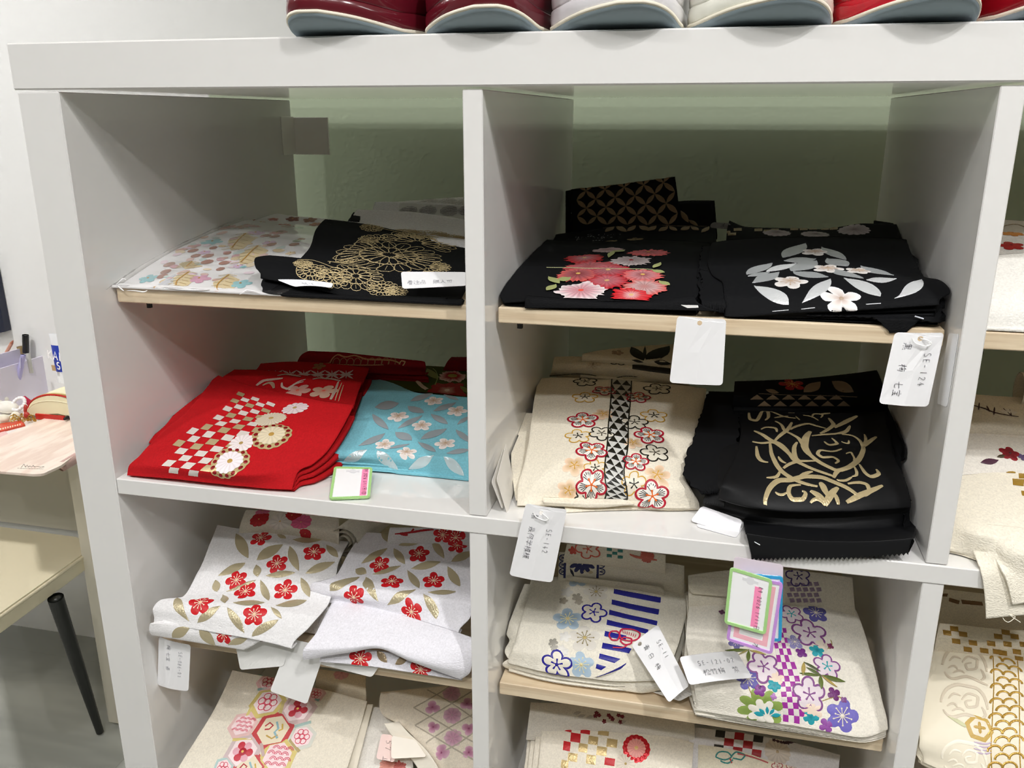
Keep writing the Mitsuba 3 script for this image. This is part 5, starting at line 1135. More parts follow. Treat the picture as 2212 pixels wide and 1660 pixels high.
for q, col in (([(345, 120), (395, 108)], '#8aa8a6'), ([(455, 165), (440, 220)], '#c2b37a'), ([(500, 275), (570, 255)], '#9db5b0'), ([(240, 330), (320, 330)], '#d0bf78'), ([(360, 345), (370, 400)], '#c0a8a4'), ([(480, 330), (520, 380)], '#b0a070'), ([(320, 190), (300, 230)], '#cfc07c'), ([(575, 150), (605, 165)], '#7d9a98'), ([(350, 45), (375, 42)], '#3f8a68')): c.line([Hz(*p) for p in q], 7, col, name='stitched_line')
S_ = spline_grid([row(Hz, S2, (800, 180, .066), (832, 180, .066)), row(Hz, S2, (735, 400, .042), (775, 400, .042)), row(Hz, S2, (700, 540, .02), (740, 550, .02))], 8, 40)
part(c.key, 'folded_layer', thick(S_, .001), 'satin', '#e2dbcb', smooth=True)
c = Cloth('folded_cloth', 'white cloth with a coral blossom between the hexagon cloth and the purple diamond cloth', [
    row(Hz, S2, (800, 185, .060), (900, 200, .060)), row(Hz, S2, (795, 270, .052), (960, 280, .052)), row(Hz, S2, (740, 430, .032), (1000, 440, .032)), row(Hz, S2, (690, 600, .008), (1000, 610, .008))], '#e6e3dc', S2, xr=COL1, layers=2, seed=57, cell=.004)
c.flower(Hz(895, 438), 20, '#d88878', 8, None, kind='ragged', tip='#e0a090', seed=3); c.flower(Hz(940, 455), 20, '#c0605a', 8, None, kind='ragged', seed=4)
c = Cloth('folded_cloth', 'cream cloth with purple blossoms in a grey diamond lattice', [
    row(Hz, S2, (865, 128, .078), (1050, 110, .080), (1260, 85, .078)), row(Hz, S2, (872, 225, .068), (1060, 220, .070), (1260, 230, .068)), row(Hz, S2, (950, 270, .062), (1080, 320, .060), (1260, 350, .057)), row(Hz, S2, (1060, 390, .048), (1140, 430, .046), (1260, 470, .044)), row(Hz, S2, (1140, 540, .02), (1260, 590, .02))],
    '#dcd3c2', S2, xr=COL1, layers=1, seed=58, cell=.003)
for q in ([(1003, 195), (1120, 262), (1255, 340)], [(1008, 270), (1130, 342), (1255, 415)], [(1003, 195), (1100, 140), (1160, 100)], [(1008, 270), (1180, 168), (1250, 125)], [(1055, 345), (1160, 275), (1255, 215)], [(1100, 405), (1200, 340), (1255, 300)], [(1060, 120), (1160, 175), (1255, 250)]): c.line([Hz(*p) for p in q], 3, '#a8a090', name='lattice_line')
for x, y, r in ((1082, 195, 17), (1228, 180, 16), (1085, 278, 14), (1235, 285, 16), (1120, 385, 17), (1235, 385, 15)): c.flower(Hz(x, y), r, '#b07a94', 3, '#8a4468', tip='#c9a0b4', inner='#9a5a7a')
for x, y, r in ((1162, 135, 20), (1165, 228, 20), (1168, 325, 20)): c.flower(Hz(x, y), r, '#b98aa0', 8, '#a8a090', kind='mum', tip='#cdaab8', dot=.06)
S_ = spline_grid([row(Hz, S2, (878, 262, .068), (940, 252, .070)), row(Hz, S2, (900, 300, .062), (985, 305, .066)), row(Hz, S2, (960, 370, .052), (1060, 380, .056)), row(Hz, S2, (1030, 470, .036), (1120, 480, .038)), row(Hz, S2, (1060, 560, .02), (1150, 570, .02))], 20, 40)
part(c.key, 'curled_flap', thick(S_, .0012), 'satin', '#e6e0d2', smooth=True)

# ------------------------------------------------------------------ middle column, lower wooden board: blue stripes and purple checks
N = Zm(1070, 1170, 2.72); U = Zm(1460, 1190, 2.2146)
c = Cloth('folded_cloth', 'cream cloth with coral blossoms and teal checks behind the navy-band cloth', [
    row(N, W2, (420, 15, .100), (700, 40, .102), (1000, 80, .100)), row(N, W2, (410, 60, .092), (700, 85, .094), (1000, 130, .092)), row(N, W2, (400, 130, .07), (1000, 190, .07))], '#d6cfbd', W2, xr=COL2, layers=2, seed=61, cell=.004)
c.flower(N(545, 42), 28, '#cfc0b0', 5, '#c05a4a', outline='#c0503f', spikes='#c0604a'); c.flower(N(890, 90), 17, '#bd5a48', 6, None, kind='ragged', seed=5); c.flower(N(455, 55), 10, '#b8402f', 5, None)
for i in range(3):
    for j in range(3):
        if (i + j) % 2 == 0: c.patch([N(655 + i * 32, 38 + j * 18 + i * 4), N(685 + i * 32, 41 + j * 18 + i * 4), N(685 + i * 32, 58 + j * 18 + i * 4), N(655 + i * 32, 55 + j * 18 + i * 4)], '#1f6a63', name='check')
c.line([N(790, 75), N(850, 95), N(950, 110)], 6, '#b8604c', name='stem', taper=True)
NAVY = '#1a2158'
c = Cloth('folded_cloth', 'cream cloth with a navy flower band and lace scallops behind the blue-striped cloth', [
    row(N, W2, (375, 62, .082), (700, 88, .085), (1110, 145, .082)), row(N, W2, (372, 140, .072), (700, 165, .075), (1110, 220, .072)), row(N, W2, (368, 260, .052), (700, 280, .053), (1110, 330, .052))], '#dfd9c9', W2, xr=COL2, layers=3, seed=62, cell=.003)
c.flower(N(512, 116), 31, NAVY, 12, '#cfc9bd', kind='rose', dot=.16); 
for i in range(8):
    a = i * math.pi / 4; c.line([N(512 + 16 * math.cos(a), 116 + 9 * math.sin(a)), N(512 + 44 * math.cos(a), 116 + 22 * math.sin(a))], 2.2, '#d8d2c4', name='stitched_line', lift=.0008)
for x in (412, 606): c.line([N(x, 75), N(x - 3, 140), N(x - 6, 215)], 5, NAVY, name='band_edge')
for x, s_ in ((408, -1), (612, 1)):
    for y in (98, 138, 178):
        c.line([N(x, y - 18), N(x + s_ * 24, y - 14), N(x + s_ * 32, y), N(x + s_ * 24, y + 14), N(x, y + 18)], 2, NAVY, name='scallop')
        for dy in (-10, 0, 10): c.line([N(x, y), N(x + s_ * 26, y + dy)], 1.2, NAVY, name='scallop')
c.leaf(N(440, 160), N(462, 205), .3, '#141a30', 'thread'); c.leaf(N(515, 172), N(530, 178), .6, '#b8a888', 'thread'); c.leaf(N(545, 180), N(575, 182), .6, '#b8a888', 'thread')

c = Cloth('folded_cloth', 'cream cloth with broad navy blue stripes beside pale blue and outlined plum blossoms', [
    row(N, W2, (208, 228, .055), (500, 215, .059), (800, 255, .059), (1148, 298, .055)), row(N, W2, (180, 370, .046), (480, 370, .050), (780, 400, .050), (1120, 440, .046)), row(N, W2, (132, 540, .036), (430, 550, .040), (740, 580, .040), (1070, 620, .036)),
    row(N, W2, (96, 650, .025), (400, 690, .029), (660, 715, .029), (1020, 740, .027)), row(N, W2, (76, 706, .015), (380, 770, .017), (600, 799, .017), (985, 805, .019))],
    '#e5e0d2', W2, xr=COL2, layers=1, seed=63, curl=.0015, cell=.0026, wrinkle=.0011, spread=.001)
st = c
for q in (((712, 238), (986, 282), (985, 297), (711, 254)), ((698, 281), (973, 331), (970, 363), (695, 308)), ((685, 343), (963, 401), (958, 433), (683, 371)), ((670, 403), (953, 470), (948, 496), (667, 431)), ((657, 462), (900, 520), (893, 546), (653, 491)), ((645, 528), (770, 556), (765, 584), (640, 558)), ((631, 597), (800, 632), (785, 660), (625, 629)), ((613, 660), (735, 692), (700, 716), (608, 689)), ((595, 720), (652, 737), (622, 758), (590, 746))):
    c.patch([N(*p) for p in q], '#1d1f86', name='stripe', n=8)
S_ = spline_grid([row(N, W2, (588, 797, .019), (720, 742, .027), (848, 648, .034)), row(N, W2, (596, 803, .016), (740, 766, .022), (862, 672, .028)), row(N, W2, (640, 806, .012), (780, 800, .014), (930, 780, .018))], 26, 20)
part(c.key, 'turned_corner', thick(S_, .001), 'crepe', '#e5e0d2', smooth=True)
crn = object.__new__(Cloth); Sheet.__init__(crn, S_); crn.key = c.key; crn.rnd = random.Random(1)
crn.line([N(592, 792), N(720, 742), N(848, 655)], 12, '#1d1f86', name='stripe')
BO = dict(petal='#e2dccd', outline='#221c88', spikes='#221c88', centre='#221c88', ow=.14, dot=.12)
c.flower(N(362, 722), 33, rot=1.57, **BO); c.flower(N(578, 420), 28, rot=1.3, **BO)
for x, y, r, col in ((425, 458, 33, '#8ea3b3'), (505, 724, 29, '#9fb6c8'), (480, 222, 25, '#9aa9b5')): c.flower(N(x, y), r, col, 5, '#d8c890', tip='#a9bccb', stamen='#d8cfa8')
for x, y, r in ((592, 300, 28), (525, 570, 35)): c.flower(N(x, y), r, '#cfcac0', 5, '#b8a468', tip='#d9d5cc', stamen='#8f8466')
for x, y, r, col in ((340, 595, 11, '#9a968c'), (345, 625, 9, '#a8a49c'), (480, 330, 12, '#a8a294'), (400, 350, 10, '#a49c8c'), (490, 355, 10, '#b0a89a'), (390, 630, 9, '#dedbd4'), (420, 300, 14, '#d8d6d0'), (410, 560, 14, '#dedcd6'), (405, 650, 10, '#dcdad4')): c.flower(N(x, y), r, col, 5, None)
for q in ([(668, 560), (680, 535), (710, 532), (730, 555), (715, 585), (690, 585)], [(730, 545), (750, 520), (800, 522), (850, 548), (840, 575), (790, 590), (745, 580)], [(735, 590), (760, 568), (800, 578), (800, 600), (765, 612)]): c.line([N(*p) for p in q + q[:1]], 3.4, '#c01f45', name='butterfly_line', lift=.0008)
for k in range(7): c.line([N(748 + k * 13, 528 + k * 4), N(752 + k * 11, 545 + k * 4)], 1.3, '#c01f45', name='butterfly_line', lift=.0008)
c.line([N(690, 628), N(740, 630), N(775, 612)], 3, '#c01f45', name='butterfly_line', lift=.0008)
S_ = spline_grid([row(N, W2, (80, 690, .014), (500, 780, .014), (1020, 800, .016)), row(N, W2, (42, 722, .009), (460, 800, .011), (990, 860, .010)), row(N, W2, (78, 752, .003), (440, 818, .004), (830, 892, .003), (985, 872, .004))], 50, 16)
part(c.key, 'folded_layer', thick(S_, .0014), 'crepe', '#e5e0d2', smooth=True)
S_ = spline_grid([row(N, W2, (172, 250, .048), (320, 262, .048)), row(N, W2, (92, 450, .037), (260, 450, .038)), row(N, W2, (62, 535, .030), (220, 540, .031)), row(N, W2, (82, 585, .026), (220, 600, .027)), row(N, W2, (55, 640, .019), (200, 660, .020)), row(N, W2, (75, 690, .014), (200, 710, .014))], 20, 50)
S_[..., 0] = np.maximum(S_[..., 0], COL2[0] + .001)
part(c.key, 'folded_layer', thick(S_, .0012), 'crepe', '#e5e0d2', smooth=True)

c = Cloth('folded_cloth', 'cream cloth with a purple blossom and houndstooth band behind the purple-checked cloth', [
    row(U, W2, (58, 118, .088), (500, 90, .091), (845, 130, .088)), row(U, W2, (60, 190, .079), (500, 180, .081), (850, 205, .078)), row(U, W2, (60, 290, .060), (500, 300, .061), (862, 320, .060))], '#dcd6c6', W2, xr=COL2, layers=3, seed=64, cell=.004)
c.flower(U(585, 125), 26, '#d0c8c4', 5, None, outline='#4a3a78', spikes='#3f306a')
for i in range(5):
    for j in range(4): c.patch([U(530 + i * 32 + (j % 2) * 12, 152 + j * 26), U(552 + i * 32 + (j % 2) * 12, 150 + j * 26), U(558 + i * 32 + (j % 2) * 12, 168 + j * 26), U(536 + i * 32 + (j % 2) * 12, 172 + j * 26)], '#8d7a90', name='check')
S_ = spline_grid([row(U, W2, (68, 128, .092), (250, 128, .092)), row(U, W2, (60, 170, .087), (250, 178, .087)), row(U, W2, (80, 208, .078), (250, 222, .078))], 14, 10)
part(c.key, 'folded_layer', thick(S_, .0014), 'crepe', '#dcd6c6', smooth=True)
c = Cloth('folded_cloth', 'cream cloth with a purple and white checked band between purple blossoms and bamboo', [
    row(U, W2, (65, 262, .065), (480, 262, .069), (862, 282, .064)), row(U, W2, (48, 400, .055), (480, 415, .059), (905, 400, .053)), row(U, W2, (72, 560, .043), (500, 570, .047), (950, 560, .041)), row(U, W2, (92, 680, .028), (500, 705, .032), (985, 710, .028)), row(U, W2, (96, 753, .011), (510, 820, .012), (870, 881, .010), (1014, 845, .013))],
    '#e6e1d5', W2, xr=COL2, layers=2, seed=65, curl=.0015, cell=.0026, wrinkle=.0011, spread=.0015)
bd = c.band([U(455, 368), U(474, 470), U(492, 600), U(505, 700), U(512, 817)], [U(527, 372), U(546, 470), U(588, 600), U(606, 700), U(618, 835)])
for j in range(16):
    for i in range(4):
        c.quad_uv([bd(i / 4, j / 16), bd((i + 1) / 4, j / 16), bd((i + 1) / 4, (j + 1) / 16), bd(i / 4, (j + 1) / 16)], '#9a2f95' if (i + j) % 2 else '#dcd6d0', name='check', n=2)
def uf(x, y, r, **k): c.flower(U(x, y), r, **k)
c.flower(U(650, 765), 24, '#e6d2bf', 7, None); c.flower(U(480, 610), 18, '#e6d2bf', 6, None); c.flower(U(690, 450), 18, '#e2d6c6', 6, None)
for x, y, r, col in ((795, 792, 36, '#6c64b4'), (668, 300, 27, '#5b579e'), (345, 612, 27, '#5f58a0'), (290, 442, 18, '#6a6498'), (568, 440, 19, '#8d88b8')): c.flower(U(x, y), r, col, 5, '#d8d0c0', inner='#564c98', stamen='#d8cfc0')
for x, y, r in ((640, 397, 37), (722, 556, 29), (637, 690, 35), (420, 557, 34), (552, 306, 25)): c.flower(U(x, y), r, '#dcd0d6', 5, None, outline='#7d4683', spikes='#279aa4' if (x, y) in ((722, 556), (552, 306)) else '#7d4683', ow=.12)
for x, y, r in ((675, 480, 17), (470, 646, 15), (645, 795, 18)): c.flower(U(x, y), r, '#2a9aa6', 5, None, inner='#1d7d8a')
for x, y, r, col in ((600, 490, 13, '#6a2a78'), (400, 672, 15, '#7d3a88'), (755, 687, 15, '#6a2a6c'), (720, 838, 16, '#8a4a98'), (465, 700, 8, '#b07ab8'), (738, 458, 8, '#7a2f58'), (803, 716, 8, '#7d4a88'), (400, 660, 7, '#4f1f5a'), (220, 295, 7, '#6a3a60')): c.flower(U(x, y), r, col, 4, None)
c.flower(U(405, 755), 50, '#7c9446', 8, None, tip='#8ba352'); c.flower(U(415, 772), 33, '#e6e1d6', 7, None, lift=.0006)
for a, b in (((420, 785), (372, 770)), ((425, 780), (398, 752)), ((437, 778), (435, 742)), ((448, 780), (470, 752)), ((455, 786), (502, 782))): c.leaf(U(*a), U(*b), .45, '#2196a4', 'thread', lift=.0014)
for a, b, w, col in (((690, 600), (590, 588), .14, '#566428'), ((690, 598), (695, 665), .32, '#5c6b2c'), ((692, 598), (808, 630), .18, '#566428'), ((690, 596), (622, 560), .16, '#4f5c26'), ((695, 600), (770, 655), .12, '#a88f45'), ((612, 535), (606, 600), .3, '#a89450'), ((610, 535), (690, 580), .12, '#3f4a24'), ((350, 478), (235, 480), .13, '#566428'), ((348, 480), (345, 535), .35, '#5c6b2c'), ((352, 480), (430, 500), .14, '#a89450'), ((350, 476), (300, 500), .14, '#8f8444')): c.leaf(U(*a), U(*b), w, col, 'thread', lift=.0006)
for q in ([(740, 430), (745, 455), (725, 470)], [(700, 720), (770, 700), (800, 720)], [(345, 640), (370, 690), (420, 700)]): c.line([U(*p) for p in q], 2, '#9a8a4c', name='stem')

# ------------------------------------------------------------------ middle column, bottom white shelf
Ez = Zm(1090, 1500, 1.5107)
c = Cloth('folded_cloth', 'cream cloth with tiny dark red dots at the back of the bottom middle cell', [
    row(Ez, S2, (85, 28, .100), (350, 40, .103), (620, 70, .100)), row(Ez, S2, (80, 70, .093), (350, 95, .096), (620, 130, .093)), row(Ez, S2, (70, 150, .07), (620, 200, .07))], '#d9d3c8', S2, xr=COL2, layers=3, seed=71, cell=.005)
for x, y in ((300, 62), (308, 70), (296, 72), (340, 70), (352, 82), (345, 76), (372, 70), (384, 74), (378, 92), (325, 90)): c.flower(Ez(x, y), 5, '#701020', 5, None)
for x, y in ((238, 65), (252, 75), (280, 78), (385, 95)): c.leaf(Ez(x - 14, y), Ez(x + 12, y - 6), .4, '#b8b2aa', 'thread')
c = Cloth('folded_cloth', 'cream cloth with red and gold checks and a red-rimmed pink chrysanthemum', [
    row(Ez, S2, (125, 73, .086), (350, 100, .090), (617, 160, .086)), row(Ez, S2, (118, 160, .076), (350, 180, .080), (612, 235, .076)), row(Ez, S2, (105, 300, .05), (340, 320, .052), (605, 365, .05)), row(Ez, S2, (95, 430, .015), (600, 490, .015))],
    '#e3dccd', S2, xr=COL2, layers=2, seed=72, cell=.003)
for k, (dx, dh) in enumerate(((-.006, -.006), (-.011, -.012), (-.015, -.019))):
    S_ = spline_grid([row(Ez, S2, (125, 73, .086), (300, 95, .086)), row(Ez, S2, (118, 160, .076), (300, 180, .078)), row(Ez, S2, (100, 330, .042), (300, 340, .042))], 16, 40); S_ += np.array([dx, 0, dh]); S_[..., 0] = np.maximum(S_[..., 0], COL2[0] + .001)
    part(c.key, 'folded_layer', thick(S_, .0014), 'crepe', '#e3dccd', smooth=True)
for x0, y0, x1, y1, g in ((200, 91, 221, 126, 0), (250, 98, 281, 133, 0), (217, 126, 249, 160, 0), (193, 153, 216, 188, 0), (328, 207, 361, 236, 0), (307, 106, 342, 138, 1), (275, 136, 306, 168, 1), (335, 145, 369, 177, 1), (243, 160, 272, 193, 1), (302, 170, 335, 204, 1), (208, 191, 239, 223, 1), (268, 197, 299, 232, 1), (186, 214, 209, 245, 1)):
    c.patch([Ez(x0, y0), Ez(x1, y0 + 5), Ez(x1 - 3, y1), Ez(x0 - 3, y1 - 5)], '#b8101a' if not g else '#c2ab78', 'thread' if not g else 'metal_thread', 'check')
mum_ring(c, *Ez(430, 178), 30, '#e0938a', 16, '#c01824', '#c01824', '#d8b070'); c.flower(Ez(395, 228), 22, '#dcd0c0', 14, '#c0a870', kind='mum')
c = Cloth('folded_cloth', 'white-grey cloth with a black and red checked patch and a pale chrysanthemum', [
    row(Ez, S2, (605, 108, .092), (850, 140, .095), (1095, 200, .091)), row(Ez, S2, (602, 165, .084), (850, 200, .087), (1090, 250, .083)), row(Ez, S2, (598, 320, .05), (850, 340, .05), (1080, 380, .05))], '#dcdadb', S2, xr=COL2, layers=3, seed=73, cell=.004)
for i in range(5):
    for j in range(3):
        if (i + j) % 2 == 0: continue
    for j in range(4):
        if (i + j) % 2: continue
        x0, y0 = 690 + i * 31 - j * 3, 116 + j * 24 + i * 4
        c.patch([Ez(x0, y0), Ez(x0 + 31, y0 + 4), Ez(x0 + 28, y0 + 28), Ez(x0 - 3, y0 + 24)], '#24231f' if (i in (0, 4) or j == 3) and (i * j) % 3 == 0 else '#9c101a', name='check')
c.flower(Ez(890, 190), 28, '#d6cabd', 14, '#b9a384', kind='mum')
for k in range(7): c.flower(Ez(880 + k * 11, 152 + 8 * math.sin(k * .5)), 5, '#3a1a20', 5, None)
c = Cloth('folded_cloth', 'cream cloth with a teal and red outlined butterfly below the purple-checked cloth', [
    row(Ez, S2, (632, 165, .086), (760, 185, .090), (880, 222, .088), (990, 250, .082)), row(Ez, S2, (630, 250, .070), (760, 270, .074), (1000, 320, .068)), row(Ez, S2, (620, 400, .03), (1010, 430, .03))], '#e2dbc6', S2, xr=COL2, layers=2, seed=74, cell=.004)
for q, col in (([(700, 190), (690, 205), (715, 215), (740, 205), (725, 190), (700, 190)], '#2a7d7a'), ([(740, 205), (760, 190), (785, 200), (770, 215), (745, 210)], '#2a7d7a'), ([(705, 218), (725, 226), (745, 215)], '#2a7d7a'), ([(735, 210), (742, 226)], '#b03030'), ([(760, 195), (820, 210), (860, 225)], '#b0484a')): c.line([Ez(*p) for p in q], 3, col, name='butterfly_line')
for x, y, r in ((890, 238, 12), (935, 243, 12)): c.flower(Ez(x, y), r, '#d8d0c0', 5, None, outline='#a01f2c', spikes='#a01f2c')

# ------------------------------------------------------------------ right column, cut by the frame
Ct, Cm, Cb = Zm(2040, 440, 1.698), Zm(2020, 840, 1.833), Zm(1980, 1180, 1.983)
c = Cloth('folded_cloth', 'white cloth with an orange and a dark red blossom at the right edge', [
    drow(Ct, .25, (190, 55), (320, 65), (420, 70)), drow(Ct, .17, (185, 110), (320, 112), (420, 116)), drow(Ct, .10, (170, 215), (320, 215), (420, 215))], '#e2dfdb', W1, xr=COL3, layers=4, seed=81, cell=.004)
c.flower(Ct(250, 112), 24, '#c9823a', 6, '#b0702c', kind='rose'); c.flower(Ct(245, 156), 27, '#a01c1c', 5, '#7d1014'); c.line([Ct(215, 85), Ct(260, 78), Ct(300, 90)], 2, '#8a7a5a', name='stem')
c = Cloth('folded_cloth', 'thick plain white crepe cloth at the right edge', [
    drow(Ct, .105, (180, 190), (300, 182), (420, 178)), drow(Ct, .075, (172, 250), (300, 245), (420, 240)), drow(Ct, .050, (165, 330), (300, 330), (420, 330)), drow(Ct, .038, (158, 400), (300, 405), (420, 410)), drow(Ct, .034, (150, 472), (300, 484), (420, 490))], '#e9e7e1', W1, xr=COL3, layers=3, seed=82, cell=.003, curl=.001)
c = Cloth('folded_cloth', 'cream cloth with a dark thorny branch at the right edge, in the shade', [
    row(Cm, S1, (150, 22, .072), (250, 30, .074), (450, 45, .072)), row(Cm, S1, (135, 110, .062), (250, 118, .064), (450, 125, .062)), row(Cm, S1, (120, 200, .045), (450, 215, .045))], '#d8cfbd', S1, xr=COL3, layers=4, seed=83, cell=.004)
for q in ([(140, 62), (190, 78), (235, 95), (330, 112)], [(175, 58), (172, 85)], [(235, 75), (232, 105)], [(270, 80), (300, 105), (295, 85)], [(205, 70), (215, 92)]): c.line([Cm(*p) for p in q], 3, '#3a1f1c', name='branch', taper=True)
c.leaf(Cm(255, 90), Cm(325, 95), .3, '#d8d2c8', 'thread')
rl = thing('rolled_cloth', 'small cream rolled cloth in the dark back corner at the right edge', 'embroidered cloth')
q0 = P(*Cm(330, 8), y=.20)
S_ = np.array([[q0 + np.array([dx, .014 * math.cos(t), .016 * math.sin(t)]) for t in np.linspace(0, 2 * math.pi, 22)] for dx in (0, .03, .06, .10)])
part(rl, 'roll', thick(S_, .001), 'crepe', '#d6cdb8', smooth=True)
c = Cloth('folded_cloth', 'white crepe cloth with dark red blossoms and purple leaves at the right edge', [
    row(Cm, S1, (125, 178, .055), (250, 182, .057), (450, 190, .055)), row(Cm, S1, (105, 300, .044), (250, 296, .046), (450, 290, .044)), row(Cm, S1, (95, 400, .03), (450, 400, .03))], '#dedad2', S1, xr=COL3, layers=3, seed=84, cell=.004)
c.flower(Cm(295, 258), 22, '#6d0f1c', 5, '#3a0a10', tip='#8a1424'); c.leaf(Cm(180, 294), Cm(250, 285), .35, '#4a2a3c', 'thread'); c.leaf(Cm(245, 272), Cm(280, 265), .4, '#4a4030', 'thread'); c.flower(Cm(345, 272), 10, '#5a4a70', 5, None)
c = Cloth('folded_cloth', 'cream crepe cloth with gold checks, its long ends hanging down over the shelf edge', [
    row(Cm, S1, (92, 345, .038), (250, 330, .041), (450, 308, .038)), row(Cm, S1, (80, 450, .030), (250, 460, .033), (450, 450, .030)), row(Cm, S1, (60, 560, .018), (250, 600, .022), (450, 610, .020)), row(Cm, S1, (46, 640, .004), (120, 655, .004), (250, 690, .006), (450, 740, .006))],
    '#e6e0d0', S1, xr=COL3, layers=3, seed=85, cell=.003)
for q in (((318, 300), (400, 300), (400, 320), (318, 320)), ((280, 320), (320, 322), (318, 336), (282, 334)), ((306, 357), (352, 360), (350, 387), (308, 382)), ((330, 336), (400, 340), (400, 358), (332, 356)), ((340, 405), (400, 412), (400, 432), (344, 424))): c.patch([Cm(*p) for p in q], '#b8923c', 'metal_thread', 'check')
for k, (a, b) in enumerate((([(72, 478, .027), (130, 600, .013)], [(185, 740), (202, 912)]), ([(118, 532, .025), (190, 605, .015)], [(272, 735), (306, 858)]))):
    yo = -.0035 - .003 * k; ye = (898, 852)[k]
    S_ = spline_grid([row(Cm, S1, a[0], (300, 545, .027 + .002 * k), (460, 560, .027 + .002 * k)), row(Cm, S1, a[1], (320, 660, .015 + .002 * k), (460, 690, .014 + .002 * k)), [P(*Cm(*b[0]), y=yo), P(*Cm(340, 760), y=yo), P(*Cm(460, 775), y=yo)], [P(*Cm(*b[1]), y=yo - .003), P(*Cm(345, ye), y=yo - .003), P(*Cm(460, ye - 8), y=yo - .003)]], 40, 60)
    S_[..., 2] = np.where(S_[..., 1] > -.001, np.maximum(S_[..., 2], S1 + Z0 + .003), S_[..., 2])
    part(c.key, 'hanging_end', thick(S_, .0012), 'crepe', '#e6e0d0', smooth=True)
t0 = P(*Cm(268, 908), y=-.007); part(c.key, 'loose_thread', tube_mesh(PchipInterpolator(range(5), [t0 + np.array(q) for q in ((0, 0, 0), (.004, 0, -.003), (.008, 0, .002), (.004, 0, .003), (.012, 0, -.002))])(np.linspace(0, 4, 24)), .0003, 5), 'plastic', '#efe9da', smooth=True)

c = Cloth('folded_cloth', 'cream cloth with brown woven blocks deep in the bottom right cell', [
    row(Cb, W2, (110, 185, .095), (250, 200, .097), (600, 240, .095)), row(Cb, W2, (100, 250, .084), (250, 270, .086), (600, 300, .084)), row(Cb, W2, (90, 380, .06), (600, 420, .06))], '#d2c8b2', W2, xr=COL3, layers=3, seed=86, cell=.004)
for q in (((110, 205), (135, 205), (130, 218), (108, 216)), ((140, 222), (185, 235), (180, 250), (138, 238)), ((190, 230), (280, 240), (285, 256), (195, 248))): c.patch([Cb(*p) for p in q], '#6a4a20', name='check')
c = Cloth('folded_cloth', 'cream cloth with golden brown checks behind the gold-net cloth', [
    row(Cb, W2, (100, 332, .082), (250, 345, .085), (600, 365, .082)), row(Cb, W2, (85, 390, .075), (250, 415, .078), (600, 470, .075)), row(Cb, W2, (70, 480, .055), (600, 560, .055))], '#ddd4c0', W2, xr=COL3, layers=2, seed=87, cell=.004)
for x, y in ((142, 343), (112, 360), (180, 366), (150, 395), (222, 402), (270, 435), (300, 405), (330, 376), (362, 358), (400, 376), (370, 408), (410, 440), (350, 445), (325, 440), (420, 470), (440, 410), (470, 390), (200, 430)): c.patch([Cb(x, y), Cb(x + 36, y + 5), Cb(x + 38, y + 26), Cb(x + 3, y + 21)], '#9c7830', 'metal_thread', 'check')
c = Cloth('folded_cloth', 'ivory cloth with white scroll embroidery beside a gold net band, at the bottom right corner', [
    row(Cb, W2, (76, 393, .064), (260, 440, .068), (600, 500, .066)), row(Cb, W2, (48, 550, .054), (260, 590, .058), (600, 640, .056)), row(Cb, W2, (18, 710, .040), (260, 750, .045), (600, 800, .043)), row(Cb, W2, (5, 840, .024), (260, 880, .029), (600, 930, .028)), row(Cb, W2, (30, 918, .010), (130, 960, .010), (260, 1000, .011), (600, 1060, .010))],
    '#e4dcc8', W2, xr=COL3, layers=2, seed=88, cell=.003, bsdf='satin', curl=.0015)
bd = c.band([Cb(327, 466), Cb(326, 700), Cb(322, 960)], [Cb(432, 494), Cb(440, 700), Cb(445, 960)])
for j in range(15):
    for i in range(2):
        x0 = i * .5 + (j % 2) * .25 - .12
        uv = np.array([bd(x0 + .25 - .25 * math.cos(t), j / 15 + .05 - .045 * math.sin(t)) for t in np.linspace(0, math.pi, 10)]); um = uv.mean(0); q = (uv - um) @ np.linalg.inv(c.frame(um)).T
        c.emb('net_line', um, [strip(q, c.mm(um, 4.5), .0006, .0006, kol('#b8923f'))], 'metal_thread')
for s_ in (0, 1): c.line([Cb(327, 466), Cb(326, 700), Cb(322, 960)] if s_ == 0 else [Cb(432, 494), Cb(440, 700), Cb(445, 960)], 2, '#b8923f', 'metal_thread', 'band_edge')
uv = c.find(*Cb(268, 780)); R = c.mm(uv, 29); hx = lambda t: R * math.cos(math.pi / 6) / math.cos(((t + .2) % (math.pi / 3)) - math.pi / 6)
c.emb('hexagon', uv, [fan(hx, 3, 36, .0008, .0004, kol('#c0a055')), fan(lambda t: .68 * hx(t), 3, 36, .0003, .0012, kol('#dcd2bd')), fan(lambda t: R * .42 * (.35 + .65 * abs(math.cos(2 * t)) ** 2), 3, 40, .0004, .0016, kol('#b8964a'))])
for cx, cy, s_, col in ((215, 500, 1.0, '#c9bda8'), (215, 660, 1.05, '#cfc4b0'), (215, 900, 1.0, '#efe8d6')):
    for q, w in (([(-105, 10), (-85, -40), (-30, -62), (30, -50), (70, -15), (85, 40)], 8), ([(-95, 40), (-60, 70), (0, 60), (60, 85), (90, 100)], 7), ([(-20, 0), (10, -25), (45, -10), (40, 25), (5, 30), (-5, 10), (20, 2)], 6), ([(-75, -5), (-50, -25), (-25, -15)], 5), ([(-80, 25), (-55, 15), (-40, 30)], 5), ([(-60, 45), (-30, 35), (-10, 48)], 5), ([(60, 30), (75, 60), (60, 75)], 6)):
        c.line([Cb(cx + s_ * x, cy + s_ * y) for x, y in q], w, col, name='scroll_line', taper=True)
for k in range(3): c.line([Cb(135 + k * 18, 730 + k * 6), Cb(175 + k * 16, 755 + k * 8), Cb(205, 775)], 5, '#c2c29c', name='stitched_line', taper=True)
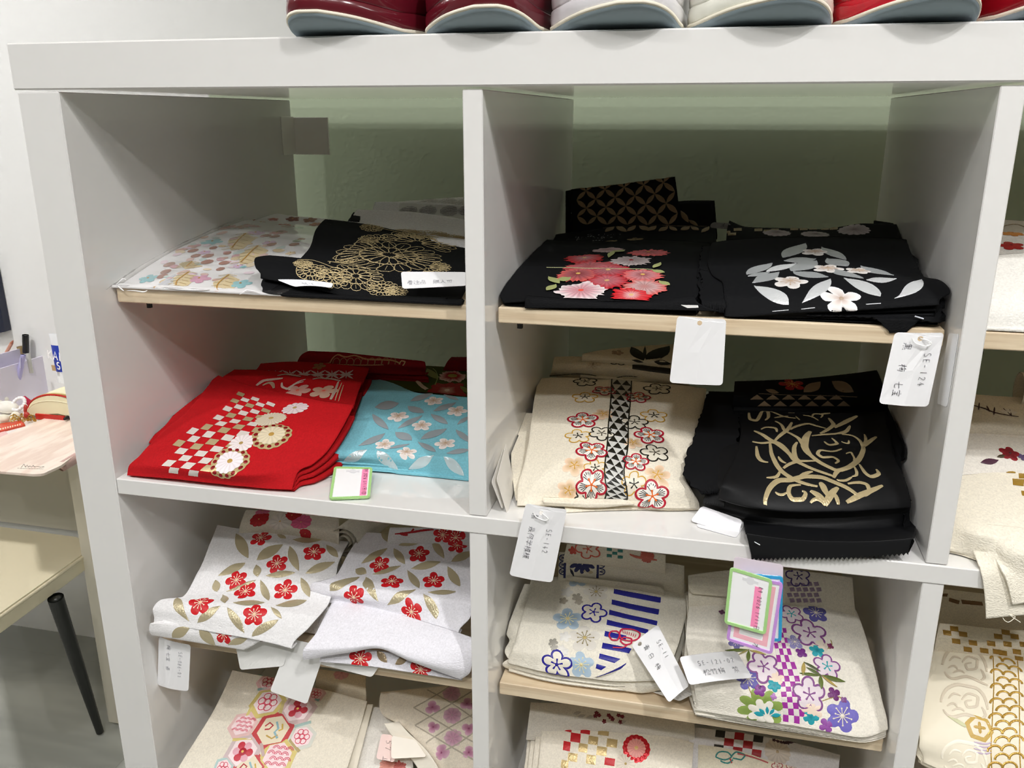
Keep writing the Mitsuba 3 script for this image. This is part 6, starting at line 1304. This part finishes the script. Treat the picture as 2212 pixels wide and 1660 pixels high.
for k in range(4): c.line([Cb(245, 840 + k * 14), Cb(285, 848 + k * 14), Cb(320, 842 + k * 14)], 4, '#bfaec0', name='stitched_line', taper=True)

# ------------------------------------------------------------------ paper tags and card holders
def flat(c, pts):
    """The third corner put into the plane of the other three, so that a card stays flat."""
    n = np.cross(c[1] - c[0], c[3] - c[0]); r_ = ray(*pts[2]); c[2] = CAM + r_ * (((c[0] - CAM) @ n) / (r_ @ n)); return c
def yq(y, *pts): return flat([P(x, q, y=(y[i] if isinstance(y, (list, tuple)) else y)) for i, (x, q) in enumerate(pts)], pts)
def zq(z, *pts): return flat([P(x, q, z=(z[i] if isinstance(z, (list, tuple)) else z)) for i, (x, q) in enumerate(pts)], pts)
paper_tag('plain white card tag hanging blank in front of the middle upper board', yq(.024, (1463, 683), (1569, 690), (1561, 833), (1446, 827)), hole=(.47, .075), col='#e8e8ea')
paper_tag('white card tag handwritten SE-124 hanging at the right end of the middle upper board', yq([.020, .022, .016, .016], (1933, 718), (2040, 719), (2005, 879), (1898, 872)), hole=(.52, .075), bow=.003, loop=True,
          texts=(('SE-124', (.66, .26), .0062, 90), ('黒   梅  七宝', (.20, .13), .0060, 90)))
paper_tag('white card tag handwritten SE-142 hanging below the cream triangle-band cloth', yq(-.006, (1136, 1088), (1225, 1101), (1193, 1259), (1100, 1243)), hole=(.42, .085), loop=True,
          texts=(('SE-142', (.62, .28), .0056, 90), ('黒  幾何学模様', (.20, .10), .0058, 90)))
paper_tag('plain white card leaning on the partition left of the cream triangle-band cloth, front one', [P(1094, 956, x=.3925), P(1112, 1052, x=.4015), P(1096, 1112, x=.4035), P(1073, 1036, x=.3955)], bow=0, col='#dedbd4')
paper_tag('plain white card leaning on the partition left of the cream triangle-band cloth, back one', [P(1088, 968, x=.3915), P(1102, 1050, x=.3985), P(1085, 1101, x=.3995), P(1062, 1042, x=.3925)], bow=0, col='#d9d6d0')
paper_tag('plain white card lying under the black gold-scroll cloth, upper of two', zq([S1 + .012, S1 + .008, S1 + .002, S1 + .002], (1516, 1093), (1604, 1124), (1594, 1158), (1491, 1126)), bow=0, col='#e4e3e8')
paper_tag('plain white card lying under the black gold-scroll cloth, lower of two', zq(S1 + .0008, (1510, 1108), (1612, 1130), (1590, 1162), (1505, 1138)), bow=0, col='#e8e8ea')
paper_tag('white card tag written SE-086-07 hanging under the left plum blossom cloth', yq([.022, .022, .018, .018], (343, 1376), (412, 1394), (407, 1494), (340, 1480)), bow=.002,
          texts=(('SE-086-07', (.66, .18), .0048, 90), ('梅・七宝  赤', (.28, .10), .0050, 90)), ink='#6a6a72')
paper_tag('plain white card sticking out between the two plum blossom cloths, left one', [P(507, 1386, z=W2 + .010), P(628, 1388, z=W2 + .012), P(612, 1440, y=.022), P(519, 1448, y=.022)], bow=0, col='#e6e6e4')
paper_tag('plain white card with a punched hole hanging between the two plum blossom cloths', [P(627, 1381, z=W2 + .016), P(705, 1398, z=W2 + .014), P(663, 1522, y=.018), P(583, 1494, y=.018)], hole=(.5, .08), bow=0, col='#e7e7e6')
paper_tag('plain white card lying on the board edge under the right plum blossom cloth', [P(690, 1412, z=W2 + .004), P(822, 1436, z=W2 + .004), P(803, 1464, y=.026), P(684, 1434, y=.026)], bow=0, col='#f0efee')
paper_tag('tilted white card tag written SE-11 lying on the blue-striped cloth', zq([W2 + .050, W2 + .058, W2 + .040, W2 + .030], (1364, 1394), (1421, 1350), (1489, 1482), (1445, 1519)), hole=(.22, .07), bow=.001,
          texts=(('SE-11', (.68, .20), .0056, 90), ('青・白  梅', (.24, .14), .0056, 90)))
paper_tag('white card tag written SE-121-02 lying between the striped and the purple-checked cloths', zq([W2 + .058, W2 + .062, W2 + .052, W2 + .046], (1467, 1420), (1591, 1407), (1626, 1465), (1489, 1481)), bow=.002,
          texts=(('SE-121-02', (.25, .42), .0052, 0), ('松竹梅  紫', (.28, .78), .0058, 0)), ink='#55555c')
paper_tag('plain white card under the corner of the blue-striped cloth', [P(1400, 1492, z=W2 + .001), P(1492, 1480, z=W2 + .001), P(1503, 1496, y=.026), P(1468, 1515, y=.026)], bow=0, col='#ecebe9')
paper_tag('plain white card peeking out under the purple-checked cloth', [P(1560, 1540, z=W2 + .001), P(1650, 1546, z=W2 + .001), P(1638, 1571, y=.0265), P(1590, 1552, y=.0265)], bow=0, col='#efeeec')
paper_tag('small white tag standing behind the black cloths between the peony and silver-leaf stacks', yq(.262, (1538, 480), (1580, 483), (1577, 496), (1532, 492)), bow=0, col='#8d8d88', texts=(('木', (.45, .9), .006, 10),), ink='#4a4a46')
paper_tag('white card edge under the black peony cloth at the board front', yq(.0305, (1470, 659), (1508, 660), (1509, 665), (1485, 666)), bow=0, col='#e8e8e6')
paper_tag('white paper label with faint writing lying on the gold-lace cloth', [P(866, 587, y=.052), P(1008, 588, y=.054), P(1008, 617, y=.036), P(869, 624, y=.034)], bow=0, texts=(('着注品  購入可', (.08, .80), .0054, 0),), ink='#9a9aa0')
paper_tag('white card curved under the roll of the gold-lace cloth', [P(596, 604, y=.036), P(720, 612, y=.036), P(716, 622, y=.031), P(636, 620, y=.031)], bow=.002, col='#e4e5ea', texts=(('・SE-1', (.3, .8), .004, 0),), ink='#5a5a66')
paper_tag('white card with smudged writing under the light blue cloth', zq(S1 + .0012, (668, 985), (740, 1000), (716, 1031), (640, 1020)), bow=0, col='#e9e9ec', texts=(('SE-124', (.5, .35), .006, 10),), ink='#7a7a80')
paper_tag('pinkish translucent-looking card with writing in the bottom left cell', zq([S2 + .060, S2 + .060, S2 + .046, S2 + .046], (824, 1586), (858, 1590), (852, 1648), (812, 1640)), bow=0, col='#ecd2cc', texts=(('57 正', (.35, .2), .0085, 90),), ink='#55484a')
paper_tag('plain cream card in the bottom left cell beside the curled flap', zq([S2 + .066, S2 + .064, S2 + .050, S2 + .052], (846, 1590), (898, 1600), (922, 1636), (845, 1640)), bow=0, col='#efe8dc')
paper_tag('white card stuck on the right partition behind the SE-124 tag', [P(2049, 720, x=COL2[1] - .0006), P(2070, 722, x=COL2[1] - .0006), P(2045, 880, x=COL2[1] - .0006), P(2024, 872, x=COL2[1] - .0006)], bow=0, col='#e4e5e8')

def card_holder(label, corners, frame, inner, texts=(), strip_=None, fill='#f0f0f2', punch=True):
    """Soft plastic card case: a coloured welded rim around a card."""
    k = thing('card_holder', label, 'card holder'); c = Card(corners, 0)
    W, H = c.Wm, c.Hm; b = .0028
    part(k, 'rim', c.plate(round_rect(W, H, .003).difference(sbox(b, b, W - b, H - b).buffer(.0005)), -.0006, .0010), 'plastic', frame)
    part(k, 'card', c.plate(round_rect(W - .001, H - .001, .003), -.0004, .0002), 'plastic', fill)
    if inner: part(k, 'inner_border', c.plate(sbox(b + .002, b + .002, W - b - .002, H - b - .002).difference(sbox(b + .006, b + .006, W - b - .006, H - b - .006)), .0002, .0005), 'plastic', inner)
    if strip_: part(k, 'marker_strip', c.plate(sbox(*[q * (W if i % 2 == 0 else H) for i, q in enumerate(strip_)]), .0003, .0006), 'paper', '#f58fb8')
    for i, tx in enumerate(texts): c.write(k, *tx, seed=9 + i, h=.0009)
    if punch:
        s = part(k, 'punched_slot', c.plate(Point(W * .5, H * .13).buffer(.0032).union(sbox(W * .5 - .006, H * .13 - .0012, W * .5 + .006, H * .13 + .0012)), .0003, .0006), 'plastic', '#dcdce0')
    return k, c
paper_tag('white translucent card hanging behind the coloured card holders, topmost of the bunch', yq(-.0085, (1586, 1203), (1692, 1221), (1690, 1300), (1580, 1290)), bow=0, col='#d9ccd6', texts=(('SE', (.78, .30), .0065, 95), ('黒', (.30, .42), .007, 90)), ink='#4a4a58')
card_holder('blue-rimmed plastic card holder at the back of the bunch hanging from the black cloth', yq(-.0115, (1600, 1238), (1692, 1246), (1688, 1386), (1592, 1378)), '#2e9ac8', None, punch=False)
card_holder('purple-rimmed plastic card holder with pink inner border in the hanging bunch', yq(-.0150, (1588, 1240), (1692, 1259), (1668, 1414), (1569, 1382)), '#c290d8', '#f0b3c0', punch=False, texts=(('木', (.55, .90), .0065, 95),))
card_holder('green-rimmed plastic card holder written R9 2026 at the front of the hanging bunch', yq(-.0185, (1577, 1225), (1669, 1253), (1654, 1371), (1564, 1346)), '#a3cf86', None,
            strip_=(.62, .20, .78, .92), texts=(('R9 2026.1/1(日)①', (.70, .18), .0042, 90),))
card_holder('green-rimmed plastic card holder lying on the white shelf below the light blue cloth', zq([S1 + .010, S1 + .010, S1 + .0015, S1 + .0015], (722, 1010), (805, 1012), (799, 1076), (711, 1080)), '#a3cf86', None,
            strip_=(.74, .06, .90, .92), texts=(('R9 2026.1/1(日)①', (.79, .05), .0040, 90),))

# ------------------------------------------------------------------ platform sandals on top, toes over the edge
def sandal(label, x0, x1, mirror, colour, yaw=0.0, over=.023, group=None, bands=2):
    k = thing('platform_sandal', label, 'sandal', group)
    w = (x1 - x0) / 2 * .985; cx = (x0 + x1) / 2; L = .235
    prof = [(-1, .085), (-.97, .062), (-.86, .043), (-.62, .026), (-.3, .012), (0, .0045), (.25, .0005), (.45, 0), (.66, .0035), (.84, .013), (.95, .029), (1, .052)]
    pts = [(a * w, b) for a, b in prof] + [(w, .13), (.93 * w, .20), (.75 * w, .222), (.4 * w, .233), (0, L), (-.4 * w, .233), (-.75 * w, .222), (-.93 * w, .20), (-w, .14)]
    pts = np.array(pts); m = len(pts)
    t = np.arange(m + 1); from_ = np.vstack([pts, pts[:1]])
    pl = PchipInterpolator(t, from_)(np.linspace(0, m, 110, endpoint=False))
    if mirror: pl = pl * [-1, 1]; pl = pl[::-1]
    cen = np.array([0, .12])
    zb = lambda y: .0105 * np.clip(1 - y / .042, 0, 1) ** 1.4 + .004 * np.clip((y - .19) / .045, 0, 1) ** 1.5
    zt = lambda y: .020 * np.clip(y / .235, 0, 1)
    top0 = .0362 + .0004
    def ring(inset, lev, wedge=0.0, s=1.0):
        q = (pl - cen) * s + cen; d = q - cen; q = q - d / np.linalg.norm(d, axis=1, keepdims=True) * inset
        z = zb(q[:, 1]) + lev + wedge * zt(q[:, 1])
        return np.stack([cx + q[:, 0], q[:, 1] - over, Z0 + top0 + z], 1)
    def loft(rings, cap0=False, cap1=False):
        n = len(pl); v = np.vstack(rings); f = []
        for a in range(len(rings) - 1):
            for j in range(n):
                b = (j + 1) % n; f += [[a * n + j, a * n + b, (a + 1) * n + b], [a * n + j, (a + 1) * n + b, (a + 1) * n + j]]
        return v, np.array(f)
    part(k, 'sole', loft([ring(0, 0, 0, q) for q in (.02, .3, .6, .8, .9, .96)] + [ring(.0012, .0006), ring(.0002, .0026)]), 'matte', '#8d9ca4', smooth=True)
    part(k, 'welt', loft([ring(.0006, .0024), ring(-.0010, .0028), ring(-.0010, .0046), ring(.0010, .0050)]), 'matte', '#e2dccb', smooth=True)
    part(k, 'lower_band', loft([ring(.0014, .0048, 0), ring(.0002, .0056, 0), ring(-.0006, .0095, .1), ring(.0002, .0138, .2), ring(.0020, .0150, .25)]), 'glossy', colour, smooth=True)
    part(k, 'upper_band', loft([ring(.0026, .0146, .25), ring(.0006, .0160, .3), ring(0, .024, .6), ring(.0012, .0350, 1), ring(.0030, .0366, 1)]), 'glossy', colour, smooth=True)
    part(k, 'insole', loft([ring(.0030, .0364, 1), ring(.004, .0378, 1)] + [ring(.004, .0380, 1, q) for q in (.9, .6, .3, .02)]), 'matte', '#e6e2dc', smooth=True)
    for s_ in (-1, 1):
        a = np.array([cx, .055 - over, Z0 + top0 + .050]); b = np.array([cx + s_ * w * .9, .135 - over, Z0 + top0 + .052]); mid = (a + b) / 2 + [s_ * .012, 0, .03]
        part(k, 'strap', tube_mesh(PchipInterpolator((0, 1, 2), [a, mid, b])(np.linspace(0, 2, 16)), .006, 10), 'matte', '#dcd8d0' if colour != '#c00d26' else '#c00d26', smooth=True)
    return k
MAR = '#5a0f1c'
sandal('shiny maroon platform sandal on top of the shelf, outer left one', .2385, .3335, True, MAR)
sandal('shiny maroon platform sandal on top of the shelf, next to the white one', .3345, .4275, False, MAR)
sandal('shiny white platform sandal on top of the shelf, beside the maroon pair', .4285, .5255, False, '#dedce0')
sandal('shiny ivory platform sandal on top of the shelf, between the white and the red one', .5265, .6235, False, '#e2e2d6')
sandal('shiny bright red platform sandal on top of the shelf', .6245, .7105, False, '#c00d26')
sandal('shiny dark red platform sandal cut off by the top right corner of the photo', .7125, .80, False, '#8a0d1c')

# ------------------------------------------------------------------ the desk corner on the left
DZ = .72
def plate_poly(pts3, h, r=0.0):
    """Flat plate of thickness h under a polygon of floor-plan points at height pts3[:, 2]."""
    q = np.array(pts3); g = Polygon(q[:, :2])
    if r: g = g.buffer(-r).buffer(r, quad_segs=5)
    m = trimesh.creation.extrude_polygon(g, h, engine='earcut'); m.apply_translation([0, 0, q[:, 2].mean() - h]); return m
dk = thing('desk', 'white desk against the back wall left of the shelf unit', 'desk')
part(dk, 'desktop', plain(-2.3, -.745, .80, 1.165, DZ - .022, DZ), 'desk_white')
part(dk, 'side_panel', plain(-.795, -.765, .858, 1.16, 0.012, DZ - .022), 'desk_cream')
part(dk, 'side_panel', plain(-2.29, -2.26, .858, 1.16, 0.012, DZ - .022), 'desk_cream')
part(dk, 'back_panel', plain(-2.26, -.795, 1.145, 1.155, .35, DZ - .022), 'desk_cream')
def d(x, y, z): return P(x, y, z=z - Z0)
mt = thing('desk_mat', 'pale pink wood-grain desk mat with a signature line on the desk corner', 'desk mat')
mp = [d(x, y, DZ + .006) for x, y in ((-60, 968), (0, 945), (113, 897), (160, 897), (172, 975), (132, 1006), (93, 1024), (72, 1025), (0, 1019), (-60, 1012))]
part(mt, 'board', plate_poly(mp, .005, .012), 'mat_wood')
uvs = [d(x, y, DZ + .0062) for x, y in ((38, 1012), (94, 1014))]
part(mt, 'line', tube_mesh([uvs[0], uvs[1]], .0005, 5), 'ink', '#8a8078')
sg = [(46, 1010), (52, 1003), (55, 1010), (59, 1005), (61, 1010), (65, 1007), (68, 1010), (72, 1006), (75, 1010), (80, 1008), (88, 1010), (96, 1009)]
part(mt, 'signature', tube_mesh([d(x, y, DZ + .0063) for x, y in sg], .0006, 5), 'ink', '#7d736c')
rb = thing('rolled_sheet', 'dusty pink rolled sheet under the right edge of the desk mat', 'rolled sheet')
part(rb, 'roll', tube_mesh([d(134, 1008, DZ - .004), d(172, 985, DZ - .004)], .011, 14), 'matte', '#c9a8a0', smooth=True)
pf = thing('pen', 'black pen lying at the back right corner of the desk mat', 'pen')
part(pf, 'barrel', tube_mesh([d(139, 906, DZ + .012), d(150, 900, DZ + .013), d(170, 899, DZ + .012)], [.003, .006, .006], 10), 'plastic', '#1c1d20', smooth=True)

# chair
ch = thing('chair', 'cream upholstered chair with tapering black legs pushed under the desk', 'chair')
sp = [d(x, y, .46) for x, y in ((171, 1163), (184, 1195), (96, 1259), (0, 1327))]
p_back = d(0, 1140, .46); dirb = sp[0] - p_back; far = p_back - dirb * .9
dirf = sp[3] - sp[2]; nearl = sp[3] + dirf * 1.1
seat = Polygon([sp[0][:2], sp[1][:2], sp[2][:2], sp[3][:2], nearl[:2], (far + (nearl - sp[3]) * .2)[:2], p_back[:2]]).convex_hull.buffer(-.03).buffer(.03, quad_segs=6)
ms = []
for q, z0, z1 in ((-.004, .418, .424), (.003, .424, .452), (0, .452, .462)):
    m = trimesh.creation.extrude_polygon(seat.buffer(q), z1 - z0, engine='earcut'); m.apply_translation([0, 0, z0]); ms.append(m)
part(ch, 'seat', trimesh.util.concatenate(ms[:2]), 'leather_cream'); part(ch, 'seat_cushion', ms[2], 'leather_cream')
ring_ = np.array(seat.buffer(.001).exterior.segmentize(.02).coords)
part(ch, 'piping', tube_mesh(np.column_stack([ring_, np.full(len(ring_), .455)]), .004, 8, caps=False), 'leather_cream', smooth=True)
foot = d(216, 1582, .006); topl = d(120, 1292, .42)
ctr = np.array([foot[0] - .36, foot[1] + .02, 0])
for ang in (0, 90, 180, 270):
    R_ = trimesh.transformations.rotation_matrix(math.radians(ang), [0, 0, 1], ctr)
    a, b = [trimesh.transformations.transform_points([q], R_)[0] for q in (topl, foot)]
    part(ch, 'leg', tube_mesh([a, a * .5 + b * .5, b], [.0165, .0135, .0085], 16), 'dark_metal', smooth=True)
bx_ = foot[0] - .80
bp = [[[bx_ - (z - .46) * .15, foot[1] - .18 + y, z] for y in np.linspace(0, .36, 8)] for z in np.linspace(.44, .80, 8)]
part(ch, 'backrest', thick(np.array(bp), .035), 'leather_cream', smooth=True)

# desk organizer and what stands in it
oa, ob = d(118, 762, DZ + .105), d(0, 797, DZ + .105)
og = thing('desk_organizer', 'lilac-white acrylic desk organizer box by the wall', 'organizer box')
dv = (oa - ob) / np.linalg.norm(oa - ob); nb = np.array([-dv[1], dv[0], 0]); nb = nb if nb[1] > 0 else -nb
A_, B_ = oa + dv * .10, ob - dv * .25
def wallplate(a, b, t, z0, z1, n):
    q = Polygon([a[:2], b[:2], (b + n * t)[:2], (a + n * t)[:2]]); m = trimesh.creation.extrude_polygon(q, z1 - z0, engine='earcut'); m.apply_translation([0, 0, z0]); return m
ow = 1.160 - max(A_[1], B_[1]); ow = max(.05, min(.09, ow))
for nm, m in (('front_wall', wallplate(A_, B_, .004, DZ, DZ + .105, nb)), ('back_wall', wallplate(A_ + nb * ow, B_ + nb * ow, .004, DZ, DZ + .125, nb)), ('end_wall', wallplate(A_, A_ + nb * ow, .004, DZ, DZ + .105, -dv)), ('end_wall', wallplate(B_, B_ + nb * ow, .004, DZ, DZ + .105, dv)), ('bottom', wallplate(A_, B_, ow, DZ, DZ + .004, nb)), ('divider', wallplate(ob + dv * .10, ob + dv * .10 + nb * ow, .003, DZ, DZ + .10, dv))):
    part(og, nm, m, 'plastic', '#d8d3e2')
yo = (oa[1] + ob[1]) / 2
def stick(name, label, cat, a, b, r, col, y0, bs='plastic', parts=()):
    k = thing(name, label, cat); p, q = P(*a, y=y0), P(*b, y=y0)
    part(k, 'body', tube_mesh([p, q], r, 10), bs, col, smooth=True)
    return k, p, q
k, p, q = stick('pen', 'lilac pen with a clip leaning on the organizer box', 'pen', (50, 768), (31, 868), .0062, '#a9a4cf', yo - .03)
part(k, 'clip', tube_mesh([p + [-.002, -.008, -.004], p + [-.006, -.009, -.03]], .0016, 6), 'plastic', '#c8c6e2', smooth=True)
k, p, q = stick('pencil', 'rose-gold pencil in the organizer box at the left edge', 'pencil', (25, 742), (-14, 812), .0042, '#c98f7c', yo + .02)
part(k, 'tip', tube_mesh([p + (p - q) * .08, p], [.0012, .0042], 8), 'plastic', '#b8735c', smooth=True)
k, p, q = stick('makeup_brush', 'black-handled brush standing upright in the organizer box', 'brush', (55, 724), (56, 762), .0078, '#17181a', yo + .025)
part(k, 'ferrule', tube_mesh([q, q + [.012, 0, -.035]], .006, 10), 'plastic', '#b8b8b4', smooth=True)
k, p, q = stick('makeup_brush', 'tan-tipped brush half hidden by the black brush', 'brush', (43, 749), (48, 770), .008, '#8f7a58', yo + .035, 'matte')
part(k, 'handle', tube_mesh([q, q + [.01, 0, -.05]], .004, 8), 'plastic', '#3a352e', smooth=True)
k, p, q = stick('metal_file', 'flat silver file leaning in front of the organizer box', 'nail file', (60, 764), (68, 806), .0050, '#bdbdb8', yo - .012)
# tube of cream
tb = thing('cream_tube', 'blue and white squeeze tube standing behind the pouch next to the shelf unit', 'tube')
ty = yo - .035
a_, b_ = P(123, 722, y=ty), P(146, 824, y=ty); n_ = 10
S_ = []
for s_ in np.linspace(0, 1, 14):
    c_ = a_ * (1 - s_) + b_ * s_; rx, ry = .024, .003 + .016 * s_
    S_.append([c_ + np.array([rx * math.cos(t), ry * math.sin(t), 0]) for t in np.linspace(0, 2 * math.pi, 24)])
S_ = np.array(S_)
for i0, i1, col, nm in ((0, 4, '#e9ebee', 'crimp'), (3, 11, '#2a3fa8', 'label'), (10, 14, '#e9ebee', 'base')): part(tb, nm, thick(S_[i0:i1], .001), 'plastic', col, smooth=True)
fc = Card([a_ + [-.022, -.022, -.02], a_ + [.022, -.022, -.02], b_ + [.022, -.022, 0], b_ + [-.022, -.022, 0]], 0)
fc.write(tb, 'KAL', (.02, .36), .026, 8, col='#f2f2f4', wd=.0032, name='lettering', wob=0, pitch=.9); fc.write(tb, 'S', (.45, .62), .022, 8, col='#f2f2f4', wd=.003, name='lettering', wob=0)
part(tb, 'ornament', fc.plate(sbox(.008, .052, .018, .066), .001, .002), 'plastic', '#b89a72')
# pouch
po = thing('pouch', 'cream zip pouch with red piping lying on the desk', 'pouch')
pc_ = d(128, 902, DZ); cx_, cy_ = pc_[0] + .02, pc_[1] + .03
u_, v_ = np.meshgrid(np.linspace(0, math.pi, 26), np.linspace(0, 1, 20))
X_ = cx_ - .085 * np.cos(u_) * (1 - .12 * v_); Z_ = DZ + .002 + .062 * np.sin(u_) ** .75 * (1 - .25 * (2 * v_ - 1) ** 4); Y_ = cy_ + (v_ - .5) * .11
part(po, 'body', thick(np.stack([X_, Y_, Z_], -1), .003), 'satin', '#e6dfbe', smooth=True)
for vv in (0.02, .10):
    uu = np.linspace(.02, math.pi - .02, 30)
    part(po, 'piping' if vv < .05 else 'zip', tube_mesh(np.stack([cx_ - .086 * np.cos(uu), np.full(30, cy_ + (vv - .5) * .11), DZ + .0025 + .0625 * np.sin(uu) ** .75], 1), .0022, 8), 'plastic', '#b8281f' if vv < .05 else '#c9b27a', smooth=True)
uu = np.linspace(0.05, math.pi - .05, 26)
fanv = np.vstack([[[cx_, cy_ - .056, DZ + .02]], np.stack([cx_ - .084 * np.cos(uu), np.full(26, cy_ - .055), DZ + .002 + .06 * np.sin(uu) ** .75], 1)])
part(po, 'gusset', (fanv, np.array([[0, i, i + 1] for i in range(1, 26)])), 'satin', '#e3dbb8', smooth=True)
part(po, 'red_trim', bx(cx_ - .06, cx_ + .02, cy_ - .060, cy_ - .055, DZ + .002 - Z0, DZ + .016 - Z0, .001), 'plastic', '#b8281f')
# small things between the pouch and the mat
def blob(name, label, cat, pts, col, bs='matte'):
    k = thing(name, label, cat)
    for i, (x, y, z, rx, ry, rz) in enumerate(pts):
        m = trimesh.creation.icosphere(subdivisions=3, radius=1); m.apply_scale([rx, ry, rz]); c_ = d(x, y, DZ + z); m.apply_translation(c_)
        part(k, ('body', 'head', 'arm', 'leg')[min(i, 3)], m, bs, col, smooth=True)
    return k
blob('plush_charm', 'small white plush charm lying at the left edge of the desk', 'charm', ((15, 880, .016, .03, .018, .015), (6, 862, .026, .014, .012, .013), (-4, 872, .02, .012, .012, .012)), '#e9e6dc')
blob('plush_charm', 'small cream bean-shaped charm in front of the white plush charm', 'charm', ((8, 905, .010, .014, .012, .010),), '#e2dcc8')
blob('plush_charm', 'small cream pebble-shaped charm next to the chain', 'charm', ((34, 897, .008, .012, .008, .008),), '#e8e2d0')
bd_ = thing('bead_bracelet', 'bracelet of small white beads beside the white plush charm', 'bracelet')
bc = d(42, 885, DZ + .012)
for i in range(16):
    a = i * 2 * math.pi / 16; m = trimesh.creation.icosphere(subdivisions=2, radius=.0042); m.apply_translation(bc + np.array([.016 * math.cos(a), .012 * math.sin(a), .014 + .012 * math.sin(a)])); part(bd_, 'bead', m, 'plastic', '#eeecec', smooth=True)
blob('red_charm', 'small glossy red charm beside the chain', 'charm', ((57, 888, .016, .006, .006, .016), (58, 898, .012, .008, .006, .009)), '#b03a30', 'plastic')
rt = thing('ribbon', 'magenta ribbon end behind the red charm', 'ribbon'); a0 = d(46, 858, DZ + .035)
part(rt, 'band', thick(np.array([[a0, a0 + [.010, 0, .003]], [a0 + [.012, 0, -.018], a0 + [.026, .003, -.010]], [a0 + [.022, 0, -.034], a0 + [.034, .003, -.030]]]), .0015), 'satin', '#b82848', smooth=True)
cn = thing('chain', 'tangled brass key chain in front of the red charm', 'chain')
rr = random.Random(4)
for i in range(22):
    c_ = d(25 + i * 2.4, 902 + 6 * math.sin(i * 1.3), DZ + .006 + .004 * (i % 2)); tr = trimesh.creation.torus(.0045, .0011, major_sections=14, minor_sections=6)
    tr.apply_transform(trimesh.transformations.random_rotation_matrix(np.array([rr.random() for _ in range(3)]))); tr.apply_translation(c_); part(cn, 'link', tr, 'gold_metal', None, smooth=True)
nb_ = thing('notebook', 'thin notebook with a red and cream checked edge under the charms', 'notebook')
npts = [d(x, y, DZ + .004) for x, y in ((-40, 925), (0, 915), (48, 908), (54, 918), (0, 932), (-40, 944))]
part(nb_, 'cover', plate_poly(npts, .004), 'plastic', '#c8442a')
for i in range(9):
    q_ = [d(x, y, DZ + .0048) for x, y in ((i * 5.2, 926 - i * 1.25), (i * 5.2 + 2.8, 925.3 - i * 1.25), (i * 5.2 + 2.8, 928.3 - i * 1.25), (i * 5.2, 929 - i * 1.25))]
    part(nb_, 'check', plate_poly(q_, .0008), 'plastic', '#ecd9b8')
p2 = thing('paper_sheet', 'pink sheet of paper under the checked notebook', 'paper')
part(p2, 'sheet', plate_poly([d(x, y, DZ + .0012) for x, y in ((-40, 935), (10, 930), (18, 938), (-40, 960))], .001), 'paper', '#ddb8b4')
sc = thing('navy_panel', 'dark navy panel on the wall, cut off by the left edge of the photo', 'panel')
pv = [P(x, y, y=1.165) for x, y in ((-60, 560), (-8, 560), (21, 714), (0, 719), (-60, 726))]
g = trimesh.creation.extrude_polygon(Polygon([(q[0], q[2]) for q in pv]), .02, engine='earcut'); v_ = np.array(g.vertices)
part(sc, 'face', (np.stack([v_[:, 0], 1.170 - v_[:, 2], v_[:, 1]], 1), np.array(g.faces)[:, ::-1]), 'screen_dark')

TABLE = [[mi.Float(np.array([r[k][q] for r in RUNS], dtype=np.float32)) for q in range(3)] for k in range(3)]
